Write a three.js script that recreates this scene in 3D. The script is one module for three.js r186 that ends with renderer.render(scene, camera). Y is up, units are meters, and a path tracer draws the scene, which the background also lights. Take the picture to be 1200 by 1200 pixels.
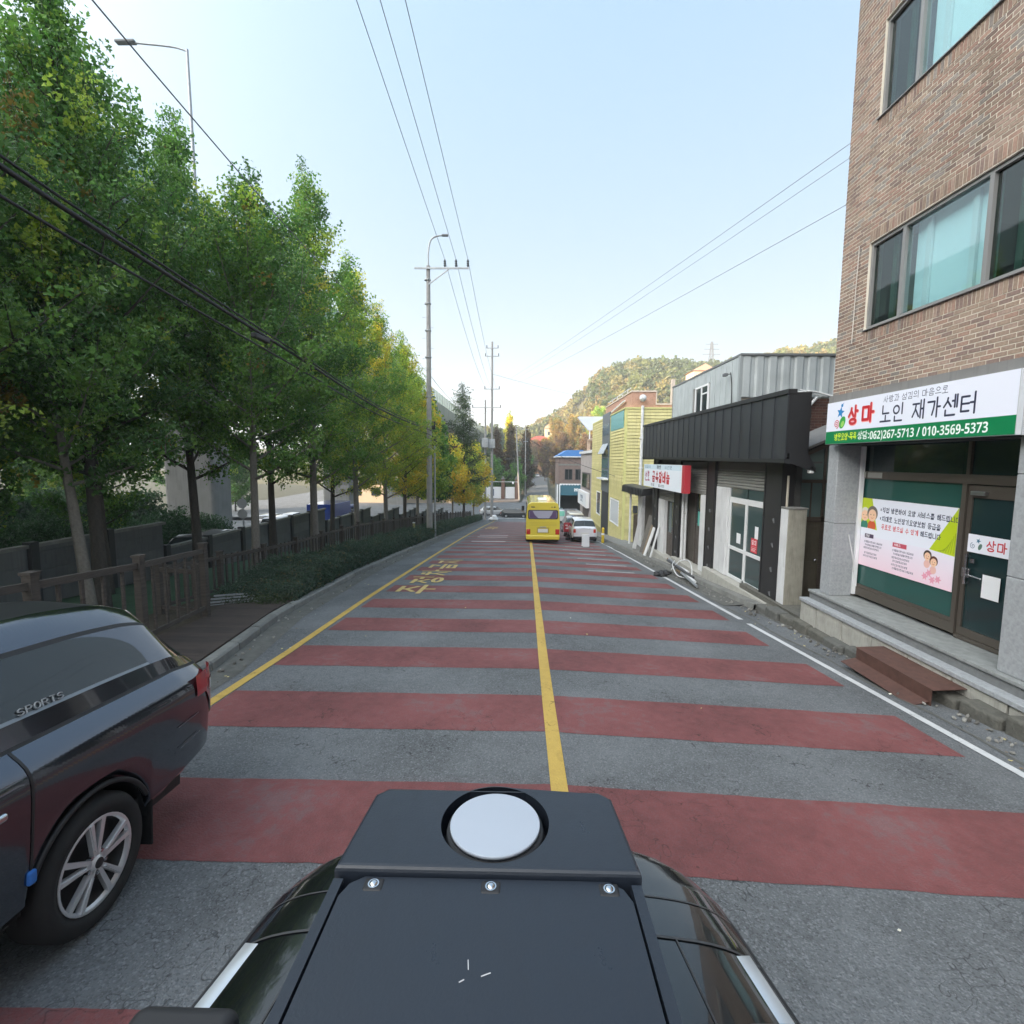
import * as THREE from 'three';
import { mergeGeometries, mergeVertices, toCreasedNormals } from 'three/addons/utils/BufferGeometryUtils.js';
import { RoundedBoxGeometry } from 'three/addons/geometries/RoundedBoxGeometry.js';

// ---------------------------------------------------------------- camera, sky, sun, exposure
// The street runs along -z (d = -z is the distance ahead), x to the right, y up, metres.
const EXPOSURE = 2.7;
const scene = new THREE.Scene();
const camera = new THREE.PerspectiveCamera(90, 1, 0.05, 3000);
camera.rotation.order = 'YXZ';
camera.position.set(0, 2.53, 0);
camera.rotation.set(THREE.MathUtils.degToRad(-5.8), THREE.MathUtils.degToRad(1.12), THREE.MathUtils.degToRad(0.4));
scene.add(camera);
const renderer = new THREE.WebGLRenderer({ antialias: true });
renderer.setSize(1024, 1024);
renderer.toneMapping = THREE.LinearToneMapping;
renderer.toneMappingExposure = EXPOSURE;
renderer.shadowMap.enabled = true;

const SUN = new THREE.Vector3(-0.80, 0.27, 0.52).normalize();
{
  const W = 512, H = 256, a = new Float32Array(W * H * 4);
  for (let j = 0; j < H; j++) for (let i = 0; i < W; i++) {
    const el = ((j + 0.5) / H - 0.5) * Math.PI, az = ((i + 0.5) / W - 0.5) * 2 * Math.PI;
    const x = Math.cos(az) * Math.cos(el), y = Math.sin(el), z = Math.sin(az) * Math.cos(el);
    const c = x * SUN.x + y * SUN.y + z * SUN.z, up = Math.max(0, y);
    const t = Math.pow(1 - up, 1.55);
    const glow = 1.4 * Math.pow(0.5 + 0.5 * c, 4) + 9.5 * Math.pow(0.5 + 0.5 * c, 7) + 3.0 * Math.pow(Math.max(0, c), 24);
    const Z = [0.365, 0.635, 0.945], Hh = [0.70, 0.86, 0.985], G = [1.0, 0.96, 0.89];
    for (let k = 0; k < 3; k++) {
      let v = Z[k] * (1 - t) + Hh[k] * t + G[k] * glow;
      if (y < 0) v = THREE.MathUtils.lerp(v, 0.22, Math.min(1, -y * 6));
      a[(j * W + i) * 4 + k] = v / EXPOSURE;
    }
    a[(j * W + i) * 4 + 3] = 1;
  }
  const sky = new THREE.DataTexture(a, W, H, THREE.RGBAFormat, THREE.FloatType);
  sky.mapping = THREE.EquirectangularReflectionMapping; sky.magFilter = THREE.LinearFilter; sky.needsUpdate = true;
  scene.background = sky; scene.environment = sky;
}
const sun = new THREE.DirectionalLight(0xffe2bd, 5);
sun.position.copy(SUN).multiplyScalar(400);
sun.castShadow = true; sun.shadow.mapSize.set(4096, 4096);
Object.assign(sun.shadow.camera, { left: -300, right: 300, top: 300, bottom: -300, near: 1, far: 1200 });
scene.add(sun);

// ---------------------------------------------------------------- helpers
let seedState = 12345;
const reseed = (s) => { seedState = s >>> 0; };
const rnd = () => { seedState = (seedState + 0x6d2b79f5) >>> 0; let t = Math.imul(seedState ^ (seedState >>> 15), 1 | seedState); t = (t + Math.imul(t ^ (t >>> 7), 61 | t)) ^ t; return ((t ^ (t >>> 14)) >>> 0) / 4294967296; };
const rr = (a, b) => a + (b - a) * rnd();
const clamp = (v, a, b) => Math.min(b, Math.max(a, v));
const lerp = (a, b, t) => a + (b - a) * t;
const sstep = (a, b, v) => { const t = clamp((v - a) / (b - a), 0, 1); return t * t * (3 - 2 * t); };
const pl = (tab, x) => { if (x <= tab[0][0]) return tab[0][1]; for (let i = 1; i < tab.length; i++) if (x <= tab[i][0]) return lerp(tab[i - 1][1], tab[i][1], (x - tab[i - 1][0]) / (tab[i][0] - tab[i - 1][0])); return tab[tab.length - 1][1]; };
const pls = (tab, x) => { let i = 1; while (i < tab.length - 1 && x > tab[i][0]) i++; const [x0, y0] = tab[i - 1], [x1, y1] = tab[i], h = x1 - x0, t = clamp((x - x0) / h, 0, 1), A = tab[i - 2] || tab[i - 1], D = tab[i + 1] || tab[i]; const sec = (y1 - y0) / h, s0 = i > 1 ? (y0 - A[1]) / (x0 - A[0]) : sec, s1 = D !== tab[i] ? (D[1] - y1) / (D[0] - x1) : sec; const m0 = s0 * sec <= 0 ? 0 : 2 * s0 * sec / (s0 + sec), m1 = s1 * sec <= 0 ? 0 : 2 * s1 * sec / (s1 + sec); const t2 = t * t, t3 = t2 * t; return (2 * t3 - 3 * t2 + 1) * y0 + (t3 - 2 * t2 + t) * h * m0 + (3 * t2 - 2 * t3) * y1 + (t3 - t2) * h * m1; };
const V = (x, y, z) => new THREE.Vector3(x, y, z);
const lin = (r, g, b) => new THREE.Color().setRGB(r, g, b);

// street height along its length and across its camber
const prof = (d) => {
  if (d < 0) return -0.0743 * d;
  if (d < 70) return -0.0743 * d - 0.00017 * d * d;
  const a = -0.0743 * 70 - 0.00017 * 4900, s = 0.0743 + 0.0238, t = Math.min(14, d - 70);
  const b = a - s * (t - t * t / 28);
  return d < 115 ? b : b + (Math.min(d, 300) - 115) * 0.0115;
};
const camber = (x, d) => 0.045 * clamp(x - 0.3, 0, 5.1) * (1 - sstep(66, 78, d));
const road = (x, d) => prof(d) - camber(x, d);

// box-projected uv in metres
function metreUV(g) {
  if (g.index) g = g.toNonIndexed();
  const p = g.attributes.position, n = g.attributes.normal, uv = new Float32Array(p.count * 2);
  for (let i = 0; i < p.count; i += 3) {
    let ax = 0, ay = 0, az = 0;
    for (let k = i; k < i + 3; k++) { ax += n.getX(k); ay += n.getY(k); az += n.getZ(k); }
    ax = Math.abs(ax); ay = Math.abs(ay); az = Math.abs(az);
    for (let k = i; k < i + 3; k++) {
      const x = p.getX(k), y = p.getY(k), z = p.getZ(k);
      const [u, v] = ax >= ay && ax >= az ? [z, y] : ay >= az ? [x, z] : [x, y];
      uv[k * 2] = u; uv[k * 2 + 1] = v;
    }
  }
  g.setAttribute('uv', new THREE.BufferAttribute(uv, 2));
  return g;
}
const strip = (g) => { const o = g.index ? g.toNonIndexed() : g; for (const k of Object.keys(o.attributes)) if (!['position', 'normal', 'uv'].includes(k)) o.deleteAttribute(k); if (!o.attributes.uv) o.setAttribute('uv', new THREE.BufferAttribute(new Float32Array(o.attributes.position.count * 2), 2)); return o; };
const M = (...gs) => mergeGeometries(gs.flat(9).map(strip));
// box by extents
const B = (x0, x1, y0, y1, z0, z1) => new THREE.BoxGeometry(Math.abs(x1 - x0), Math.abs(y1 - y0), Math.abs(z1 - z0)).translate((x0 + x1) / 2, (y0 + y1) / 2, (z0 + z1) / 2);
const RB = (x0, x1, y0, y1, z0, z1, r = 0.02, s = 2) => new RoundedBoxGeometry(Math.abs(x1 - x0), Math.abs(y1 - y0), Math.abs(z1 - z0), s, r).translate((x0 + x1) / 2, (y0 + y1) / 2, (z0 + z1) / 2);
const CY = (x, y0, y1, z, r0, r1 = r0, s = 14) => new THREE.CylinderGeometry(r1, r0, y1 - y0, s).translate(x, (y0 + y1) / 2, z);
const TU = (pts, r, s = 6, n = 0) => new THREE.TubeGeometry(new THREE.CatmullRomCurve3(pts.map((p) => (p.isVector3 ? p : V(...p)))), n || Math.max(2, (pts.length - 1) * 5), r, s);
// straight bar between two points
function BAR(a, b, w, h = w) {
  const A = V(...a), D = V(...b).sub(A), l = D.length();
  const g = new THREE.BoxGeometry(w, h, l).translate(0, 0, l / 2);
  const m = new THREE.Matrix4().lookAt(V(0, 0, 0), D.clone().negate(), Math.abs(D.y) > 0.98 * l ? V(0, 0, 1) : V(0, 1, 0));
  return g.applyMatrix4(m).translate(...a);
}
function ROD(a, b, r0, r1 = r0, s = 8) {
  const A = V(...a), D = V(...b).sub(A), l = D.length();
  return new THREE.CylinderGeometry(r1, r0, l, s).translate(0, l / 2, 0).applyQuaternion(new THREE.Quaternion().setFromUnitVectors(V(0, 1, 0), D.normalize())).translate(...a);
}
// prism: polygon in (a,b) pulled along an axis. axis 'x': pts are (z,y); 'z': pts are (x,y); 'y': pts are (x,z)
function PR(pts, from, to, axis) {
  const sh = new THREE.Shape(pts.map((p) => new THREE.Vector2(...p)));
  const g = new THREE.ExtrudeGeometry(sh, { depth: Math.abs(to - from), bevelEnabled: false, curveSegments: 4 });
  const lo = Math.min(from, to);
  if (axis === 'z') return g.translate(0, 0, lo);
  if (axis === 'x') { // (z,y) -> rotate so that shape x becomes z
    const p = g.attributes.position, n = g.attributes.normal;
    for (let i = 0; i < p.count; i++) { const [x, y, z] = [p.getX(i), p.getY(i), p.getZ(i)]; p.setXYZ(i, z + lo, y, x); const [a, b, c] = [n.getX(i), n.getY(i), n.getZ(i)]; n.setXYZ(i, c, b, a); }
    return flip(g);
  }
  const p = g.attributes.position, n = g.attributes.normal;
  for (let i = 0; i < p.count; i++) { const [x, y, z] = [p.getX(i), p.getY(i), p.getZ(i)]; p.setXYZ(i, x, z + lo, y); const [a, b, c] = [n.getX(i), n.getY(i), n.getZ(i)]; n.setXYZ(i, a, c, b); }
  return flip(g);
}
function flip(g) {
  g = g.index ? g.toNonIndexed() : g;
  for (const k of Object.keys(g.attributes)) { const at = g.attributes[k], s = at.itemSize; for (let i = 0; i < at.count; i += 3) for (let c = 0; c < s; c++) { const t = at.array[(i + 1) * s + c]; at.array[(i + 1) * s + c] = at.array[(i + 2) * s + c]; at.array[(i + 2) * s + c] = t; } }
  return g;
}
// grid surface from rows of points
function SURF(rows, uvf) {
  const nr = rows.length, nc = rows[0].length, pos = [], uv = [], idx = [];
  rows.forEach((r, i) => r.forEach((p, j) => { pos.push(p[0], p[1], p[2]); const t = uvf ? uvf(p, i, j) : [p[0], p[2]]; uv.push(...t); }));
  for (let i = 0; i < nr - 1; i++) for (let j = 0; j < nc - 1; j++) { const a = i * nc + j, b = a + 1, c = a + nc, e = c + 1; idx.push(a, b, e, a, e, c); }
  const g = new THREE.BufferGeometry();
  g.setAttribute('position', new THREE.Float32BufferAttribute(pos, 3)); g.setAttribute('uv', new THREE.Float32BufferAttribute(uv, 2)); g.setIndex(idx); g.computeVertexNormals();
  return g;
}

const used = new Map();
function numbered(n) { const k = used.get(n) || 0; used.set(n, k + 1); return k ? n + '_' + String(k).padStart(3, '0') : n; }
const shade = (o) => { o.castShadow = true; o.receiveShadow = true; return o; };
function tag(o, label, category, group) { o.userData.label = label; if (category) o.userData.category = category; if (group) o.userData.group = group; return o; }
function thing(name, label, category, at = [0, 0, 0], group) { const o = new THREE.Group(); o.name = numbered(name); o.position.set(...at); scene.add(o); return tag(o, label, category, group); }
// a part whose geometry is given in world coordinates (its thing is not turned)
function part(t, name, geo, m, o = {}) {
  let g = Array.isArray(geo) ? M(geo) : geo;
  if (!o.uv) g = metreUV(g);
  let px = 0, py = 0, pz = 0;
  for (let q = t; q && q !== scene; q = q.parent) { px += q.position.x; py += q.position.y; pz += q.position.z; }
  if (!o.local) g.translate(-px, -py, -pz);
  const me = shade(new THREE.Mesh(g, m)); me.name = name; t.add(me);
  if (o.label) me.userData.label = o.label;
  if (o.kind) me.userData.kind = o.kind;
  return me;
}
const flipN = (g) => { g = flip(g); const n = g.attributes.normal; for (let i = 0; i < n.array.length; i++) n.array[i] = -n.array[i]; return g; };
function one(name, label, category, geo, m, group, o = {}) { let g = Array.isArray(geo) ? M(geo) : geo; if (!o.uv) g = metreUV(g); const me = shade(new THREE.Mesh(g, m)); me.name = numbered(name); scene.add(me); return tag(me, label, category, group); }
function struct(name, geo, m, o = {}) { const g = Array.isArray(geo) ? M(geo) : geo; const me = shade(new THREE.Mesh(o.uv ? g : metreUV(g), m)); me.name = numbered(name); me.userData.kind = 'structure'; if (o.label) me.userData.label = o.label; scene.add(me); return me; }
function copyOf(t, at, rotY, label, group) { const c = t.clone(); c.name = numbered(t.name.replace(/_\d{3}$/, '')); c.position.set(...at); c.rotation.y = rotY || 0; scene.add(c); if (label) c.userData = { ...t.userData, label }; if (group) c.userData = { ...c.userData, group }; return c; }

// ---------------------------------------------------------------- procedural textures
function vnoise(W, per, seed) { // tileable value noise, `per` cells per side
  reseed(seed); const g = new Float32Array(per * per); for (let i = 0; i < g.length; i++) g[i] = rnd();
  return (x, y) => { const fx = x * per / W, fy = y * per / W, ix = Math.floor(fx), iy = Math.floor(fy); let u = fx - ix, v = fy - iy; u = u * u * (3 - 2 * u); v = v * v * (3 - 2 * v); const a = ix % per, b = (ix + 1) % per, c = iy % per, e = (iy + 1) % per; return lerp(lerp(g[c * per + a], g[c * per + b], u), lerp(g[e * per + a], g[e * per + b], u), v); };
}
function fbm(W, per, oct, seed) { const f = []; for (let i = 0; i < oct; i++) f.push(vnoise(W, per << i, seed + i * 77)); return (x, y) => { let s = 0, a = 0.5, t = 0; for (const n of f) { s += a * n(x, y); t += a; a *= 0.55; } return s / t; }; }
function tex(W, H, fn, srgb, ch = 4) {
  const a = new Uint8Array(W * H * 4);
  for (let y = 0; y < H; y++) for (let x = 0; x < W; x++) { const v = fn(x, y), o = (y * W + x) * 4; if (typeof v === 'number') { const q = clamp(v * 255, 0, 255); a[o] = a[o + 1] = a[o + 2] = q; } else for (let k = 0; k < 3; k++) a[o + k] = clamp(v[k] * 255, 0, 255); a[o + 3] = 255; }
  const t = new THREE.DataTexture(a, W, H, THREE.RGBAFormat); t.wrapS = t.wrapT = THREE.RepeatWrapping; t.magFilter = THREE.LinearFilter; t.minFilter = THREE.LinearMipmapLinearFilter; t.generateMipmaps = true;
  if (srgb) t.colorSpace = THREE.SRGBColorSpace; t.needsUpdate = true; return t;
}
const rep = (t, mx, my = mx) => { const c = t.clone(); c.repeat.set(1 / mx, 1 / my); c.needsUpdate = true; return c; };
const n1 = fbm(512, 4, 6, 11), n2 = fbm(512, 16, 4, 91), n3 = fbm(512, 6, 3, 231);
const T = {
  blotch: tex(512, 512, (x, y) => 0.62 + 0.55 * (n1(x, y) - 0.5) + 0.30 * (n2(x, y) - 0.5) + 0.16),       // grey mean about 0.78
  fine: tex(512, 512, (x, y) => 0.80 + 0.35 * (n2(x, y) - 0.5) + 0.12 * (rnd() - 0.5)),
  bump: tex(512, 512, (x, y) => 0.6 * n2(x, y) + 0.25 * n1(x, y) + 0.15 * rnd()),
};
{ // vertical streaks of rain dirt
  const c = vnoise(512, 64, 5), e = vnoise(512, 24, 6);
  T.streak = tex(512, 512, (x, y) => { const s = c(x, y * 0.06) * 0.6 + e(x, y * 0.12) * 0.4; return 0.86 + 0.5 * (n1(x, y) - 0.5) * 0.7 - 0.42 * Math.max(0, s - 0.5); });
  // brushed grain along u
  const w = vnoise(512, 128, 8), w2 = vnoise(512, 32, 9);
  T.grain = tex(512, 512, (x, y) => 0.72 + 0.36 * (w(y, x * 0.05) - 0.5) + 0.3 * (w2(y, x * 0.06) - 0.5));
}
// asphalt: stones in binder, cracks, patches; 5 m to a side
const AS = 2048;
{
  const big = fbm(AS, 5, 5, 311), mid = fbm(AS, 64, 3, 312), crackA = fbm(AS, 9, 5, 313), crackB = fbm(AS, 14, 4, 319), where = fbm(AS, 4, 2, 317);
  const hgt = new Float32Array(AS * AS).fill(0), alb = new Float32Array(AS * AS);
  reseed(404);
  for (let i = 0; i < AS * AS; i++) alb[i] = 0.50;
  for (let s = 0; s < 190000; s++) { // stones
    const cx = rnd() * AS, cy = rnd() * AS, r = 1.0 + 2.9 * Math.pow(rnd(), 1.8), v = 0.30 + 0.70 * Math.pow(rnd(), 2.0), R = Math.ceil(r), e = 0.7 + rnd() * 0.6;
    for (let y = -R; y <= R; y++) for (let x = -R; x <= R; x++) { const q = (x * x * e + y * y / e) / (r * r); if (q > 1) continue; const o = (((cy + y) | 0) & (AS - 1)) * AS + (((cx + x) | 0) & (AS - 1)); alb[o] = v; hgt[o] = Math.max(hgt[o], (1 - q) * 0.6 + 0.3); }
  }
  const crack = (x, y) => { const w = where(x, y); const a = Math.abs(crackA(x, y) - 0.5), b = Math.abs(crackB(x, y) - 0.5); let k = 0; if (w > 0.52) k = Math.max(k, (1 - a / 0.0045) * sstep(0.52, 0.58, w)); if (w > 0.57) k = Math.max(k, 1 - b / 0.0045); return clamp(k, 0, 1); };
  T.asphalt = tex(AS, AS, (x, y) => { const i = y * AS + x, k = crack(x, y); return clamp((alb[i] * 0.98 + 0.50 * (big(x, y) - 0.5) + 0.16 * (mid(x, y) - 0.5) + 0.2) * (1 - 0.7 * k), 0, 1); });
  T.asphaltB = tex(AS, AS, (x, y) => hgt[y * AS + x] * 0.75 - 0.9 * crack(x, y) + 0.2 * big(x, y) + 0.15);
  const s8 = (v) => (v <= 0.0031308 ? 12.92 * v : 1.055 * Math.pow(v, 1 / 2.4) - 0.055);
  T.redWear = tex(1024, 1024, (x, y) => { const X = x * 2, Y = y * 2, k = crack(X, Y), i = Y * AS + X, b = big(X, Y), q = mid(X, Y); const worn = clamp(0.10 + 0.42 * sstep(0.54, 0.72, b * 0.6 + q * 0.4) + (alb[i] > 0.66 ? 0.22 : 0), 0, 0.7), g = clamp(0.84 + 0.75 * (b - 0.5) + 0.3 * (q - 0.5) + 0.2 * (alb[i] - 0.45), 0.3, 1.3) * (1 - 0.6 * k); return [lerp(0.225, 0.12, worn) * g, lerp(0.064, 0.10, worn) * g, lerp(0.063, 0.105, worn) * g].map(s8); }, true);
  T.paintWear = tex(1024, 1024, (x, y) => { const X = x * 2, Y = y * 2, k = crack(X, Y), i = Y * AS + X; const worn = sstep(0.57, 0.70, big(X, Y) * 0.72 + mid(X, Y) * 0.33); return clamp(0.86 + 0.34 * (big(X, Y) - 0.5) + 0.15 * (mid(X, Y) - 0.5) + 0.12 * (alb[i] - 0.5) - 0.55 * k - 0.22 * worn, 0, 1); });
}

// ---------------------------------------------------------------- materials
const mats = {};
function mt(key, c, rough, o = {}) {
  if (mats[key]) return mats[key];
  const P = { color: lin(...c), roughness: rough, metalness: o.metal || 0 };
  if (o.map) P.map = rep(T[o.map], o.size || 1.5, o.sizeY || o.size || 1.5);
  if (o.bump) { P.bumpMap = rep(T[o.bumpMap || 'bump'], o.bsize || 0.6); P.bumpScale = o.bump; }
  const phys = o.coat || o.ior || o.trans || o.sheen;
  if (o.coat) { P.clearcoat = o.coat; P.clearcoatRoughness = o.coatR ?? 0.04; }
  if (o.ior) P.ior = o.ior;
  if (o.trans) { P.transmission = o.trans; P.thickness = 0; }
  if (o.emit) { P.emissive = lin(...o.emit); }
  if (o.two) P.side = THREE.DoubleSide;
  const m = phys ? new THREE.MeshPhysicalMaterial(P) : new THREE.MeshStandardMaterial(P);
  m.name = key; return (mats[key] = m);
}
const m = {
  asphalt: new THREE.MeshStandardMaterial({ color: lin(0.186, 0.197, 0.208), roughness: 0.88, map: rep(T.asphalt, 5), bumpMap: rep(T.asphaltB, 5), bumpScale: 0.006 }),
  redPaint: new THREE.MeshStandardMaterial({ color: lin(1, 1, 1), roughness: 0.8, map: rep(T.redWear, 5), bumpMap: rep(T.asphaltB, 5), bumpScale: 0.003 }),
  letterPaint: new THREE.MeshStandardMaterial({ color: lin(0.60, 0.45, 0.17), roughness: 0.8, map: rep(T.paintWear, 5) }),
  yellowPaint: new THREE.MeshStandardMaterial({ color: lin(0.60, 0.405, 0.095), roughness: 0.78, map: rep(T.paintWear, 5), bumpMap: rep(T.asphaltB, 5), bumpScale: 0.003 }),
  whitePaint: new THREE.MeshStandardMaterial({ color: lin(0.66, 0.67, 0.68), roughness: 0.75, map: rep(T.paintWear, 5), bumpMap: rep(T.asphaltB, 5), bumpScale: 0.003 }),
  concrete: mt('concrete', [0.25, 0.25, 0.235], 0.9, { map: 'blotch', size: 1.7, bump: 0.004 }),
  darkConcrete: mt('dark_concrete', [0.15, 0.145, 0.125], 0.95, { map: 'blotch', size: 0.7, bump: 0.02, bsize: 0.35 }),
  gutter: mt('gutter_concrete', [0.135, 0.135, 0.125], 0.92, { map: 'blotch', size: 0.9, bump: 0.008 }),
  paleConcrete: mt('pale_concrete', [0.44, 0.43, 0.39], 0.9, { map: 'streak', size: 0.8, bump: 0.008 }),
  granite: mt('granite', [0.40, 0.42, 0.44], 0.55, { map: 'fine', size: 0.5 }),
  graniteDark: mt('granite_dark', [0.22, 0.23, 0.235], 0.6, { map: 'blotch', size: 0.8 }),
  soil: mt('soil', [0.075, 0.06, 0.042], 0.98, { map: 'blotch', size: 1.3, bump: 0.03 }),
  groundDull: mt('ground_dull', [0.07, 0.072, 0.045], 0.96, { map: 'blotch', size: 6, bump: 0.02 }),
  white: mt('white_paint', [0.74, 0.75, 0.76], 0.5, { map: 'streak', size: 2.2 }),
  cleanWhite: mt('clean_white', [0.80, 0.81, 0.83], 0.4),
  black: mt('black_metal', [0.022, 0.023, 0.026], 0.45, { map: 'streak', size: 1.6 }),
  blackPlastic: mt('black_plastic', [0.018, 0.018, 0.02], 0.6),
  rubber: mt('rubber', [0.014, 0.014, 0.015], 0.85),
  chrome: mt('chrome', [0.62, 0.63, 0.65], 0.18, { metal: 1 }),
  alu: mt('aluminium', [0.50, 0.51, 0.53], 0.32, { metal: 1 }),
  steel: mt('galvanised_steel', [0.42, 0.44, 0.46], 0.5, { metal: 0.6, map: 'blotch', size: 1.2 }),
  poleConcrete: mt('pole_concrete', [0.34, 0.33, 0.32], 0.85, { map: 'streak', size: 1.4 }),
  wire: mt('cable_black', [0.02, 0.02, 0.022], 0.6),
  wireGrey: mt('cable_grey', [0.17, 0.18, 0.20], 0.6),
  glassDark: mt('dark_glass', [0.015, 0.02, 0.022], 0.04, { ior: 1.6 }),
  glassTint: mt('tinted_glass', [0.33, 0.47, 0.43], 0.03, { trans: 1, ior: 1.65 }),
  glassTeal: mt('teal_glass', [0.80, 0.91, 0.92], 0.03, { trans: 1, ior: 1.7 }),
  glassClear: mt('clear_glass', [0.80, 0.86, 0.86], 0.03, { trans: 1, ior: 1.5 }),
  rust: mt('brown_steel', [0.115, 0.055, 0.042], 0.62, { map: 'blotch', size: 0.7 }),
  timber: mt('dark_timber', [0.085, 0.071, 0.062], 0.8, { map: 'grain', size: 0.7 }),
  deck: mt('deck_boards', [0.060, 0.045, 0.04], 0.8, { map: 'grain', size: 0.8 }),
  bark: mt('bark', [0.22, 0.20, 0.175], 0.95, { map: 'blotch', size: 0.35, bump: 0.012, bsize: 0.2 }),
  barkDark: mt('bark_dark', [0.085, 0.075, 0.066], 0.95, { map: 'blotch', size: 0.35, bump: 0.012, bsize: 0.2 }),
};

// ---------------------------------------------------------------- lettering: Hangul drawn by strokes
const O_ = (x, y, rx, ry) => { const r = []; for (let i = 0; i <= 16; i++) r.push(x + rx * Math.sin(i / 16 * 2 * Math.PI), y - ry * Math.cos(i / 16 * 2 * Math.PI)); return r; };
const CON = { ㄱ: [[0, .06, 1, .06, .9, .55, .7, 1]], ㄴ: [[0, 0, 0, 1, 1, 1]], ㄷ: [[1, .05, 0, .05, 0, 1, 1, 1]], ㄹ: [[0, .03, 1, .03, 1, .5, 0, .5, 0, 1, 1, 1]], ㅁ: [[0, .03, 1, .03, 1, 1, 0, 1, 0, .03]], ㅂ: [[0, 0, 0, 1, 1, 1, 1, 0], [0, .48, 1, .48]], ㅅ: [[.52, 0, .45, .4, 0, 1], [.5, .35, 1, 1]], ㅇ: [O_(.5, .52, .5, .5)], ㅈ: [[0, .06, 1, .06], [.52, .06, .42, .5, 0, 1], [.5, .48, 1, 1]], ㅊ: [[.3, -.05, .7, -.05], [0, .2, 1, .2], [.52, .2, .42, .55, 0, 1], [.5, .52, 1, 1]], ㅋ: [[0, .06, 1, .06, .9, .55, .7, 1], [.05, .48, .93, .48]], ㅌ: [[1, .03, 0, .03, 0, 1, 1, 1], [0, .5, 1, .5]], ㅍ: [[0, .06, 1, .06], [0, 1, 1, 1], [.28, .06, .28, 1], [.72, .06, .72, 1]], ㅎ: [[.3, -.02, .7, -.02], [0, .22, 1, .22], O_(.5, .7, .36, .33)] };
const CL = 'ㄱㄲㄴㄷㄸㄹㅁㅂㅃㅅㅆㅇㅈㅉㅊㅋㅌㅍㅎ', CT = ' ㄱㄲㄳㄴㄵㄶㄷㄹㄺㄻㄼㄽㄾㄿㅀㅁㅂㅄㅅㅆㅇㅈㅊㅋㅌㅍㅎ', DBL = { ㄲ: 'ㄱ', ㄸ: 'ㄷ', ㅃ: 'ㅂ', ㅆ: 'ㅅ', ㅉ: 'ㅈ', ㄶ: 'ㄴ', ㅄ: 'ㅂ' };
// vowels: vertical part in a box on the right, horizontal part in a box below
const VV = [[[.3, 0, .3, 1], [.3, .48, 1, .48]], [[.15, .02, .15, .96], [.85, 0, .85, 1], [.15, .48, .85, .48]], [[.3, 0, .3, 1], [.3, .34, 1, .34], [.3, .64, 1, .64]], [[.15, 0, .15, 1], [.85, 0, .85, 1], [.15, .34, .85, .34], [.15, .64, .85, .64]], [[.8, 0, .8, 1], [0, .48, .8, .48]], [[.5, 0, .5, 1], [.95, 0, .95, 1], [0, .48, .5, .48]], [[.8, 0, .8, 1], [0, .34, .8, .34], [0, .64, .8, .64]], [[.5, 0, .5, 1], [.95, 0, .95, 1], [0, .34, .5, .34], [0, .64, .5, .64]], null, 0, 1, 20, null, null, 4, 5, 20, null, null, 20, [[.55, 0, .55, 1]]];
const HV = { 8: [[.5, 0, .5, .8], [0, .8, 1, .8]], 12: [[.33, 0, .33, .8], [.67, 0, .67, .8], [0, .8, 1, .8]], 13: [[0, .2, 1, .2], [.5, .2, .5, 1]], 17: [[0, .2, 1, .2], [.33, .2, .33, 1], [.67, .2, .67, 1]], 18: [[0, .5, 1, .5]] };
const HOF = { 9: 8, 10: 8, 11: 8, 14: 13, 15: 13, 16: 13, 19: 18 };
function syllable(ch) { // strokes in the unit square, y down
  const c = ch.charCodeAt(0) - 0xac00, out = []; if (c < 0 || c > 11171) return null;
  const L = CL[Math.floor(c / 588)], v = Math.floor((c % 588) / 28), F = c % 28 ? CT[c % 28] : '';
  const put = (st, x, y, w, h) => st.forEach((s) => out.push(s.map((q, i) => (i % 2 ? y + q * h : x + q * w))));
  const con = (k, x, y, w, h) => { if (DBL[k]) { put(CON[DBL[k]], x, y, w * .42, h); put(CON[DBL[k]], x + w * .56, y, w * .44, h); } else put(CON[k] || CON['ㄱ'], x, y, w, h); };
  const hgt = F ? .56 : .92; if (F) con(F, .18, .70, .62, .24);
  const horiz = HV[v] ? v : HOF[v], vert = HV[v] ? null : typeof VV[v] === 'number' ? VV[VV[v]] : VV[v];
  if (horiz !== undefined && vert) { con(L, .06, .06, .5, hgt * .42); put(HV[horiz], .0, .08 + hgt * .52, .64, hgt * .40); put(vert, .68, .02, .28, hgt); }
  else if (horiz !== undefined) { con(L, .22, .05, .56, hgt * .46); put(HV[horiz], .04, .08 + hgt * .56, .92, hgt * .42); }
  else { con(L, .06, .08 + hgt * .08, .48, hgt * .74); put(vert, .62, .02, .32, hgt); }
  return out;
}
function ktext(g, str, x, y, s, color, lw, o = {}) { // top-left at x,y; s = height of a syllable
  g.strokeStyle = g.fillStyle = color; g.lineWidth = lw; g.lineCap = o.cap || 'round'; g.lineJoin = 'round'; const w = (o.w || .92) * s;
  for (const ch of str) {
    const st = syllable(ch);
    if (st) { for (const q of st) { g.beginPath(); for (let i = 0; i < q.length; i += 2) g[i ? 'lineTo' : 'moveTo'](x + q[i] * w, y + q[i + 1] * s); g.stroke(); } x += w * (o.gap || 1.12); }
    else if (ch === ' ') x += s * .4; else { g.font = (o.bold === 0 ? '' : 'bold ') + Math.round(s * 1.12) + 'px sans-serif'; g.textBaseline = 'alphabetic'; g.fillText(ch, x, y + s * .92); x += g.measureText(ch).width * (o.asc || 1); }
  }
  return x;
}
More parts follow.
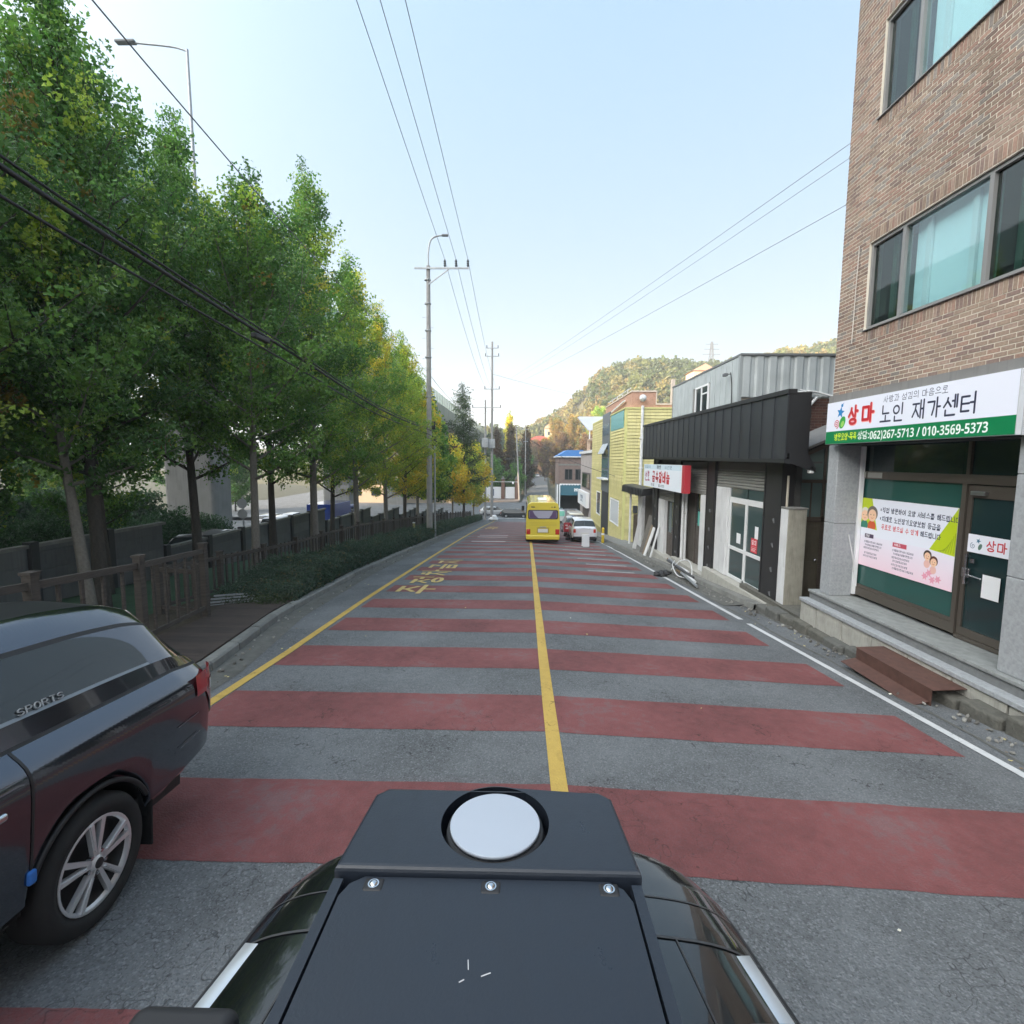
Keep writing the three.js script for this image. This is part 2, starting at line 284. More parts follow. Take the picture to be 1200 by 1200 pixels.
function canvasMat(key, W, H, draw, rough = 0.5) { const c = document.createElement('canvas'); c.width = W; c.height = H; const g = c.getContext('2d'); draw(g, W, H); const t = new THREE.CanvasTexture(c); t.colorSpace = THREE.SRGBColorSpace; const q = new THREE.MeshStandardMaterial({ map: t, roughness: rough }); q.name = key; return q; }
// a printed face that looks towards the street (-x), w along z, centre given; or towards the viewer (+z)
const faceX = (x, y, z, w, h) => new THREE.PlaneGeometry(w, h).rotateY(-Math.PI / 2).translate(x, y, z);
const faceZ = (x, y, z, w, h) => new THREE.PlaneGeometry(w, h).translate(x, y, z);
// ================================================================ THE SETTING
const KX = [[-15, -4.4], [3, -4.35], [7, -4.42], [10.4, -5.0], [16.5, -5.35], [30, -5.45], [78, -5.85]];
const kx = (d) => pl(KX, d);
const lowRoad = (d) => prof(d) - 0.5;
const gy = (x, d) => { // bare ground under everything
  const p = prof(clamp(d, -60, 400));
  let y = p - 0.3;
  y -= 0.35 * sstep(-11.4, -12.4, x);
  y += 14 * sstep(60, 260, Math.abs(x)) * sstep(-40, 200, d) * (x > 0 ? 1 : 0.15);
  return y;
};
{
  const xs = [-900, -500, -300, -200, -140, -100, -70, -50, -36, -26, -20, -16, -12.4, -11.4, -9, -7.4, -6, -4, 0, 4, 7, 12, 20, 30, 45, 65, 90, 130, 180, 260, 400, 600, 900], ds = [];
  for (let d = -160; d < -20; d += 20) ds.push(d); for (let d = -20; d < 120; d += 2) ds.push(d); for (let d = 120; d < 300; d += 15) ds.push(d); for (const d of [320, 400, 500, 700, 1000, 1500]) ds.push(d);
  struct('ground', SURF(ds.map((d) => xs.map((x) => [x, gy(x, d), -d]))), m.groundDull);
}
// street
const roadRows = []; for (let d = -14; d <= 78; d += d < 30 ? 0.5 : 1) roadRows.push(d);
const roadMesh = struct('road', SURF(roadRows.map((d) => [kx(d), -3.9, -2.4, -1, 0.3, 1.3, 2.3, 3.3, 4.3, 5.3, 5.95].map((x) => [x, road(x, d), -d]))), m.asphalt);
struct('crossing_road', SURF(Array.from({ length: 35 }, (_, i) => 78 + i).map((d) => [-60, -40, -25, -15, -10, kx(78), -3.9, 0.3, 5.3, 5.95].map((x) => [x, road(x, d) + (x < -8 ? 0.02 : 0), -d]))), m.asphalt);
const farC = [[112, 2.9], [135, 3.9], [180, 5.4], [280, 9.5], [340, 18]], farW = [[112, 3.0], [280, 4.2]];
{
  const rows = []; for (let d = 112; d <= 340; d += 6) { const c = pl(farC, d), w = pl(farW, d); rows.push([-1, -0.4, 0.4, 1].map((k) => [c + k * w, prof(d) + 0.03, -d])); }
  struct('far_road', SURF(rows), m.asphalt);
}
// flat markings: a sheet that follows the camber
function sheet(x0, x1, d0, d1, up, nd = 1) {
  const xs = [x0]; for (const x of [0.3, 2.85, 5.4]) if (x > x0 + 0.02 && x < x1 - 0.02) xs.push(x); xs.push(x1);
  const rows = []; for (let i = 0; i <= nd; i++) { const d = lerp(d0, d1, i / nd); rows.push(xs.map((x) => [x, road(x, d) + up, -d])); }
  return SURF(rows);
}
const mark = (name, geo, mm) => part(roadMesh, name, geo, mm);
reseed(21);
const range0 = (a, b, n, must) => { const r = Array.from({ length: n + 1 }, (_, i) => lerp(a, b, i / n)); r.push(must); return r.sort((p, q) => p - q); };
for (let i = -2; i < 34; i++) { const a = 3.23 + 2.052 * i, b = a + 1.03; const x0 = -3.68 + rr(-0.03, 0.03), x1 = 4.76 + rr(-0.1, 0.06), n = a < 16 ? 90 : 12, J = a < 16 ? 0.005 : 0, xs = range0(x0, x1, n, 0.3), w0 = rr(0, 9); mark('red_stripe', SURF([a, a + 0.03, b - 0.03, b].map((d, j) => xs.map((x) => [x, 0, d + (j % 3 === 0 ? rr(-J, J) + J * Math.sin(x * 5 + w0 + j) : 0)]).map(([x, , d]) => [x, road(x, d) + 0.004, -d]))), m.redPaint); }
for (let k = 7; k < 13; k++) { const a = 4.27 + 2.052 * k + 0.08; mark('white_bar', sheet(2.2 + rr(-0.1, 0.5), 4.4 + rr(-0.3, 0.1), a, a + 0.26, 0.008), mt('faded_white', [0.36, 0.36, 0.365], 0.85, { map: 'blotch', size: 0.8 })); }
for (const d of [31, 35.2, 37.2]) mark('white_bar', sheet(-3.1, -1.0, d, d + 0.35, 0.008), m.whitePaint);
// centre line, edge lines (drifting outwards a little as surveyed)
function line(tab, w, d0, d1, up, mm, name, seg = 2) { for (let d = d0; d < d1 - 0.01; d += seg * 8) { const e = Math.min(d1, d + seg * 8), rows = []; const n = Math.max(2, Math.round((e - d) / seg)); for (let i = 0; i <= n; i++) { const q = lerp(d, e, i / n), x = pl(tab, q); rows.push([x - w / 2, x + w / 2].map((X) => [X, road(X, q) + up, -q])); } mark(name, SURF(rows), mm); } }
line([[-14, 0.33], [7, 0.35], [14, 0.41], [27, 0.53], [76, 0.80]], 0.15, -14, 74, 0.0085, m.yellowPaint, 'centre_line');
line([[-14, -3.78], [8, -3.78], [12.5, -3.88], [33, -4.0], [76, -4.1]], 0.13, -14, 75, 0.0085, m.yellowPaint, 'edge_line');
line([[-14, 5.02], [9, 5.06], [14, 5.08], [19, 5.14], [31, 5.32], [76, 5.45]], 0.11, -14, 11.2, 0.0085, m.whitePaint, 'edge_line');
line([[-14, 5.02], [9, 5.06], [14, 5.08], [19, 5.14], [31, 5.32], [76, 5.45]], 0.12, 11.6, 74, 0.0085, m.whitePaint, 'edge_line');
mark('stop_line', sheet(-3.9, 0.4, 80.2, 80.9, 0.03), m.whitePaint);
// painted words along the left edge, read from the carriageway: their tops point to the kerb
function roadWord(str, d0, step, xTop, hgt, sw) {
  [...str].forEach((ch, k) => {
    const gs = [];
    for (const q of syllable(ch)) for (let i = 0; i + 3 < q.length; i += 2) {
      const P = (u, v) => [xTop + v * hgt, d0 + k * step + u * step * 0.84], [ax, ad] = P(q[i], q[i + 1]), [bx, bd] = P(q[i + 2], q[i + 3]);
      const L = Math.hypot(bx - ax, bd - ad) || 1, ex = (bx - ax) / L, ed = (bd - ad) / L, nx = -ed * sw / 2, nd = ex * sw / 2, o = sw * 0.45;
      const C = [[ax - ex * o + nx, ad - ed * o + nd], [bx + ex * o + nx, bd + ed * o + nd], [ax - ex * o - nx, ad - ed * o - nd], [bx + ex * o - nx, bd + ed * o - nd]].map(([x, d]) => [x, road(x, d) + 0.0125 + 0.00025 * gs.length, -d]);
      let g = SURF([[C[0], C[1]], [C[2], C[3]]]); if (g.attributes.normal.getY(0) < 0) g = SURF([[C[1], C[0]], [C[3], C[2]]]); gs.push(g);
    }
    mark('painted_letter', gs, m.letterPaint);
  });
}
roadWord('주정차금지', 13.2, 1.64, -3.42, 1.0, 0.125);
roadWord('주정차', 47.0, 2.0, -3.45, 1.1, 0.16);
// gutters
struct('gutter', SURF(roadRows.map((d) => [0, 0.42].map((k) => [kx(d) + k, road(-5, d) + 0.0125 + (k ? -0.008 : 0.01), -d]))), m.gutter);
{
  const rows = []; for (let d = -14; d <= 13.2; d += 0.6) rows.push([5.28, 5.5, 5.98].map((x, i) => [x + (i === 0 ? 0.05 * Math.sin(d * 2.3) : 0), road(5.2, d) - 0.02 + (i === 0 ? 0.022 : i === 1 ? 0.0 : 0.02), -d]));
  struct('gutter', SURF(rows), m.gutter);
  const r2 = []; for (let d = 13.2; d <= 76; d += 1) r2.push([5.32, 5.84].map((x, i) => [x + 0.05 * Math.sin(d * 1.7) * (1 - i), road(5.2, d) + (i ? 0.03 : 0.006), -d]));
  struct('gutter', SURF(r2), m.gutter);
}
// kerb on the left, stone by stone
{
  const k = new THREE.Group(); k.name = 'kerb'; k.userData = { kind: 'structure' }; scene.add(k);
  reseed(77);
  for (let d = -13; d < 77; d += 1) {
    const a = d + 0.008, b = d + 0.992, xa = kx(a), xb = kx(b), y0 = prof(a), y1 = prof(b), h = 0.155 + rr(-0.008, 0.008), w = 0.17, dx = rr(-0.008, 0.008);
    const P = (t, X, Y) => [lerp(xa, xb, t) + X + dx, lerp(y0, y1, t) + Y, -lerp(a, b, t)];
    const sec = [[0.01, -0.1], [0, h - 0.03], [-0.03, h], [-w, h], [-w, -0.1]];
    sec.reverse(); const g = SURF([0, 1].map((t) => sec.map(([X, Y]) => P(t, X, Y)))).toNonIndexed(); g.computeVertexNormals();
    const caps = [0, 1].map((t) => { const q = SURF([[P(t, ...sec[0]), P(t, ...sec[1])], [P(t, ...sec[4]), P(t, ...sec[3])]]).toNonIndexed(); return q; });
    part(k, 'kerb_stone', M(g, caps), rnd() < 0.5 ? m.concrete : mt('kerb_b', [0.21, 0.21, 0.198], 0.9, { map: 'blotch', size: 1.3, bump: 0.004 }));
  }
}
// planting strip, path and the lower carriageway on the left
const stripD = []; for (let d = -14; d <= 77; d += 1) stripD.push(d);
struct('planting_strip', SURF(stripD.map((d) => [-7.6, -6.6, kx(d) - 0.16].map((x, i) => [x, prof(d) + 0.10 + (i === 1 ? 0.05 : 0), -d]))), m.soil);
struct('path', SURF(stripD.map((d) => [-11.3, -7.6].map((x, i) => [x, prof(d) + (i ? 0.07 : -0.02), -d]))), mt('green_path', [0.045, 0.105, 0.055], 0.85, { map: 'blotch', size: 2.2 }));
struct('lower_road', SURF([...stripD, ...[84, 100, 120, 160, 220, 300]].map((d) => [-60, -34, -22, -11.4].map((x) => [x, lowRoad(d), -d]))), m.asphalt);
for (const x of [-15.2, -22, -29]) { const rows = []; for (let d = 0; d <= 120; d += 4) rows.push([x - 0.08, x + 0.08].map((X) => [X, lowRoad(d) + 0.006, -d])); struct('lane_line', SURF(rows), m.whitePaint); }
// right-hand pavement in front of the shops
{
  const rows = []; for (let d = 12.7; d <= 76; d += 0.7) rows.push([5.84, 5.86, 7.1].map((x, i) => [x, road(5.2, d) + (i ? 0.15 : 0.0), -d]));
  const g = SURF(rows).toNonIndexed(); g.computeVertexNormals();
  struct('pavement', g, m.concrete);
}
// side pavement at the far side of the crossing
struct('pavement', PR([[-22, -112.3], [-22, -126], [-1.0, -126], [-0.6, -114], [-1.4, -112.3]], prof(100) - 0.2, prof(100) + 0.16, 'y'), mt('brown_paving', [0.30, 0.24, 0.20], 0.9, { map: 'blotch', size: 1.5 }));
// small litter and leaves on the street
{
  reseed(99);
  const g = metreUV(new THREE.PlaneGeometry(0.05, 0.035).rotateX(-Math.PI / 2)), N = 150, im = new THREE.InstancedMesh(g, mt('litter', [0.5, 0.47, 0.34], 0.9, { two: true }), N), q = new THREE.Object3D();
  for (let i = 0; i < N; i++) { const e = rnd(), d = 1.5 + 22 * Math.pow(rnd(), 1.2), x = e < 0.5 ? kx(d) + 0.1 + 0.7 * rnd() : e < 0.88 ? rr(5.1, 5.8) : rr(-3.5, 5); q.position.set(x, road(x, d) + (x < kx(d) + 0.45 ? 0.03 : x > 5.25 ? 0.012 : 0.014), -d); q.rotation.set(rr(-0.25, 0.25), rr(0, 6.28), rr(-0.25, 0.25)); q.scale.setScalar(rr(0.25, 0.75)); q.updateMatrix(); im.setMatrixAt(i, q.matrix); const c = rnd(); im.setColorAt(i, c < 0.5 ? lin(1.1, 1.0, 0.6) : c < 0.75 ? lin(1.4, 1.45, 1.7) : lin(0.4, 0.3, 0.25)); }
  im.name = 'leaf_litter'; im.userData = { kind: 'stuff', label: 'scattered dry leaves and scraps lying along the gutters of the street', category: 'leaf litter' }; shade(im); scene.add(im);
}
{ // stones and crumbled concrete along the foot of the right-hand kerb
  reseed(131); const g0 = new THREE.IcosahedronGeometry(0.05, 1), p = g0.attributes.position; for (let k = 0; k < p.count; k++) { const n = 1 + 0.35 * Math.sin(p.getX(k) * 90 + p.getY(k) * 60) * Math.cos(p.getZ(k) * 80); p.setXYZ(k, p.getX(k) * n * 1.25, p.getY(k) * n * 0.65, p.getZ(k) * n); } g0.computeVertexNormals();
  const N = 420, im = new THREE.InstancedMesh(metreUV(g0), mt('rubble', [1, 1, 1], 0.95), N), q = new THREE.Object3D();
  for (let i = 0; i < N; i++) { const left = i > 300, d = left ? rr(4, 30) : rr(3.5, 26), e = Math.pow(rnd(), 1.8), x = left ? kx(d) + 0.03 + 0.35 * e : (d < 12.4 ? pl([[4, 5.66], [8.7, 5.74], [12.4, 5.86]], d) : 5.80) - 0.36 * e, s = rr(0.12, 0.55) * (rnd() < 0.08 ? 1.8 : 1); q.position.set(x, road(left ? x : 5.3, d) + 0.015 + 0.015 * s, -d); q.rotation.set(rnd() * 6, rnd() * 6, rnd() * 6); q.scale.setScalar(s); q.updateMatrix(); im.setMatrixAt(i, q.matrix); const v = rr(0.08, 0.32); im.setColorAt(i, lin(v, v * 0.97, v * 0.9)); }
  im.name = 'rubble'; tag(im, 'small stones and crumbled concrete lying along the kerbs', 'rubble'); im.userData.kind = 'stuff'; shade(im); scene.add(im);
}
// ================================================================ LEFT SIDE: trees, hedge, fences, elevated road, poles, wires
function TAP(pts, rads, s = 6) { // tapered tube
  const rows = [];
  pts.forEach((p, i) => {
    const a = pts[Math.max(0, i - 1)], b = pts[Math.min(pts.length - 1, i + 1)], t = V(b[0] - a[0], b[1] - a[1], b[2] - a[2]).normalize();
    const u = Math.abs(t.y) > 0.9 ? V(1, 0, 0) : V(0, 1, 0), n = u.clone().cross(t).normalize(), q = t.clone().cross(n), row = [];
    for (let k = 0; k <= s; k++) { const an = k / s * 2 * Math.PI, c = Math.cos(an) * rads[i], e = Math.sin(an) * rads[i]; row.push([p[0] + n.x * c + q.x * e, p[1] + n.y * c + q.y * e, p[2] + n.z * c + q.z * e]); }
    rows.push(row);
  });
  return SURF(rows);
}
function leafSpray(seed, n, rad, ll, lw) { // a twig's worth of fan-shaped leaves
  reseed(seed); const pos = [], nor = [], uv = [];
  for (let i = 0; i < n; i++) {
    const c = V(rr(-1, 1), rr(-0.7, 0.7), rr(-1, 1)).multiplyScalar(rad), dir = V(rr(-1, 1), rr(-0.9, 0.5), rr(-1, 1)).normalize(), side = V(rr(-1, 1), rr(-0.4, 0.4), rr(-1, 1)).cross(dir).normalize(), s = rr(0.7, 1.2), up = dir.clone().cross(side).multiplyScalar(ll * 0.14);
    const a = c, b = c.clone().addScaledVector(dir, ll * s * 0.85).addScaledVector(side, lw * s * 0.5).add(up), d = c.clone().addScaledVector(dir, ll * s), e = c.clone().addScaledVector(dir, ll * s * 0.85).addScaledVector(side, -lw * s * 0.5).add(up);
    for (const [p, q, r] of [[a, b, d], [a, d, e]]) { const nn = q.clone().sub(p).cross(r.clone().sub(p)).normalize(); for (const v of [p, q, r]) { pos.push(v.x, v.y, v.z); nor.push(nn.x, nn.y, nn.z); uv.push(0, 0); } }
  }
  const g = new THREE.BufferGeometry(); g.setAttribute('position', new THREE.Float32BufferAttribute(pos, 3)); g.setAttribute('normal', new THREE.Float32BufferAttribute(nor, 3)); g.setAttribute('uv', new THREE.Float32BufferAttribute(uv, 2)); return g;
}
const leafMat = new THREE.MeshPhysicalMaterial({ color: 0xffffff, roughness: 0.9, transmission: 0.5, thickness: 0, side: THREE.DoubleSide, ior: 1.35 }); leafMat.name = 'leaf';
const SPR = [0, 1, 2].map((i) => leafSpray(500 + i, 19, 0.175, 0.070, 0.076)), SPRFAR = [0, 1].map((i) => leafSpray(520 + i, 22, 0.40, 0.17, 0.18)), SPRHEDGE = leafSpray(540, 16, 0.12, 0.055, 0.032), NEEDLE = leafSpray(550, 16, 0.30, 0.34, 0.06);
function fillLeaves(t, name, geo, items, label) {
  const im = new THREE.InstancedMesh(geo, leafMat, items.length), q = new THREE.Object3D();
  items.forEach((it, i) => { q.position.set(...it.p); q.rotation.set(it.r[0], it.r[1], it.r[2]); q.scale.setScalar(it.s); q.updateMatrix(); im.setMatrixAt(i, q.matrix); im.setColorAt(i, it.c); });
  im.name = name; im.userData.kind = 'stuff'; shade(im); t.add(im); return im;
}
const G0 = [0.078, 0.182, 0.042], G1 = [0.140, 0.28, 0.052], G2 = [0.31, 0.42, 0.06], Y1 = [0.52, 0.50, 0.06], Y2 = [0.60, 0.47, 0.045], BR = [0.22, 0.165, 0.036], PIN = [0.085, 0.13, 0.06], RB_ = [0.12, 0.08, 0.045];
// x, d: foot. h height, R crown radius, clear: bare stem, pal: [[colour, share]...]
function makeTree(o) {
  reseed(o.seed); const base = o.base ?? prof(o.d) + 0.08, t = thing(o.name || 'ginkgo_tree', o.label, 'tree', [o.x, base, -o.d], o.group);
  const h = o.h, r0 = o.r0 || 0.05 + 0.0075 * h, lx = o.lean || 0, lz = o.leanZ || 0, at = (y) => { const k = y / h; return [lx * Math.sin(k * 1.6) + 0.10 * Math.sin(k * 5 + o.seed) * k, y, lz * k + 0.10 * Math.cos(k * 4 + o.seed) * k]; };
  const N = 9, pts = [], rad = []; for (let i = 0; i <= N; i++) { const y = h * i / N; pts.push(at(y)); rad.push(Math.max(0.012, r0 * (1 - i / N) + (i === 0 ? r0 * 0.35 : 0))); }
  pts[0][1] = -0.3; const wood = [TAP(pts, rad, 9)], sp = [];
  const pick = () => { let v = rnd() * o.pal.reduce((s, p) => s + p[1], 0); for (const p of o.pal) { v -= p[1]; if (v <= 0) return p[0]; } return o.pal[0][0]; };
  const dens = o.dens || 1, step = (o.far ? 0.24 : 0.105) / dens, nb = Math.round(h * (o.far ? 3.2 : 4.2) * (o.bf || 1));
  for (let b = 0; b < nb; b++) {
    const f = Math.pow((b + rnd() * 0.8) / nb, 0.92), y = lerp(o.clear, h * 0.965, f), az = b * 2.39996 + rr(-0.4, 0.4);
    const prf = o.round ? Math.sqrt(Math.max(0.05, 1 - Math.pow(f * 1.9 - 0.9, 2))) : Math.pow(1 - f, 0.72) * Math.min(1, 0.55 + f * 3.2);
    let L = o.R * prf * rr(0.62, 1.18) + 0.28; const toK = Math.cos(az) > 0.2 ? (o.toward || 1) : 1; L *= toK;
    const up = (o.up ?? 0.50) + f * 0.62 + rr(-0.18, 0.18), s0 = at(y), dir = [Math.cos(az) * Math.cos(up), Math.sin(up), Math.sin(az) * Math.cos(up)], P = [];
    for (let k = 0; k <= 3; k++) { const q = k / 3; P.push([s0[0] + dir[0] * L * q, s0[1] + dir[1] * L * q * (0.8 + 0.35 * q) - (o.droop || 0) * L * q * q, s0[2] + dir[2] * L * q]); }
    const rb = Math.max(0.009, r0 * 0.34 * (1 - f * 0.7)); wood.push(TAP(P, [rb, rb * 0.7, rb * 0.45, 0.004], 5));
    const c0 = pick(), along = (q) => { const i = Math.min(2, Math.floor(q * 3)), u = q * 3 - i; return [0, 1, 2].map((k) => lerp(P[i][k], P[i + 1][k], u)); };
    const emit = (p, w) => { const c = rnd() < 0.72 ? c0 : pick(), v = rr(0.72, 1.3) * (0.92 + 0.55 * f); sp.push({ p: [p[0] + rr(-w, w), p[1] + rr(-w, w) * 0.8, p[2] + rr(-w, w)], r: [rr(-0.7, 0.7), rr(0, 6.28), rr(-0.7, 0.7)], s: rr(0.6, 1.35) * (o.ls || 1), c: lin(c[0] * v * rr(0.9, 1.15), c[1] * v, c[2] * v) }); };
    const n = Math.ceil(L / step * (o.round ? 1 : 1.05 - 0.5 * f)); for (let k = 0; k < n; k++) { const q = 0.16 + 0.84 * (k + rnd()) / n; emit(along(q), 0.12 + 0.22 * (1 - Math.abs(q - 0.5))); }
    if (!o.round && rnd() < 0.34) { const e = along(0.85), l3 = rr(0.5, 1.25) * (0.6 + 0.6 * f), n3 = Math.ceil(l3 / (step * 1.5)); wood.push(TAP([e, [e[0] + rr(-0.1, 0.1), e[1] + l3, e[2] + rr(-0.1, 0.1)]], [rb * 0.35, 0.003], 4)); for (let i = 0; i < n3; i++) { const z = (i + rnd()) / n3; emit([e[0], e[1] + l3 * z, e[2]], 0.13 * (1.1 - z * 0.6)); } }
    const nt = o.far ? 2 : 3; for (let k = 0; k < nt; k++) {
      const q = 0.25 + 0.65 * (k + rnd()) / nt, a = along(q), az2 = az + (k % 2 ? 1 : -1) * rr(0.5, 1.2), l2 = L * rr(0.28, 0.52) * (1.1 - q * 0.5), u2 = up + rr(-0.3, 0.5), e = [a[0] + Math.cos(az2) * Math.cos(u2) * l2, a[1] + Math.sin(u2) * l2, a[2] + Math.sin(az2) * Math.cos(u2) * l2];
      if (!o.far) wood.push(TAP([a, e], [rb * 0.4, 0.003], 4)); const n2 = Math.ceil(l2 / step); for (let i = 0; i < n2; i++) { const z = (i + rnd()) / n2; emit([0, 1, 2].map((w) => lerp(a[w], e[w], z)), 0.14); }
    }
  }
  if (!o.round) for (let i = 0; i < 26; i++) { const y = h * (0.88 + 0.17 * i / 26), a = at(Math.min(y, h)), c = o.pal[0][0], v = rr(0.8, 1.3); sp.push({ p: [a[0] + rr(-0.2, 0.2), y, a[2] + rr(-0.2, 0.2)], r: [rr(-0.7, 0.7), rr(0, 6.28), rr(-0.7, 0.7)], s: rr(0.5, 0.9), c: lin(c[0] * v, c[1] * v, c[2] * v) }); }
  part(t, 'trunk', wood, o.bark || m.bark, { local: true });
  fillLeaves(t, 'crown', o.leaf || (o.far ? SPRFAR[o.seed % 2] : SPR[o.seed % 3]), sp);
  return t;
}
const deep = [[G0, 5], [G1, 5], [G2, 0.8], [BR, 0.15]], mid = [[G0, 1], [G1, 5], [G2, 3.4], [Y1, 0.5]], yel = [[G1, 2], [G2, 5], [Y1, 2.4], [Y2, 0.8]], lime = [[G1, 3], [G2, 5], [Y1, 1]], gold = [[G2, 2], [Y1, 3], [Y2, 3]], patchy = [[G0, 4], [G1, 4], [G2, 1], [BR, 1.1], [Y1, 0.5]];
// the row along the kerb, near to far
const ROW = [
  [-8.9, 3.6, 11.8, 3.2, patchy, 'ginkgo tree beside the dark pickup, nearest of the roadside trees', m.barkDark],
  [-9.6, 7.6, 12.0, 3.2, patchy, 'leafy green ginkgo tree with brownish patches behind the wooden fence near the pickup', m.barkDark],
  [-9.1, 10.7, 12.8, 3.0, deep, 'tall green ginkgo tree with dark trunk rising behind the fence beside a leaning pale trunk', m.barkDark],
  [-8.75, 10.0, 9.6, 2.4, deep, 'ginkgo tree with a pale leaning trunk behind the wooden fence', m.bark],
  [-9.9, 15.3, 13.4, 3.1, deep, 'dark-trunked ginkgo tree standing in front of the concrete pier', m.barkDark],
  [-7.45, 14.0, 11.0, 2.8, deep, 'ginkgo tree with pale straight trunk at the near end of the hedge', m.bark],
  [-10.6, 12.6, 13.4, 3.0, deep, 'tall dense ginkgo tree just left of the concrete pier in the rear line', m.barkDark],
  [-9.2, 18.6, 12.6, 2.7, deep, 'ginkgo tree with dark trunk in front of the white cars on the lower road', m.barkDark],
  [-7.7, 18.7, 14.4, 2.4, mid, 'tall ginkgo tree with thin leafy leader shooting above its neighbours', m.bark],
  [-7.8, 24.0, 13.6, 2.6, lime, 'light green ginkgo tree left of the blue truck behind the hedge', m.bark],
  [-9.6, 25.5, 11.6, 2.6, mid, 'ginkgo tree in the rear line between fence and panel wall before the blue truck', m.barkDark],
  [-7.8, 29.2, 13.4, 2.6, yel, 'yellow-green ginkgo tree just before the utility pole with the lamp arm', m.bark],
  [-7.9, 34.0, 13.2, 2.7, yel, 'yellow-green ginkgo tree just past the utility pole with the lamp arm', m.barkDark],
  [-8.0, 39.0, 11.6, 2.6, yel, 'yellowing ginkgo tree second past the lamp-arm utility pole', m.bark],
  [-8.0, 43.6, 10.4, 2.4, deep, 'green ginkgo tree in the shade of the dark pine, far along the hedge', m.barkDark],
  [-7.4, 54.0, 8.8, 2.1, gold, 'small golden ginkgo tree in front of the dark pine', m.bark],
  [-7.0, 62.0, 9.6, 2.2, yel, 'small yellow-green ginkgo tree second last before the crossing', m.bark],
  [-6.8, 71.0, 11.0, 2.3, gold, 'golden yellow ginkgo tree at the far end of the hedge by the crossing', m.bark],
];
ROW.forEach(([x, d, h0, R, pal, label, bark], i) => makeTree({ x, d, h: h0 * (d < 5 ? 0.74 : d < 9 ? 0.90 : d < 20 ? 0.95 : 0.95), R: R * 1.2, clear: i < 4 ? 2.6 : i < 10 ? 2.9 : 2.4, pal, label, bark, seed: 900 + i * 13, far: d > 36, lean: i === 3 ? -0.55 : 0.2 * Math.sin(i * 2.7), group: 'trees along the left of the street', dens: d < 36 ? 1.1 : 1.4, toward: i < 4 ? 1.0 : 1.12, ls: d < 8 ? 0.95 : 1.05 }));
[[-13.6, 2.5, 8.5, 2.6, 'dense dark tree beyond the panel wall at the left edge of the view'], [-13.8, 7.5, 9, 2.8, 'dense dark tree beyond the panel wall behind the pickup roof'], [-14.0, 12.5, 9.5, 2.8, 'dense dark tree beyond the panel wall behind the leaning pale trunk'], [-14.6, 17.2, 9, 2.6, 'dense dark tree beyond the panel wall left of the concrete pier']].forEach(([x, d, h, R, label], i) => makeTree({ name: 'broadleaf_tree', x, d, h, R, clear: 1.3, pal: deep, label, bark: m.barkDark, seed: 1300 + i * 7, dens: 0.8, ls: 1.35, round: true }));
[[-46, 20], [-52, 34], [-44, 47], [-56, 58], [-47, 72], [-38, 10], [-50, 88]].forEach(([x, d], i) => makeTree({ name: 'broadleaf_tree', x, d, h: 11 + (i % 3) * 2, R: 5.2, clear: 0.6, pal: deep, label: ['bushy tree beyond the elevated highway, leftmost between the trunks', 'bushy tree beyond the elevated highway behind the concrete pier', 'bushy tree beyond the elevated highway right of the concrete pier', 'bushy tree far beyond the lower road behind the white cars', 'bushy tree far beyond the lower road behind the blue truck', 'bushy tree beyond the elevated highway at the left edge', 'bushy tree far beyond the lower road left of the cream building'][i], bark: m.barkDark, seed: 1350 + i * 7, far: true, round: true, ls: 1.5, dens: 0.8 }));
makeTree({ name: 'pine_tree', x: -6.4, d: 56, h: 14.6, R: 2.7, clear: 4.5, pal: [[PIN, 4], [[0.04, 0.07, 0.03], 2]], label: 'tall dark pine tree rising above the golden trees before the crossing', bark: m.barkDark, seed: 1401, far: true, leaf: NEEDLE, ls: 1.15, up: 0.15, dens: 0.75, bf: 0.62 });
makeTree({ name: 'broadleaf_tree', x: -8.4, d: 47, h: 11.5, R: 3.0, clear: 2.5, pal: [[PIN, 3], [G0, 3], [RB_, 1]], label: 'dark shaded tree between the yellow trees and the pine', bark: m.barkDark, seed: 1402, far: true, dens: 1.3 });
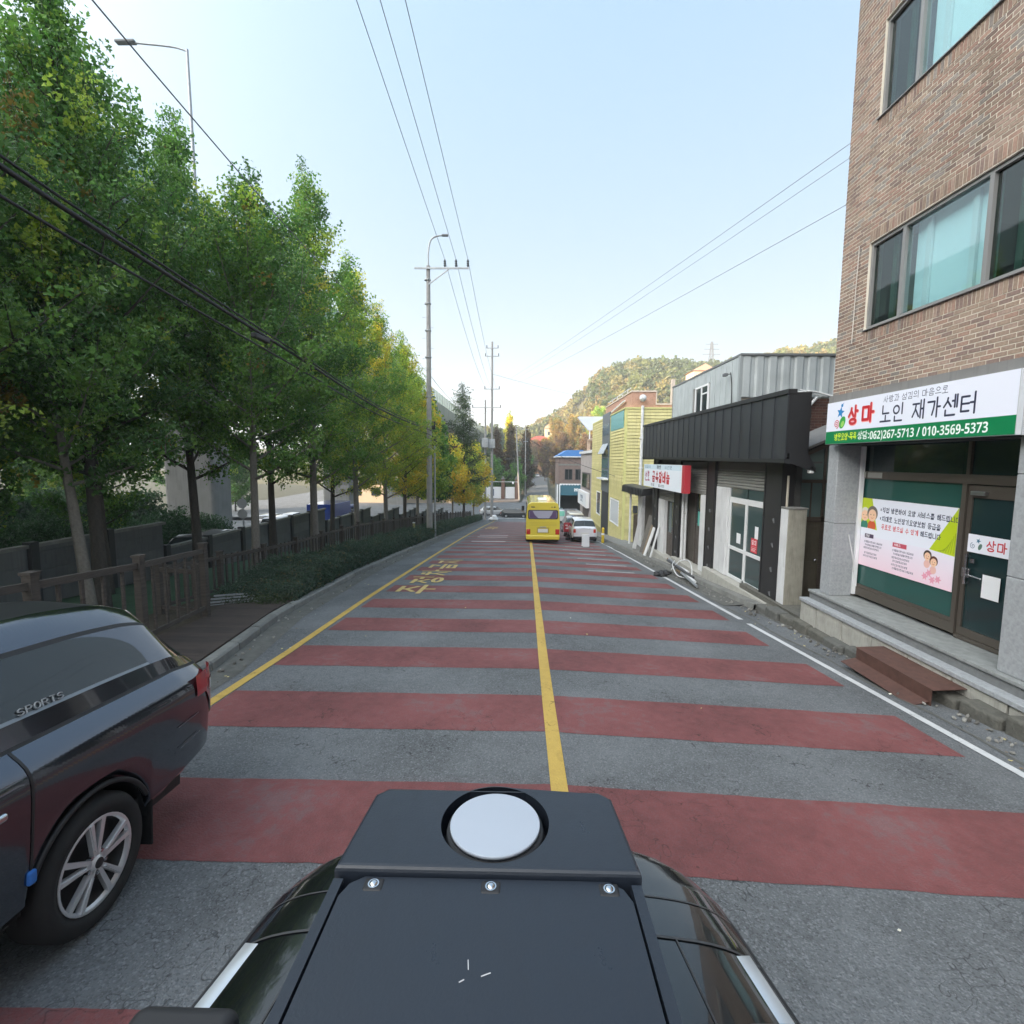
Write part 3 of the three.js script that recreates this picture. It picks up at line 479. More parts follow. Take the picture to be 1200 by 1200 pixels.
// hedge and weeds
{
  reseed(1500); const t = thing('hedge', 'low dark green clipped hedge running along the left kerb', 'hedge', [-6.3, prof(12), -12]), items = [], stems = [];
  for (let i = 0; i < 15000; i++) {
    const d = 11.4 + 65 * Math.pow(rnd(), 1.45), lump = 0.06 * Math.sin(d * 2.9) + 0.07 * Math.sin(d * 1.3 + 2), front = kx(d) - 0.28, back = -7.0, u = rnd(), end = sstep(11.3, 12.6, d), H = (0.60 + lump + 0.06 * Math.sin(d * 6.1)) * (0.35 + 0.65 * end);
    let x, y; const s = rnd(); if (s < 0.45) { x = lerp(back, front, u); y = H - 0.10 * rnd() - 0.1 * Math.pow(Math.abs(u * 2 - 1), 6); } else if (s < 0.85) { x = front + rr(-0.12, 0.08); y = 0.08 + (H - 0.1) * u; } else { x = lerp(back, front, rnd()); y = H * rr(0.3, 1); }
    const v = rr(0.6, 1.35), dk = rnd() < 0.06 ? [0.15, 0.13, 0.05] : [0.058, 0.105, 0.062];
    items.push({ p: [x + 6.3, prof(d) + 0.12 + y - prof(12), 12 - d], r: [rr(-0.8, 0.8), rr(0, 6.28), rr(-0.8, 0.8)], s: rr(0.8, 1.35) * (d > 26 ? 1.35 : 1), c: lin(dk[0] * v, dk[1] * v, dk[2] * v) });
  }
  for (let d = 11.8; d < 40; d += 0.3) { const x = rr(-7, kx(d) - 0.5), y = prof(d) + 0.05; for (let k = 0; k < 3; k++) stems.push(ROD([x, y, -d], [x + rr(-0.25, 0.25), y + 0.55, -d + rr(-0.25, 0.25)], 0.010, 0.005, 4)); }
  fillLeaves(t, 'foliage', SPRHEDGE, items); part(t, 'stem', stems, m.barkDark, { kind: 'stuff' });
  const w = thing('weeds', 'tuft of tall grass and weeds at the near end of the hedge by the kerb', 'weeds', [-5.6, prof(11.5) + 0.1, -11.5]), wi = []; w.userData.kind = 'stuff';
  for (let i = 0; i < 420; i++) { const d = rr(10.9, 13.5), x = rr(-6.6, kx(d) - 0.2), y = rr(0, 0.32) * rnd(); const v = rr(0.6, 1.4); wi.push({ p: [x + 5.6, prof(d) + 0.1 + y - prof(11.5) - 0.08, 11.5 - d], r: [rr(-0.6, 0.6), rr(0, 6), rr(-0.6, 0.6)], s: rr(0.7, 1.3), c: lin(0.06 * v, 0.09 * v, 0.03 * v) }); }
  fillLeaves(w, 'weed_leaves', SPRHEDGE, wi);
}
// wooden fence: near stretch by the pickup, then the long low stretch behind the hedge
function fenceRun(t, P, H, gap, pickW, bottom = 0.16) { // P: [x,d,baseY]
  P.forEach(([x, d, y], i) => {
    part(t, 'post', [B(x - 0.055, x + 0.055, y - 0.2, y + H, -d - 0.055, -d + 0.055), B(x - 0.07, x + 0.07, y + H, y + H + 0.035, -d - 0.07, -d + 0.07)], m.timber);
    if (!i) return; const [x0, d0, y0] = P[i - 1];
    part(t, 'rail', BAR([x0, y0 + H - 0.13, -d0], [x, y + H - 0.13, -d], 0.05, 0.09), m.timber);
    part(t, 'rail', BAR([x0, y0 + bottom, -d0], [x, y + bottom, -d], 0.045, 0.07), m.timber);
    const n = Math.round(Math.hypot(x - x0, d - d0) / gap); for (let k = 1; k < n; k++) { const q = k / n, X = lerp(x0, x, q), D = lerp(d0, d, q), Y = lerp(y0, y, q); part(t, 'picket', B(X - 0.016, X + 0.016, Y + bottom - 0.05, Y + H - 0.18 + (gap < 0.3 ? 0.12 : 0), -D - pickW, -D + pickW), m.timber); }
  });
}
{
  const t = thing('wooden_fence', 'dark brown wooden fence with wide-set pickets behind the dark pickup', 'fence', [-5.7, prof(6), -6]);
  fenceRun(t, [[-5.6, 1.6], [-5.64, 3.7], [-5.68, 5.7], [-5.78, 7.5], [-6.16, 9.65]].map(([x, d]) => [x, d, prof(d) + 0.1]), 1.5, 0.38, 0.022, 0.26);
  const t2 = thing('wooden_fence', 'long low dark wooden picket fence behind the hedge under the trees', 'fence', [-7.3, prof(12), -12]), Q = [];
  for (let i = 0; i < 31; i++) { const d = 10.0 + i * 2.1; Q.push([-7.32, d, prof(d) + 0.12 + 0.30 * sstep(14, 24, d)]); }
  Q.unshift([-6.4, 9.8, prof(9.8) + 0.1]); fenceRun(t2, Q.slice(0, 15), 1.06, 0.26, 0.028); fenceRun(t2, Q.slice(14), 1.06, 0.42, 0.03);
}
{ // boardwalk ramp between fence and kerb, plank by plank
  const t = thing('boardwalk', 'dark brown plank boardwalk ramp between kerb and wooden fence', 'boardwalk', [-5.5, prof(9), -9]); reseed(1600);
  for (let i = 0; i < 30; i++) { const d = 5.9 + i * 0.19; const a = kx(d) - 0.2, b = -6.15 - 0.35 * sstep(9, 11, d); part(t, 'plank', B(b, a, prof(d) + 0.12 + rr(-0.004, 0.004), prof(d) + 0.165, -d - 0.088, -d + 0.088), rnd() < 0.5 ? m.deck : mt('deck_b', [0.075, 0.055, 0.047], 0.8, { map: 'grain', size: 0.8 })); }
  for (let k = 0; k < 4; k++) part(t, 'edge_strip', BAR([-6.9, prof(10.9) + 0.14 + k * 0.045, -10.75 - k * 0.12], [kx(11.4) - 0.35, prof(11.5) + 0.20 + k * 0.03, -11.5 - k * 0.12], 0.06, 0.03), m.steel);
}
// panel wall beside the lower road
{
  const t = thing('panel_wall', 'grey concrete panel wall with dark posts between green path and lower road', 'wall', [-11.3, prof(10), -10]); reseed(1700);
  const pm = [0, 1, 2].map((i) => mt('wall_panel' + i, [0.13 + 0.015 * i, 0.135 + 0.015 * i, 0.14 + 0.015 * i], 0.85, { map: 'streak', size: 2.1 + i * 0.3 }));
  for (let d = -4; d < 77; d += 2.2) {
    const top = d < 15.5 ? 0.52 : d < 27 ? -0.28 : prof(Math.floor((d - 27) / 8.8) * 8.8 + 30) + 1.35, bot = prof(d) - 0.6;
    for (let y = bot; y < top - 0.12; y += 0.45) { const y1 = Math.min(top - 0.08, y + 0.442); part(t, 'panel', B(-11.36, -11.26, y, y1, -d - 2.08, -d - 0.12), pm[Math.floor(rnd() * 3)]); }
    part(t, 'coping', B(-11.40, -11.22, top - 0.08, top, -d - 2.2, -d), m.concrete);
    part(t, 'post', B(-11.38, -11.18, bot, top + 0.06, -d - 0.1, -d + 0.1), mt('dark_post', [0.035, 0.037, 0.04], 0.6));
  }
}
{ reseed(1780); const t = thing('shrub_row', 'dark shrubs along the far side of the lower road under the highway', 'shrubs', [-33, lowRoad(20), -20]), it = []; for (let i = 0; i < 3600; i++) { const d = rr(4, 44), H = 3.0 + 0.5 * Math.sin(d * 0.9), x = -33 + rr(-1.4, 1.4), y = H * rr(0.1, 1), v = rr(0.6, 1.4); it.push({ p: [x + 33, lowRoad(d) + y - lowRoad(20), 20 - d], r: [rr(-0.7, 0.7), rr(0, 6.28), rr(-0.7, 0.7)], s: rr(0.9, 1.5), c: lin(0.045 * v, 0.10 * v, 0.04 * v) }); } fillLeaves(t, 'foliage', SPRFAR[0], it); part(t, 'stem', Array.from({ length: 30 }, () => { const d = rr(4, 44), x = rr(-33.8, -32.2); return ROD([x, lowRoad(d), -d], [x + rr(-0.4, 0.4), lowRoad(d) + 1.6, -d], 0.04, 0.015, 5); }), m.barkDark, { kind: 'stuff' }); }
{ // roadside shrubs beyond the wall
  reseed(1750); const t = thing('shrub_row', 'dark green shrubs growing beyond the panel wall under the trees', 'shrubs', [-17, lowRoad(16), -16]), it = [];
  for (let i = 0; i < 9000; i++) { const d = rr(1, 28), a = rnd() * 6.28, r = Math.sqrt(rnd()), H = 2.3 + 0.3 * Math.sin(d * 1.1), x = -16.9 + Math.cos(a) * r * 1.1, y = H * (0.55 + 0.45 * Math.sin(a) * r) * rr(0.5, 1.05), v = rr(0.6, 1.4); it.push({ p: [x + 17, lowRoad(d) + y - lowRoad(16), 16 - d], r: [rr(-0.7, 0.7), rr(0, 6.28), rr(-0.7, 0.7)], s: rr(0.9, 1.5), c: lin(0.045 * v, 0.10 * v, 0.04 * v) }); }
  fillLeaves(t, 'foliage', SPR[0], it); part(t, 'stem', Array.from({ length: 40 }, () => { const d = rr(3, 29), x = rr(-17.6, -16.2); return ROD([x, lowRoad(d), -d], [x + rr(-0.4, 0.4), lowRoad(d) + 1.4, -d], 0.03, 0.012, 5); }), m.barkDark, { kind: 'stuff' });
}
// elevated road with its noise barrier
{
  const t = thing('elevated_road', 'elevated highway on concrete piers with grey-green noise barrier above the trees', 'highway', [-26, lowRoad(41), -41]);
  const cm = mt('viaduct_concrete', [0.25, 0.25, 0.24], 0.85, { map: 'streak', size: 5 }), top = 11.6;
  part(t, 'deck', [PR([[-33, top], [-33, top - 0.5], [-30, top - 1.0], [-28.8, top - 2.6], [-23.6, top - 2.6], [-22.4, top - 1.0], [-19.7, top - 0.5], [-19.7, top], [-19.9, top], [-19.9, top + 0.001]], -290, 90, 'z')], cm);
  part(t, 'parapet', B(-20.0, -19.72, top, top + 1.0, -290, 90), cm); part(t, 'parapet', B(-33, -32.7, top, top + 1.0, -290, 90), cm);
  for (let k = 0; k < 11; k++) { const d = 41 + (k - 3) * 32, y = prof(clamp(d, -60, 300)) - 0.9; part(t, 'pier', [RB(-28.2, -24.2, y, top - 2.6, -d - 1.3, -d + 1.3, 0.35, 3), B(-26.25, -26.15, y, top - 2.7, -d + 1.29, -d + 1.34)], cm); }
  const pa = [mt('barrier_a', [0.20, 0.26, 0.24], 0.5, { map: 'streak', size: 3 }), mt('barrier_b', [0.23, 0.29, 0.265], 0.5, { map: 'streak', size: 3 })], pg = mt('barrier_clear', [0.62, 0.72, 0.68], 0.25, { trans: 0.55, ior: 1.5 });
  for (let d = -88, i = 0; d < 288; d += 4, i++) {
    part(t, 'noise_panel', B(-19.90, -19.80, top + 1.0, top + 4.2, -d - 3.9, -d - 0.1), pa[i % 2]);
    part(t, 'clear_panel', B(-19.87, -19.83, top + 4.26, top + 6.6, -d - 3.9, -d - 0.1), pg);
    part(t, 'barrier_post', B(-19.93, -19.76, top + 0.9, top + 6.7, -d - 0.09, -d + 0.09), m.steel);
  }
  const g = thing('pier_guard', 'black and yellow striped guard boards around the foot of the concrete pier', 'guard', [-25, lowRoad(37), -37.5]);
  const hz = canvasMat('hazard_stripes', 512, 64, (c, W, H) => { c.fillStyle = '#8d8a70'; c.fillRect(0, 0, W, H); c.fillStyle = '#17181a'; for (let x = -64; x < W + 64; x += 64) { c.beginPath(); c.moveTo(x, H); c.lineTo(x + 32, H); c.lineTo(x + 72, 0); c.lineTo(x + 40, 0); c.fill(); } });
  const y = lowRoad(37) - 0.05; part(g, 'striped_board', faceZ(-24.6, y + 1.0, -36.9, 5.4, 0.62), hz, { uv: true }); part(g, 'back_board', B(-27.3, -21.9, y + 0.69, y + 1.31, -37.0, -36.91), m.steel); part(g, 'rail', B(-27.3, -21.6, y + 0.55, y + 0.66, -36.98, -36.9), m.steel);
  for (let x = -27.2; x < -21.8; x += 1.3) part(g, 'leg', B(x, x + 0.12, y - 0.3, y + 1.3, -37.14, -37.01), m.steel);
}
// lamp standing on the elevated road
{
  const t = thing('street_lamp', 'tall grey street lamp with long arm rising from the elevated highway', 'street lamp', [-20.2, 12.6, -32.9]);
  part(t, 'pole', ROD([-20.2, 12.5, -32.9], [-20.3, 26.85, -32.9], 0.13, 0.075, 10), m.steel); part(t, 'arm', TU([[-20.3, 26.75, -32.9], [-20.9, 26.95, -32.9], [-23.5, 27.25, -32.9]], 0.055, 8), m.steel);
  part(t, 'lamp_head', RB(-24.6, -23.4, 27.2, 27.38, -33.08, -32.72, 0.07, 3), mt('lamp_head_grey', [0.13, 0.14, 0.15], 0.5));
}
// utility pole with a lamp arm
const XA = -5.9, DA = 32.4, YA = 14.05;
{
  const y0 = prof(DA), t = thing('utility_pole', 'grey concrete utility pole with crossarm and curved lamp arm beside the hedge', 'utility pole', [XA, y0, -DA]);
  part(t, 'pole', ROD([XA, y0 - 0.3, -DA], [XA + 0.06, YA + 0.2, -DA], 0.20, 0.115, 14), m.poleConcrete);
  part(t, 'crossarm', [B(XA - 0.75, XA + 2.55, YA - 0.04, YA + 0.05, -DA + 0.12, -DA + 0.21), BAR([XA + 0.08, YA - 0.95, -DA + 0.14], [XA + 1.35, YA - 0.05, -DA + 0.14], 0.06)], m.steel);
  for (const x of [XA + 1.1, XA + 1.78, XA + 2.5]) part(t, 'insulator', M(CY(x, YA + 0.05, YA + 0.5, -DA + 0.16, 0.05, 0.045, 8), ...[0.14, 0.26, 0.38].map((k) => CY(x, YA + k, YA + k + 0.05, -DA + 0.16, 0.085, 0.07, 10))), mt('insulator_dark', [0.02, 0.025, 0.03], 0.25));
  part(t, 'lamp_arm', TU([[XA + 0.06, YA + 0.1, -DA], [XA + 0.1, YA + 1.2, -DA], [XA + 0.28, YA + 1.75, -DA], [XA + 0.75, YA + 1.95, -DA], [XA + 1.05, YA + 1.94, -DA]], 0.05, 8), m.steel);
  part(t, 'lamp_head', RB(XA + 0.9, XA + 1.3, YA + 1.9, YA + 2.03, -DA - 0.09, -DA + 0.09, 0.05), mt('lamp_head_grey', [0.13, 0.14, 0.15], 0.5));
  part(t, 'band', [0.6, 2.0, 3.6, 5.2, 7.6, 9.2].map((k) => CY(XA + 0.02, YA - k - 0.06, YA - k, -DA, 0.2, 0.2, 14)), m.steel);
  for (let i = 0; i < 16; i++) { const y = y0 + 4.5 + i * 0.62; part(t, 'step_bolt', ROD([XA + (i % 2 ? -0.34 : 0.06), y, -DA], [XA + (i % 2 ? 0.06 : 0.38), y, -DA], 0.012), m.steel); }
  part(t, 'cable_box', [RB(XA + 0.2, XA + 0.5, 3.4, 4.0, -DA - 0.12, -DA + 0.12), RB(XA + 0.22, XA + 0.42, 4.4, 4.9, -DA - 0.1, -DA + 0.1)], m.blackPlastic);
  part(t, 'conduit', CY(XA + 0.36, y0, 3.4, -DA, 0.06, 0.06, 8), m.steel);
}
const catv = (a, b, sag, n = 10) => Array.from({ length: n + 1 }, (_, i) => { const t = i / n; return [lerp(a[0], b[0], t), lerp(a[1], b[1], t) - sag * 4 * t * (1 - t), lerp(a[2], b[2], t)]; });
const BX = -4.75, BD = 80;
[[XA + 1.1, 'left'], [XA + 1.78, 'middle'], [XA + 2.5, 'right']].forEach(([x, w], i) => {
  one('overhead_wire', w + ' of three power wires running from the lamp-arm pole up over the street', 'wire', TU(catv([x, YA + 0.52, -DA + 0.16], [x - 0.22, YA + 5.2, 27], 0.35, 14), 0.0125, 5), m.wireGrey, 'power wires along the street');
  one('overhead_wire', w + ' of three power wires running from the lamp-arm pole to the twin poles', 'wire', TU(catv([x, YA + 0.52, -DA + 0.16], [BX - 0.9 + i * 0.8, 13.4, -BD], 0.9, 14), 0.013, 5), m.wireGrey, 'power wires along the street');
});
one('overhead_cable', 'thick black bundled cable slung low across the tree crowns on the left', 'cable', [TU([[-5.75, 4.35, -DA], [-5.55, 4.35, -24], [-5.4, 4.5, -18], [-5.4, 4.92, -12.9], [-5.5, 5.35, -8], [-5.55, 5.62, -5.4], [-5.6, 6.4, -1], [-5.7, 8.5, 12]], 0.035, 6, 60), TU([[-5.75, 4.45, -DA], [-5.55, 4.45, -24], [-5.42, 4.6, -18], [-5.42, 5.02, -12.9], [-5.52, 5.46, -8], [-5.57, 5.74, -5.4], [-5.62, 6.5, -1], [-5.7, 8.6, 12]], 0.02, 6, 60), RB(-5.5, -5.38, 4.95, 5.06, -11.1, -10.5, 0.03)], m.wire);
one('overhead_cable', 'thin black cable hanging just below the thick bundle across the trees on the left', 'cable', TU([[-5.75, 4.05, -DA], [-5.5, 4.1, -24], [-5.4, 4.25, -18], [-5.38, 4.64, -12.9], [-5.5, 5.06, -8], [-5.55, 5.30, -5.4], [-5.6, 6.05, -1], [-5.7, 8.2, 12]], 0.022, 6, 60), m.wire);
one('overhead_wire', 'thin wire slanting across the treetops on the left from the top of the view', 'wire', TU([[-5.75, 7.75, -DA], [-5.4, 7.55, -18], [-5.3, 7.65, -12.2], [-5.25, 7.95, -7.5], [-5.25, 8.1, -6], [-5.3, 8.7, -1], [-5.4, 10.5, 12]], 0.011, 5, 50), m.wireGrey);
one('overhead_wire', 'thin wire dropping from the lamp-arm pole past the pine to the twin poles', 'wire', TU(catv([-5.8, 7.75, -DA], [BX - 0.6, 10.2, -BD], 1.6, 14), 0.014, 5), m.wireGrey);
// twin poles beyond the crossing
function farPole(name, label, x, d, top, r, arms, box, lean = 0) {
  const y0 = prof(d), t = thing(name, label, 'utility pole', [x, y0, -d]); part(t, 'pole', ROD([x, y0 - 0.3, -d], [x + lean, top, -d], r, r * 0.6, 10), m.poleConcrete);
  arms.forEach(([y, a, b]) => part(t, 'crossarm', B(x + a, x + b, y - 0.05, y + 0.06, -d + 0.16, -d + 0.28), m.steel));
  arms.forEach(([y, a, b]) => [a + 0.1, b - 0.1].forEach((k) => part(t, 'insulator', CY(x + k, y + 0.06, y + 0.45, -d + 0.22, 0.07, 0.05, 8), mt('insulator_dark', [0.02, 0.025, 0.03], 0.25))));
  if (box) part(t, 'transformer_box', RB(x - 0.5, x + 0.5, box, box + 1.4, -d + 0.2, -d + 0.9, 0.05), m.steel); return t;
}
farPole('utility_pole', 'tallest pole at the far crossing with two tiers of crossarms', BX, BD, 20.4, 0.24, [[19.4, -0.9, 1.0], [18.2, -1.1, 1.1], [13.3, -1.2, 1.2]], 4.3);
farPole('utility_pole', 'shorter of the twin poles at the far crossing, with a wide lower crossarm', BX - 0.95, BD - 1, 11.6, 0.2, [[10.4, -2.0, 2.4]], 4.4);
farPole('utility_pole', 'leaning concrete pole beside the brick gateposts across the crossing', -0.6, 118, 10.4, 0.24, [[9.6, -0.8, 0.8]], 0, -0.9);
farPole('utility_pole', 'thin pale pole among the brown conifers beyond the gateposts', 0.75, 130, 11.4, 0.18, [[10.2, -0.9, 0.9], [7.2, -0.6, 0.6]], 0);
const xw = (label, a, b, sag, r = 0.02, mm = m.wireGrey) => one('overhead_wire', label, 'wire', TU(catv(a, b, sag, 14), r, 5), mm, 'wires strung across the street');
xw('upper wire running from the twin poles to the corner of the brick building', [BX, 13.4, -BD], [6.24, 8.62, -10.60], 0.3, 0.0055);
xw('middle wire running from the twin poles to the corner of the brick building', [BX, 12.9, -BD], [6.24, 8.35, -10.60], 0.3, 0.0045);
xw('lower wire running from the twin poles to the corner of the brick building', [BX, 12.7, -BD], [6.24, 7.5, -10.60], 0.35, 0.0055);
xw('wire crossing the sky from the twin poles towards the wooded hill', [BX, 15.6, -BD], [26, 15.0, -120], 0.5, 0.022);
xw('black wire from the twin poles dropping across to the yellow building', [BX, 10.4, -BD], [6.85, 1.4, -38], 1.2, 0.022, m.wire);
xw('low wire from the twin poles across the crossing to the blue-roofed building', [BX, 4.6, -BD], [6.2, 2.2, -84], 0.8, 0.022, m.wire);
xw('lowest wire sagging between the twin poles and the leaning pole', [BX, 3.6, -BD], [-1.2, 3.0, -118], 0.4, 0.022, m.wire);
// ================================================================ RIGHT SIDE: buildings
// wall facing the street: rectangle in (d, y) with openings, pulled from x0 to x1
function wallX(x0, x1, d0, d1, y0, y1, holes) {
  const s = new THREE.Shape([[-d0, y0], [-d1, y0], [-d1, y1], [-d0, y1]].map((p) => new THREE.Vector2(...p)));
  for (const [a, b, c, e] of holes) s.holes.push(new THREE.Path([[-a, c], [-a, e], [-b, e], [-b, c]].map((p) => new THREE.Vector2(...p))));
  const g = new THREE.ExtrudeGeometry(s, { depth: x1 - x0, bevelEnabled: false }), p = g.attributes.position, n = g.attributes.normal;
  for (let i = 0; i < p.count; i++) { const [x, y, z] = [p.getX(i), p.getY(i), p.getZ(i)]; p.setXYZ(i, z + x0, y, x); const [a, b, c] = [n.getX(i), n.getY(i), n.getZ(i)]; n.setXYZ(i, c, b, a); }
  return flip(g);
}
const BX_ = (d0, d1, y0, y1, x0, x1) => B(x0, x1, y0, y1, -d1, -d0); // box by street distance
// ---------------------------------------------------------------- brick building with the care centre
const FX = 6.2;
{
  const t = thing('brick_building', 'tan brick building with wide sliding windows above the care centre shop', 'building', [FX, -0.15, -6]);
  const mortar = mt('mortar', [0.80, 0.74, 0.63], 0.95, { map: 'streak', size: 2.3, bump: 0.003 });
  const WL = [[5.2, 9.77, 4.921, 6.444], [5.2, 9.77, 8.539, 10.129]], D1 = 10.57, D0 = -4, Y0 = 3.84, Y1 = 13.2;
  const sideM = mt('side_brick', [0.26, 0.17, 0.13], 0.9, { map: 'streak', size: 2 });
  part(t, 'wall', [wallX(FX + 0.012, FX + 0.26, D0, D1 - 0.01, Y0 - 0.1, Y1, WL)], mortar);
  part(t, 'wall', [BX_(D1 - 0.26, D1 - 0.01, -1.2, Y1, FX + 0.27, 15), BX_(D0, D0 + 0.25, -1, Y1, FX + 0.27, 15), BX_(D0, D1, -1, Y1, 15, 15.2), BX_(D0, D1 - 0.27, Y1 - 0.3, Y1, FX + 0.27, 15), BX_(D0, D1 - 0.27, 3.5, 3.7, FX + 0.27, 15), BX_(D0, D1 - 0.27, 7.0, 7.2, FX + 0.27, 15)], sideM);
  part(t, 'parapet', BX_(D0 - 0.05, D1 + 0.05, Y1, Y1 + 0.2, FX - 0.05, FX + 0.35), m.concrete);
  // bricks
  reseed(3001);
  const bw = 0.187, bh = 0.0535, g = metreUV(new THREE.BoxGeometry(0.03, bh, bw)), gh = metreUV(new THREE.BoxGeometry(0.03, bh, 0.09)), gs = metreUV(new THREE.BoxGeometry(0.034, bw, bh)), cols = [[0.37, 0.27, 0.21], [0.40, 0.295, 0.225], [0.33, 0.235, 0.185], [0.43, 0.31, 0.25], [0.285, 0.20, 0.17], [0.41, 0.265, 0.205], [0.34, 0.295, 0.265], [0.37, 0.235, 0.185]];
  const bm = cols.map((c, i) => mt('brick' + i, c, 0.9, { map: 'blotch', size: 0.33, bump: 0.003, bsize: 0.15 })), all = [];
  const inHole = (d, y, md, my) => WL.some(([a, b, c, e]) => d > a - md && d < b + md && y > c - my && y < e + my);
  for (let r = 0; Y0 + r * 0.067 < Y1 - 0.05; r++) for (let k = 0; k < 75; k++) { const d = D1 - 0.1 - k * 0.2 - (r % 2 ? 0.1 : 0), y = Y0 + 0.034 + r * 0.067; if (d < D0 + 0.1 || inHole(d, y, 0.095, 0.209)) continue; all.push([d, y, 0]); }
  for (let r = 1; Y0 + r * 0.067 < Y1 - 0.05; r += 2) all.push([D1 - 0.05, Y0 + 0.034 + r * 0.067, 3]);
  for (const [a, b, c, e] of WL) for (const y of [c - 0.11, e + 0.11]) for (let d = b - 0.034; d > a - 0.1; d -= 0.067) all.push([d, y, 1]);
  for (const [a, b, c, e] of WL) for (let r = 1; Y0 + r * 0.067 < e + 0.2; r += 2) if (Y0 + r * 0.067 + 0.034 > c - 0.209) all.push([b + 0.05, Y0 + r * 0.067 + 0.034, 3]);
  const seen = all.filter((q) => q[0] > 6.25).sort((p, q) => (p[0] ** 2 + (p[1] - 2.5) ** 2) - (q[0] ** 2 + (q[1] - 2.5) ** 2));
  const first = new Set(seen.slice(0, 300)), rest = all.filter((q) => !first.has(q));
  const place = (q) => [FX + 0.0235 + rr(-0.0025, 0.0015), q[1], -q[0]];
  for (const q of first) { const me = shade(new THREE.Mesh(q[2] === 1 ? gs : q[2] === 3 ? gh : g, bm[Math.floor(rnd() * 6)])); me.name = 'brick'; const p = place(q); me.position.set(p[0] - FX, p[1] + 0.15, p[2] + 6); t.add(me); }
  for (const kind of [0, 1, 3]) {
    const L = rest.filter((q) => (q[2] === 2 ? 3 : q[2]) === kind), im = new THREE.InstancedMesh(kind === 1 ? gs : kind === 3 ? gh : g, mt('brick_field', [1, 1, 1], 0.9, { map: 'blotch', size: 0.33, bump: 0.003, bsize: 0.15 }), L.length), q = new THREE.Object3D();
    L.forEach((b, i) => { const p = place(b); q.position.set(p[0] - FX, p[1] + 0.15, p[2] + 6); q.updateMatrix(); im.setMatrixAt(i, q.matrix); const c = cols[Math.floor(rnd() * 8)], v = rr(0.85, 1.12) * (0.93 + 0.06 * Math.sin(b[0] * 1.3 + b[1]) + 0.05 * Math.sin(b[0] * 0.7 - b[1] * 1.9)) * (1 - 0.28 * sstep(0.55, 0.95, Math.sin(b[0] * 7.3) * Math.sin(b[0] * 2.1 + 1)) * (WL.some((w) => b[1] < w[2] && b[1] > w[2] - 1.7) ? 1 : 0.25)); im.setColorAt(i, lin(c[0] * v, c[1] * v, c[2] * v)); });
    im.name = kind === 1 ? 'soldier_bricks' : kind === 3 ? 'half_bricks' : 'brick_field'; im.userData.kind = 'stuff'; shade(im); t.add(im);
  }
  // sliding windows
  const frame = mt('window_frame', [0.22, 0.22, 0.22], 0.4), dark = mt('room_dark', [0.05, 0.06, 0.06], 0.9), blind = mt('blind', [0.74, 0.83, 0.85], 0.8), sash = mt('sash_white', [0.72, 0.75, 0.76], 0.5);
  for (const [a, b, c, e] of WL) {
    const ms = [b, b - 0.80, b - 2.38, b - 3.9, a], x = FX + 0.05;
    const w = part(t, 'window', [BX_(a, b, c, c + 0.06, x, x + 0.12), BX_(a, b, e - 0.06, e, x, x + 0.12), ...ms.map((d, i) => BX_(i === 0 ? d - 0.05 : i === 4 ? d : d - 0.035, i === 0 ? d : i === 4 ? d + 0.05 : d + 0.035, c + 0.06, e - 0.06, x, x + 0.12))], frame);
    for (let i = 0; i < 4; i++) {
      const d1 = ms[i] - 0.04, d0 = ms[i + 1] + 0.04; part(w, 'pane', BX_(d0, d1, c + 0.06, e - 0.06, x + 0.05, x + 0.056), i === 1 ? m.glassTeal : m.glassTint);
      const n = i === 0 ? 1 : 2; for (let k = 0; k < n; k++) { const q = i === 0 ? lerp(d0, d1, 0.5) : lerp(d0, d1, k ? 0.24 : 0.80); part(w, 'sash', BX_(q - 0.05, q + 0.05, c + 0.06, e - 0.06, x + 0.15, x + 0.19), sash); }
      if (i === 1) part(w, 'blind', BX_(d0, d1, c, e, x + 0.20, x + 0.21), blind); else part(w, 'blind', BX_(d0, d1, c, e, x + 0.5, x + 0.51), dark);
    }
    part(t, 'sill', BX_(a - 0.02, b + 0.02, c - 0.015, c - 0.001, FX - 0.03, FX + 0.04), frame);
  }
  part(t, 'conduit', TU([[FX - 0.03, 6.5, -10.0], [FX - 0.03, 5.6, -10.02], [FX - 0.03, 4.75, -10.03]], 0.009), mt('pale_conduit', [0.5, 0.46, 0.42], 0.7));
  part(t, 'lintel', BX_(D0, D1, 3.68, 3.835, FX - 0.06, FX + 0.25), mt('grey_lintel', [0.22, 0.215, 0.21], 0.9, { map: 'streak', size: 1.4 }));
  part(t, 'cable_bracket', [B(6.22, 6.26, 8.33, 8.37, -10.61, -10.571), B(6.22, 6.26, 7.48, 7.52, -10.61, -10.571)], m.steel);
  // granite pillars, slab by slab
  const slabs = (name, d0, d1, x0, x1, ys) => ys.slice(1).forEach((y, i) => part(t, name, RB(x0, x1, ys[i] + 0.003, y - 0.003, -d1, -d0, 0.012, 2), m.granite));
  slabs('granite_slab', 10.24, 10.56, FX, FX + 0.44, [-0.15, 1.32, 2.87]); slabs('granite_slab', 5.55, 6.56, FX, FX + 0.5, [-0.15, 1.10, 2.4, 2.87]);
  part(t, 'pillar_panel', RB(FX - 0.14, FX + 0.3, 2.87, 4.15, -6.42, -5.6, 0.01), mt('grey_panel', [0.50, 0.53, 0.56], 0.5, { map: 'streak', size: 2.2 }));
  part(t, 'pillar_cable', TU([[FX - 0.02, 2.4, -6.05], [FX - 0.02, 1.2, -6.1], [FX - 0.03, 0.7, -5.95], [FX - 0.02, -0.1, -5.9]], 0.012), m.steel);
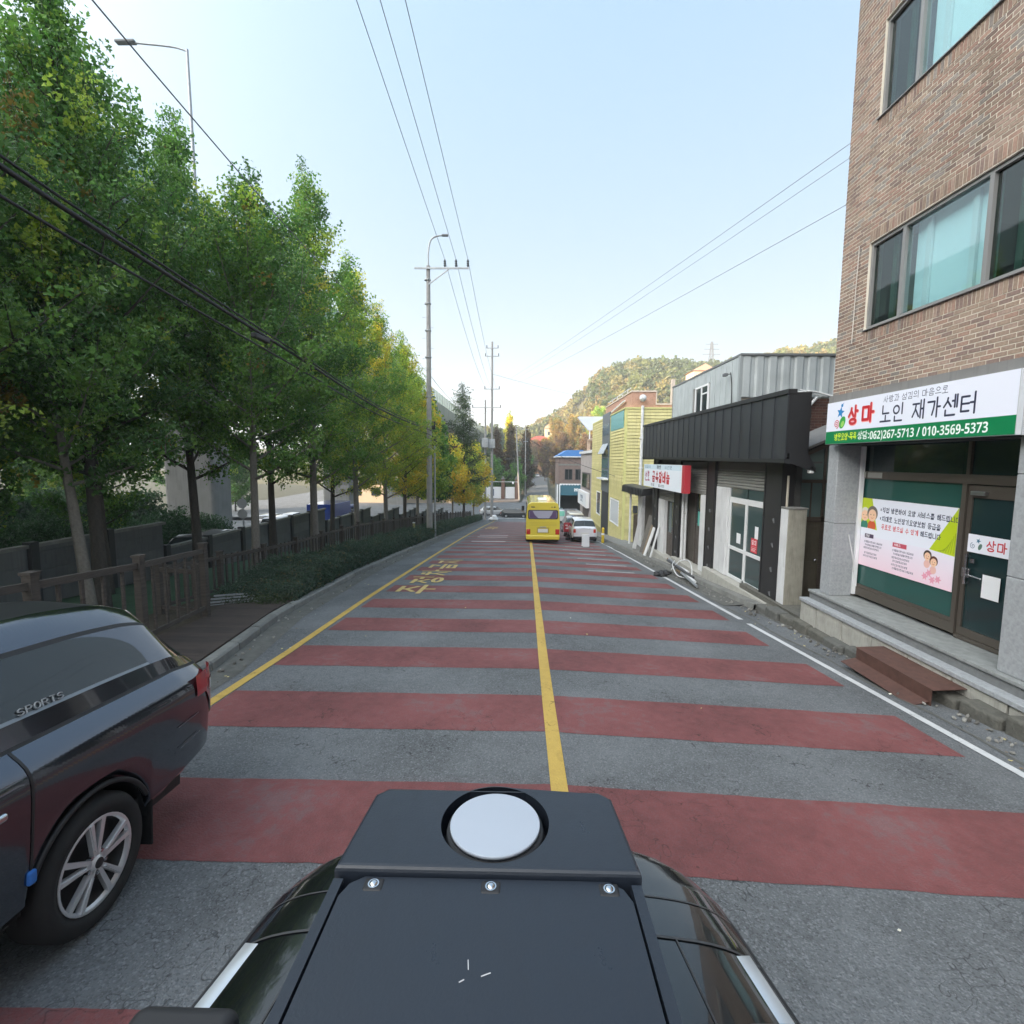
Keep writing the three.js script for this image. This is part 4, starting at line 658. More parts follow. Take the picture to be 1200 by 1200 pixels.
  part(t, 'pillar_cable', TU([[FX + 0.3, 1.1, -10.22], [FX + 0.42, 0.55, -10.2], [FX + 0.43, 0.35, -10.2]], 0.012), m.white);
  part(t, 'reveal_board', BX_(10.2, 10.29, -0.1, 2.84, FX + 0.445, FX + 0.515), m.cleanWhite);
  part(t, 'wall', [BX_(-4, 5.54, -1, 2.86, FX + 0.02, FX + 0.3)], m.granite);
  // shop front
  const bz = mt('bronze_frame', [0.11, 0.095, 0.08], 0.4, { metal: 0.4 }), SX = 6.75, film = mt('green_film_glass', [0.022, 0.085, 0.075], 0.07, { ior: 1.55 }), dk = mt('green_dark_glass', [0.012, 0.032, 0.034], 0.05, { ior: 1.6 });
  const f = part(t, 'shop_window', [BX_(7.92, 10.36, -0.1, 0.06, SX - 0.05, SX + 0.05), BX_(7.92, 10.36, 0.06, 0.12, SX - 0.02, SX + 0.05), BX_(6.6, 10.36, 2.22, 2.36, SX - 0.04, SX + 0.05), BX_(10.30, 10.36, 0.12, 2.22, SX - 0.04, SX + 0.05), BX_(7.84, 7.92, -0.1, 2.22, SX - 0.06, SX + 0.06), BX_(7.84, 7.90, 2.36, 3.2, SX - 0.04, SX + 0.05), BX_(10.30, 10.36, 2.36, 3.2, SX - 0.04, SX + 0.05)], bz);
  part(f, 'pane', BX_(7.92, 10.30, 0.12, 2.22, SX, SX + 0.012), film); part(f, 'pane', BX_(7.90, 10.30, 2.36, 3.2, SX, SX + 0.012), dk); part(f, 'pane', BX_(6.6, 7.84, 2.36, 3.2, SX, SX + 0.012), dk);
  part(f, 'label_strip', [BX_(9.7, 10.1, 2.24, 2.34, SX - 0.046, SX - 0.042), BX_(10.15, 10.28, 2.24, 2.34, SX - 0.046, SX - 0.042)], mt('grey_tape', [0.3, 0.3, 0.28], 0.6));
  const dr = part(t, 'door', [BX_(6.62, 6.70, -0.08, 2.2, SX - 0.03, SX + 0.03), BX_(7.76, 7.83, -0.08, 2.2, SX - 0.03, SX + 0.03), BX_(6.70, 7.76, -0.08, 0.04, SX - 0.03, SX + 0.03), BX_(6.70, 7.76, 2.02, 2.2, SX - 0.03, SX + 0.03)], bz);
  part(dr, 'pane', BX_(6.70, 7.76, 0.04, 2.02, SX - 0.006, SX + 0.006), dk);
  part(dr, 'handle', [CY(SX - 0.09, 0.72, 1.18, -7.70, 0.016), B(SX - 0.09, SX - 0.03, 1.14, 1.17, -7.72, -7.68), B(SX - 0.09, SX - 0.03, 0.73, 0.76, -7.72, -7.68), RB(SX - 0.07, SX - 0.03, 0.82, 0.96, -7.79, -7.66, 0.01), ROD([SX - 0.06, 0.86, -7.7], [SX - 0.1, 0.86, -7.42], 0.012), CY(SX - 0.06, 1.06, 1.12, -7.62, 0.035)], m.chrome);
  part(dr, 'closer', RB(SX - 0.09, SX - 0.03, 2.06, 2.12, -7.74, -7.5, 0.01), m.alu);
  part(t, 'threshold', BX_(6.56, 7.84, -0.145, -0.085, SX - 0.05, SX + 0.1), bz);
  part(t, 'soffit', BX_(6.57, 10.23, 2.86, 2.9, FX + 0.02, SX + 0.3), dark); part(t, 'room_wall', [BX_(6.4, 10.3, -0.2, 3.3, SX + 0.6, SX + 0.65)], dark);
  // platform, tread and plinth in front
  part(t, 'platform', BX_(4.8, 10.8, -0.75, -0.153, FX - 0.06, 7.4), m.graniteDark);
  [[4.8, 6.7], [6.7, 8.5], [8.5, 10.8]].forEach(([a, b]) => part(t, 'platform_slab', RB(FX - 0.1, SX - 0.06, -0.20, -0.15, -b + 0.003, -a - 0.003, 0.008), mt('slab_grey', [0.30, 0.315, 0.31], 0.65, { map: 'blotch', size: 0.9 })));
  [[4.6, 6.3], [6.3, 8.0], [8.0, 9.7], [9.7, 10.85]].forEach(([a, b]) => part(t, 'tread_slab', RB(5.95, FX - 0.062, -0.405, -0.335, -b + 0.004, -a - 0.004, 0.01), m.granite));
  reseed(3100);
  for (let d = 4.5; d < 10.8; d += 0.82) part(t, 'plinth_block', RB(5.98 + rr(0, 0.012), 6.14, road(5.5, d + 0.4) - 0.1, -0.41, -Math.min(10.85, d + 0.81), -d - 0.01, 0.018), m.paleConcrete);
}
{ // rough old kerb below the plinth, block by block
  const t = thing('old_kerb', 'rough weathered concrete kerb along the foot of the care centre steps', 'kerb', [5.8, road(5.5, 8), -8]); reseed(3150);
  for (let d = 3.5; d < 12.3; d += 0.62) { const x = pl([[4, 5.72], [8.7, 5.80], [12.4, 5.92]], d), y = road(5.4, d + 0.3); part(t, 'kerb_block', RB(x + rr(-0.04, 0.045), x + 0.27, y - 0.15, y + 0.20 + rr(-0.08, 0.05), -d - 0.605 + rr(0, 0.03), -d - 0.006, 0.05, 3), rnd() < 0.6 ? m.darkConcrete : m.gutter); }
}
{ // shop sign
  const t = thing('shop_sign', 'long white shop sign with red and black lettering and green phone strip', 'sign', [6.1, 3.27, -8.4]);
  part(t, 'sign_box', B(6.0, 6.135, 2.88, 3.675, -10.36, -6.42), mt('sign_edge', [0.55, 0.57, 0.6], 0.5));
  const face = canvasMat('care_sign', 2048, 412, (g, W, H) => {
    g.fillStyle = '#e6e9f6'; g.fillRect(0, 0, W, H); g.fillStyle = '#087a4a'; g.fillRect(0, H * 0.70, W, H * 0.30);
    // emblem: blue star figure, green leaf, red spiral
    g.lineCap = 'round'; g.strokeStyle = '#c8434f'; g.lineWidth = 9; g.beginPath(); for (let a = 0; a < 14; a += 0.2) { const r = 4 + a * 2.8, x = 168 + Math.cos(a) * r, y = 218 + Math.sin(a) * r; g[a ? 'lineTo' : 'moveTo'](x, y); } g.stroke();
    g.fillStyle = '#35a647'; g.beginPath(); g.ellipse(258, 208, 44, 62, 0.5, 0, 7); g.fill(); g.fillStyle = '#a5d86a'; g.beginPath(); g.ellipse(262, 222, 22, 32, 0.5, 0, 7); g.fill();
    g.fillStyle = '#1c7fc4'; g.beginPath(); for (let i = 0; i < 10; i++) { const r = i % 2 ? 26 : 62, a = i * Math.PI / 5 - 1.4; g.lineTo(222 + r * Math.cos(a), 108 + r * Math.sin(a)); } g.fill(); g.beginPath(); g.arc(240, 42, 16, 0, 7); g.fill(); g.strokeStyle = '#1c7fc4'; g.lineWidth = 6; g.beginPath(); g.moveTo(240, 50); g.lineTo(262, 20); g.stroke();
    for (const [dx, c, lw] of [[5, '#f3a5a5', 34], [0, '#c3202b', 26]]) { ktext(g, '상', 345 + dx, 62 + dx, 178, c, lw, { w: 0.8 }); ktext(g, '마', 545 + dx, 62 + dx, 172, c, lw, { w: 0.95 }); }
    ktext(g, '노인 재가센터', 790, 100, 156, '#1b2140', 15, { w: 0.86, gap: 1.14 });
    ktext(g, '사랑과 섬김의 마음으로', 820, 22, 60, '#4a4f66', 5, { w: 0.95, gap: 1.12 });
    ktext(g, '방문요양·목욕', 148, H * 0.755, 72, '#d8ea3c', 8, { w: 0.70, gap: 1.06 });
    const x = ktext(g, '상담:', 505, H * 0.745, 78, '#f2f6f2', 9, { w: 0.84, gap: 1.08 }); g.font = 'bold 100px sans-serif'; g.fillStyle = '#f2f6f2'; g.save(); g.translate(x, H * 0.945); g.scale(0.86, 1); g.fillText('062)267-5713 / 010-3569-5373', 0, 0); g.restore();
  }, 0.35);
  part(t, 'sign_face', faceX(5.996, 3.2775, -8.39, 3.92, 0.785), face, { uv: true });
}
{ // banner on the shop glass
  const t = thing('banner', 'white and lime banner with cartoon couple on the green shop window', 'banner', [6.73, 1.18, -9.13]);
  const face = canvasMat('banner_print', 1024, 600, (g, W, H) => {
    g.fillStyle = '#e9ecf8'; g.fillRect(0, 0, W, H); const gr = g.createLinearGradient(0, H * 0.55, 0, H); gr.addColorStop(0, '#ebe8f5'); gr.addColorStop(1, '#f0d3e0'); g.fillStyle = gr; g.fillRect(0, H * 0.55, W, H * 0.45);
    g.fillStyle = '#b9cc1e'; g.beginPath(); g.moveTo(0, 0); g.lineTo(150, 0); g.lineTo(235, 268); g.lineTo(0, 250); g.fill(); g.beginPath(); g.moveTo(W, 0); g.lineTo(W, 345); g.lineTo(800, 330); g.fill(); g.strokeStyle = '#8da51a'; g.lineWidth = 5; for (let i = 0; i < 7; i++) { g.beginPath(); g.moveTo(1010 - i * 22, 330); g.lineTo(1016 - i * 12, 180 + i * 22); g.stroke(); }
    const person = (x, y, r, hair, body) => { g.fillStyle = body; g.beginPath(); g.ellipse(x, y + r * 1.75, r * 0.85, r * 0.9, 0, 0, 7); g.fill(); g.fillStyle = hair; g.beginPath(); g.arc(x, y - r * 0.2, r * 1.12, 0, 7); g.fill(); g.fillStyle = '#f0c6a6'; g.beginPath(); g.ellipse(x, y + r * 0.1, r * 0.86, r * 0.92, 0, 0, 7); g.fill(); g.fillStyle = '#4a3a33'; g.beginPath(); g.arc(x - r * 0.32, y, r * 0.08, 0, 7); g.arc(x + r * 0.32, y, r * 0.08, 0, 7); g.fill(); g.strokeStyle = '#b85a4a'; g.lineWidth = 3; g.beginPath(); g.arc(x, y + r * 0.3, r * 0.25, 0.2, 2.9); g.stroke(); };
    g.save(); g.beginPath(); g.rect(0, 0, W, 262); g.clip(); person(72, 150, 52, '#d9d6cf', '#2b7d6b'); person(165, 140, 58, '#6b625c', '#cf5b33'); g.restore();
    g.fillStyle = '#2c3550'; g.fillRect(262, 76, 10, 20); g.fillRect(262, 150, 10, 20);
    ktext(g, '직접 방문하여 요양 서비스를 해드립니다', 285, 62, 46, '#2c3550', 5.5, { w: 0.8, gap: 1.1 }); ktext(g, '치매로 노인장기요양보험 등급을', 285, 136, 46, '#2c3550', 5.5, { w: 0.8, gap: 1.1 }); const x = ktext(g, '무료로 받으실 수 있게', 285, 206, 44, '#d05a62', 5.5, { w: 0.8, gap: 1.1 }); ktext(g, ' 해드립니다', x, 206, 44, '#2c3550', 5.5, { w: 0.8, gap: 1.1 });
    g.fillStyle = '#4b3a55'; g.fillRect(90, 312, 110, 34); g.fillStyle = '#bf4a5e'; g.fillRect(430, 338, 150, 36); ktext(g, '대상', 104, 316, 24, '#fff', 3); ktext(g, '서비스', 446, 342, 24, '#fff', 3);
    for (const [x0, ys, n] of [[86, [372, 400, 428, 472, 500], 15], [430, [392, 420, 452, 480, 512, 540], 16]]) ys.forEach((y, i) => ktext(g, ['신체활동지원서비스제공하며', '가사및일상생활지원합니다', '방문목욕과정서지원까지', '장기요양등급인정자', '어르신과가족모두에게'][i % 5].slice(0, n - (i * 3) % 6), x0 + (i % 2) * 12, y, 19, '#5a566c', 2.2, { w: 0.82 }));
    person(790, 385, 34, '#3a2c28', '#e8b9b0'); person(850, 420, 34, '#5a2e24', '#e8b9b0'); g.fillStyle = '#e59ab0'; for (const [a, b] of [[780, 540], [815, 510], [850, 555], [900, 540]]) { g.beginPath(); for (let i = 0; i < 12; i++) { const r = i % 2 ? 16 : 34; g.lineTo(a + r * Math.cos(i * 0.524), b + r * Math.sin(i * 0.524)); } g.fill(); }
  }, 0.45);
  part(t, 'cloth', BX_(7.98, 10.28, 0.52, 1.84, 6.728, 6.734), mt('banner_back', [0.7, 0.7, 0.72], 0.7)); part(t, 'print', faceX(6.7245, 1.18, -9.13, 2.3, 1.32), face, { uv: true });
}
{ // notices on the door
  const t = thing('door_notice', 'white notice with red lettering on the dark shop door', 'notice', [6.7, 1.35, -7.4]);
  part(t, 'card', BX_(7.02, 7.76, 1.21, 1.48, 6.716, 6.7185), m.cleanWhite);
  part(t, 'print', faceX(6.7145, 1.345, -7.39, 0.74, 0.27), canvasMat('notice_print', 512, 188, (g, W, H) => { g.fillStyle = '#e8eaf4'; g.fillRect(0, 0, W, H); g.strokeStyle = '#7b8aa0'; g.lineWidth = 7; g.beginPath(); for (let a = 0; a < 11; a += 0.3) g[a ? 'lineTo' : 'moveTo'](62 + Math.cos(a) * a * 3, 120 + Math.sin(a) * a * 3); g.stroke(); g.fillStyle = '#3b6f8a'; g.beginPath(); for (let i = 0; i < 10; i++) { const r = i % 2 ? 12 : 30; g.lineTo(122 + r * Math.cos(i * 0.628), 62 + r * Math.sin(i * 0.628)); } g.fill(); g.fillStyle = '#58786a'; g.beginPath(); g.ellipse(146, 120, 20, 34, 0.4, 0, 7); g.fill(); ktext(g, '상마', 215, 38, 112, '#c02632', 13, { gap: 1.15 }); }), { uv: true });
  one('paper_sheet', 'blank white sheet of paper taped low on the dark shop door', 'paper', B(6.7135, 6.7165, 0.58, 0.92, -7.46, -7.18), m.cleanWhite);
}
{ // steel step at the kerb
  const t = thing('steel_step', 'brown rusty folded steel step lying against the old kerb', 'step', [5.5, -0.7, -7.5]);
  const q = (x, d) => road(5.2, d) + 0.05;
  part(t, 'lower_plate', PR([[5.30, q(0, 7.5) - 0.015], [5.53, q(0, 7.5) + 0.045], [5.53, q(0, 7.5) + 0.053], [5.30, q(0, 7.5) - 0.007]], -8.3, -6.75, 'z'), m.rust);
  part(t, 'riser', B(5.532, 5.54, q(0, 7.5), q(0, 7.5) + 0.225, -8.28, -6.72), m.rust);
  part(t, 'upper_plate', PR([[5.53, q(0, 7.5) + 0.226], [6.0, q(0, 7.5) + 0.25], [6.0, q(0, 7.5) + 0.258], [5.53, q(0, 7.5) + 0.234]], -8.3, -6.7, 'z'), m.rust);
}
// ---------------------------------------------------------------- the gap: gatepost, porch, gate
{
  const y0 = road(5.5, 12.2), t = thing('concrete_gatepost', 'thick cracked concrete gatepost with one white painted side between the shops', 'gatepost', [6.5, y0, -12.3]);
  part(t, 'post', RB(6.32, 6.76, y0 - 0.2, 1.41, -12.55, -12.2, 0.02), mt('old_concrete', [0.36, 0.345, 0.29], 0.95, { map: 'streak', size: 0.9, bump: 0.012 }));
  part(t, 'painted_side', B(6.308, 6.319, y0 - 0.1, 1.40, -12.54, -12.21), m.white, { label: 'white painted street side of the gatepost' });
  part(t, 'cap', RB(6.30, 6.78, 1.41, 1.45, -12.57, -12.18, 0.012), m.concrete);
  part(t, 'footing', RB(6.1, 6.95, y0 - 0.3, y0 + 0.16, -12.7, -11.9, 0.05), m.darkConcrete);
}
{
  const t = thing('glazed_porch', 'old brown timber porch with dusty glass panes squeezed between the two shops', 'porch', [7.4, -0.9, -12.9]); const br = mt('brown_timber', [0.085, 0.065, 0.05], 0.7, { map: 'grain', size: 0.6 }), gp = mt('dusty_glass', [0.10, 0.15, 0.145], 0.18, { ior: 1.5 }), Z = -12.75;
  part(t, 'frame', [B(6.75, 6.83, -0.9, 2.6, Z - 0.06, Z), B(7.40, 7.46, -0.9, 2.95, Z - 0.06, Z), B(6.83, 8.6, 1.05, 1.18, Z - 0.06, Z), B(6.83, 8.6, 2.02, 2.10, Z - 0.06, Z), B(7.12, 7.15, 1.18, 2.02, Z - 0.05, Z - 0.01), B(6.75, 6.81, -0.9, 2.6, -14.4, Z - 0.07), BAR([6.7, 2.62, Z - 0.02], [8.6, 3.5, Z - 0.02], 0.08, 0.1)].slice(0, 5).concat([BAR([6.7, 2.62, Z + 0.03], [8.6, 3.52, Z + 0.03], 0.08, 0.1), B(6.75, 6.81, 1.0, 1.1, -14.4, Z - 0.07), B(6.75, 6.81, 2.3, 2.4, -14.4, Z - 0.07), ...[-13.2, -13.7, -14.2].map((z) => B(6.75, 6.81, 1.1, 2.3, z - 0.03, z + 0.03))]), br);
  part(t, 'pane', B(6.83, 7.40, 1.18, 2.02, Z - 0.04, Z - 0.03), gp); part(t, 'pane', B(7.46, 8.6, 1.18, 2.02, Z - 0.04, Z - 0.03), gp); part(t, 'pane', PR([[6.83, 2.10], [8.6, 2.10], [8.6, 3.45], [6.83, 2.63]], Z - 0.04, Z - 0.03, 'z'), gp); part(t, 'pane', B(6.775, 6.785, 1.1, 2.3, -14.4, Z - 0.07), gp);
  const dr = part(t, 'door', [B(6.86, 7.40, -0.88, 1.05, Z - 0.05, Z - 0.02), B(6.92, 7.34, -0.7, 0.05, Z - 0.019, Z - 0.008), B(6.92, 7.34, 0.15, 0.95, Z - 0.019, Z - 0.008)], mt('olive_door', [0.115, 0.10, 0.07], 0.6, { map: 'streak', size: 1 })); part(dr, 'knob', new THREE.SphereGeometry(0.035, 12, 8).translate(7.30, 0.1, Z + 0.03), m.chrome);
  part(t, 'wall', [B(7.47, 8.8, -0.9, 1.04, Z - 0.06, Z), B(6.76, 6.80, -0.9, 0.99, -14.4, Z - 0.07), B(6.76, 8.8, -0.9, 3.2, -14.6, -14.42)], br);
  part(t, 'roof', PR([[6.5, 2.66], [8.7, 3.62], [8.7, 3.68], [6.5, 2.72]], -14.6, Z + 0.16, 'z'), mt('porch_roof', [0.16, 0.155, 0.15], 0.8, { map: 'streak', size: 0.8 }));
  part(t, 'step', B(6.2, 8.8, -1.3, -0.9, -14.4, -11.0), m.darkConcrete);
}
// ---------------------------------------------------------------- grey corrugated building behind
{
  const t = thing('corrugated_building', 'pale grey corrugated metal upper storey rising behind the black shop front', 'building', [8, -1.3, -20]), X0 = 7.0, D0 = 17.07, D1 = 24.4, Y = 5.97, gm = mt('grey_cladding', [0.50, 0.545, 0.56], 0.5, { map: 'streak', size: 3 });
  // end wall with deep ribs, panel by panel
  for (let x = X0; x < 13; x += 0.42) part(t, 'rib_panel', PR([[x, 0], [x, 0.012], [x + 0.05, 0.012], [x + 0.11, 0.055], [x + 0.30, 0.055], [x + 0.36, 0.012], [x + 0.418, 0.012], [x + 0.418, 0]].map(([a, b]) => [a, -D0 + b]), 4.62, Y - 0.06, 'y'), gm);
  part(t, 'end_wall', BX_(D0 + 0.002, D0 + 0.1, 4.6, Y - 0.05, X0 + 0.02, 13), gm);
  const w = [19.85, 21.3, 4.35, 5.47];
  for (let d = D0 + 0.1; d < D1 - 0.02; d += 0.5) { const e = Math.min(D1, d + 0.5); const segs = e < w[0] || d > w[1] ? [[4.0, Y - 0.06]] : [[4.0, w[2]], [w[3], Y - 0.06]]; for (const [a, b] of segs) part(t, 'wall_panel', [BX_(d + 0.004, e - 0.004, a, b, X0, X0 + 0.03), BX_(d + 0.004, d + 0.03, a, b, X0 - 0.012, X0 - 0.001)], gm); }
  part(t, 'inner_wall', [wallX(X0 + 0.035, X0 + 0.2, D0 + 0.1, D1, -1.5, Y - 0.06, [[w[0] + 0.1, w[1] - 0.1, w[2], w[3]]]), BX_(D1, D1 + 0.15, -1.5, Y, X0, 13), B(13, 13.2, -1.5, Y, -D1 - 0.15, -D0)], mt('grey_inner', [0.25, 0.25, 0.24], 0.9));
  part(t, 'roof', B(X0 - 0.02, 13.2, Y - 0.05, Y + 0.02, -D1 - 0.17, -D0 + 0.08), mt('roof_trim', [0.16, 0.17, 0.175], 0.5)); part(t, 'corner_trim', B(X0 - 0.03, X0 + 0.06, 4.1, Y - 0.055, -D0 - 0.06, -D0 + 0.06), mt('trim_grey', [0.30, 0.33, 0.34], 0.5));
  const win = part(t, 'window', [BX_(w[0], w[1], w[2], w[2] + 0.07, X0 - 0.02, X0 + 0.05), BX_(w[0], w[1], w[3] - 0.07, w[3], X0 - 0.02, X0 + 0.05), BX_(w[0], w[0] + 0.07, w[2] + 0.07, w[3] - 0.07, X0 - 0.02, X0 + 0.05), BX_(w[1] - 0.07, w[1], w[2] + 0.07, w[3] - 0.07, X0 - 0.02, X0 + 0.05), BX_(20.54, 20.62, w[2] + 0.07, w[3] - 0.07, X0 - 0.02, X0 + 0.05), BX_(w[0] + 0.07, 20.54, w[3] - 0.36, w[3] - 0.31, X0 - 0.02, X0 + 0.03)], m.cleanWhite);
  part(win, 'pane', BX_(w[0] + 0.05, w[1] - 0.05, w[2], w[3], X0 + 0.01, X0 + 0.02), m.glassDark);
  // red brick end wall below, with its pipe, and pale beam
  const mo = mt('grey_mortar', [0.24, 0.215, 0.19], 0.95), rb = [[0.13, 0.062, 0.046], [0.16, 0.076, 0.056], [0.10, 0.05, 0.042]].map((c, i) => mt('red_brick' + i, c, 0.9, { map: 'blotch', size: 0.4 })); reseed(3300);
  part(t, 'end_wall', BX_(D0 + 0.006, D0 + 0.2, -1.5, 4.59, X0 + 0.02, 13), mo);
  const g = metreUV(new THREE.BoxGeometry(0.205, 0.075, 0.02)); for (let r = 0; r < 13; r++) for (let k = 0; k < 13; k++) { const x = 7.7 + k * 0.225 + (r % 2) * 0.11; const b = shade(new THREE.Mesh(g, rb[Math.floor(rnd() * 3)])); b.name = 'brick'; b.position.set(x - 8, 3.48 + r * 0.088 + 1.3, -D0 + 20 + rr(-0.004, 0.004)); t.add(b); }
  part(t, 'beam', B(7.4, 11, 2.95, 3.42, -D0 - 0.02, -D0 + 0.16), m.paleConcrete);
  part(t, 'gutter_pipe', TU([[9.45, 4.6, -16.95], [9.2, 4.3, -16.92], [9.12, 3.95, -16.92], [9.22, 3.45, -16.9], [9.5, 3.05, -16.88]], 0.05, 8), m.cleanWhite);
  part(t, 'conduit', [TU([[8.6, 4.72, -16.9], [9.2, 4.78, -16.85], [9.9, 4.55, -16.6], [10.4, 4.3, -16.2]], 0.03), TU([[8.9, 4.85, -16.95], [9.6, 4.62, -16.8], [10.4, 4.65, -16.5]], 0.02), B(9.0, 9.25, 4.62, 4.8, -17.0, -16.85)], m.white);
  const fl = part(t, 'floodlight', [B(6.86, 6.985, 5.44, 5.47, -17.78, -17.75), RB(6.74, 6.87, 5.38, 5.48, -17.86, -17.68, 0.02)], mt('lamp_head_grey', [0.13, 0.14, 0.15], 0.5)); part(fl, 'cable', TU([[6.95, 5.5, -17.7], [6.96, 5.2, -17.6], [6.97, 4.6, -17.55], [6.975, 4.2, -17.5]], 0.014), m.wire);
}
// ---------------------------------------------------------------- black clad shop
{
  const t = thing('black_shop', 'low shop with black metal fascia, roller shutters and white glazed door', 'building', [6.3, -1.3, -18]); const X0 = 6.3, bk = m.black;
  // fascia
  const seam = (d) => lerp(2.50, 2.64, (d - 11.6) / 13.6), topY = (d) => lerp(4.13, 4.25, (d - 11.6) / 13.6); reseed(3400);
  const fm = [0, 1, 2].map((i) => mt('fascia' + i, [0.030 + i * 0.004, 0.034 + i * 0.004, 0.042 + i * 0.004], 0.42, { map: 'streak', size: 2.4 })), n = 22;
  for (let i = 0; i < n; i++) { const a = lerp(11.62, 25.2, i / n), b = lerp(11.62, 25.2, (i + 1) / n); part(t, 'fascia_panel', [BX_(a + 0.006, b - 0.006, seam(a) + 0.10, topY(a) - 0.1, 5.868, 5.90), BX_(a - 0.012, a + 0.012, seam(a) + 0.10, topY(a) - 0.1, 5.845, 5.867)], fm[Math.floor(rnd() * 3)]); }
  part(t, 'fascia_cap', BAR([5.93, topY(11.6) - 0.05, -11.58], [5.93, topY(25.2) - 0.05, -25.24], 0.20, 0.1), bk); part(t, 'fascia_base', [BAR([5.90, seam(11.6) + 0.05, -11.6], [5.90, seam(25.2) + 0.05, -25.2], 0.12, 0.09), BAR([6.1, seam(11.6) + 0.0, -11.6], [6.1, seam(25.2) + 0.0, -25.2], 0.42, 0.03)], bk);
  part(t, 'fascia_end', [B(5.87, 6.36, 2.72, 4.06, -11.66, -11.6), B(5.87, 6.36, 2.6, 4.06, -25.26, -25.2), PR([[6.36, 2.72], [5.95, 2.72], [5.95, 2.52], [6.55, 2.30], [6.55, 2.40]], -11.66, -11.6, 'z')], bk); part(t, 'fascia_back', B(5.91, 6.36, 2.66, 4.04, -25.19, -11.67), bk);
  part(t, 'lamp_stub', RB(6.42, 6.52, 2.28, 2.44, -11.72, -11.6, 0.02), m.cleanWhite);
  // body
  part(t, 'wall', [BX_(17.35, 25.2, -1.6, 3.8, 9.6, 9.8), BX_(25.0, 25.2, -2.2, 4.0, X0 + 0.1, 9.6), BX_(12.5, 12.6, -1.3, 2.5, X0 + 0.31, 6.74), BX_(12.61, 17, -1.3, 2.5, 6.755, 6.80), BX_(17.35, 25.2, 4.0, 4.06, X0 + 0.05, 9.8), BX_(11.7, 17.3, 2.50, 2.54, 6.37, 6.74), BX_(12.6, 25.0, 2.3, 2.62, X0 + 0.12, X0 + 0.5)], mt('shop_dark', [0.06, 0.062, 0.06], 0.9, { map: 'blotch', size: 1.5 }));
  [[12.55, 13.42, -1.2], [16.9, 17.6, -1.38], [20.55, 21.25, -1.58], [23.95, 24.5, -1.85]].forEach(([a, b, y], i) => {
    part(t, 'pillar', [BX_(a, b, y, 2.56, X0, X0 + 0.3)], mt('pillar_black', [0.027, 0.027, 0.029], 0.5, { map: 'streak', size: 0.9 })); part(t, 'pillar_trim', [BX_(a - 0.02, a + 0.04, y, 2.5, X0 - 0.016, X0 - 0.001), BX_(b - 0.05, b + 0.01, y, 2.5, X0 - 0.016, X0 - 0.001)], bk);
    for (let k = 0; k < 4; k++) part(t, 'clip', PR([[-(a + 0.25) - 0.0, y + 0.35 + k * 0.62], [-(a + 0.25) - 0.10, y + 0.44 + k * 0.62], [-(a + 0.25) - 0.03, y + 0.47 + k * 0.62]], X0 - 0.03, X0 - 0.002, 'x'), mt('clip_grey', [0.13, 0.135, 0.14], 0.5));
  });
  part(t, 'downpipe', [CY(6.4, -1.1, 2.2, -12.46, 0.028, 0.028, 8)], mt('cream_pipe', [0.5, 0.46, 0.38], 0.6)); part(t, 'side_panel', B(6.42, 6.75, -1.1, 1.2, -12.56, -12.52), mt('dark_panel', [0.05, 0.046, 0.045], 0.6));
  // shutters, slat by slat
  const sl = [0, 1].map((i) => mt('shutter_slat' + i, [0.26 + i * 0.03, 0.265 + i * 0.03, 0.245 + i * 0.03], 0.45, { map: 'streak', size: 1.2 }));
  const shutter = (a, b, y0, y1) => { let k = 0; for (let y = y0; y < y1 - 0.02; y += 0.085, k++) part(t, 'shutter_slat', PR([[X0 + 0.10, y], [X0 + 0.075, y + 0.02], [X0 + 0.075, y + 0.055], [X0 + 0.10, y + 0.08], [X0 + 0.115, y + 0.08], [X0 + 0.115, y]], -b, -a, 'z'), sl[k % 2]); part(t, 'shutter_box', BX_(a, b, y1, y1 + 0.22, X0 + 0.06, X0 + 0.11), mt('shutter_dark', [0.10, 0.10, 0.095], 0.6)); };
  shutter(13.43, 16.88, 1.74, 2.28); shutter(17.62, 20.53, 1.36, 2.28); shutter(21.27, 23.93, 0.80, 1.30);
  // plinths
  [[12.6, 17.3, -1.02], [17.3, 20.9, -1.35], [20.9, 25.2, -1.62]].forEach(([a, b, y]) => part(t, 'plinth', RB(6.14, 6.9, y - 0.6, y, -b + 0.004, -a - 0.004, 0.02), m.paleConcrete));
  // bay 1: white glazed door
  const wf = mt('white_upvc', [0.72, 0.73, 0.74], 0.35), sg = mt('shop_glass', [0.055, 0.085, 0.085], 0.05, { ior: 1.55 });
  const dr = part(t, 'glazed_door', [[13.5, 13.58, -1.0, 1.46], [15.72, 15.8, -1.0, 1.46], [14.58, 14.70, -1.0, 1.3], [13.58, 15.72, -1.0, -0.9], [13.58, 15.72, 1.3, 1.46], [13.58, 14.58, -0.12, -0.02], [14.70, 15.72, -0.12, -0.02]].map(([a, b, c, e]) => BX_(a, b, c, e, X0 + 0.08, X0 + 0.15)), wf);
  for (const [a, b, c, e] of [[13.58, 14.58, -0.9, -0.12], [14.70, 15.72, -0.9, -0.12], [13.58, 14.58, -0.02, 1.3], [14.70, 15.72, -0.02, 1.3], [13.5, 14.6, 1.46, 1.73], [14.66, 15.8, 1.46, 1.73]]) part(dr, 'pane', BX_(a, b, c, e, X0 + 0.11, X0 + 0.118), sg);
  part(t, 'white_pier', [BX_(15.82, 16.86, -1.0, 1.73, X0 + 0.06, X0 + 0.2), BX_(15.9, 16.3, -1.0, 1.73, X0 + 0.03, X0 + 0.058)], m.white);
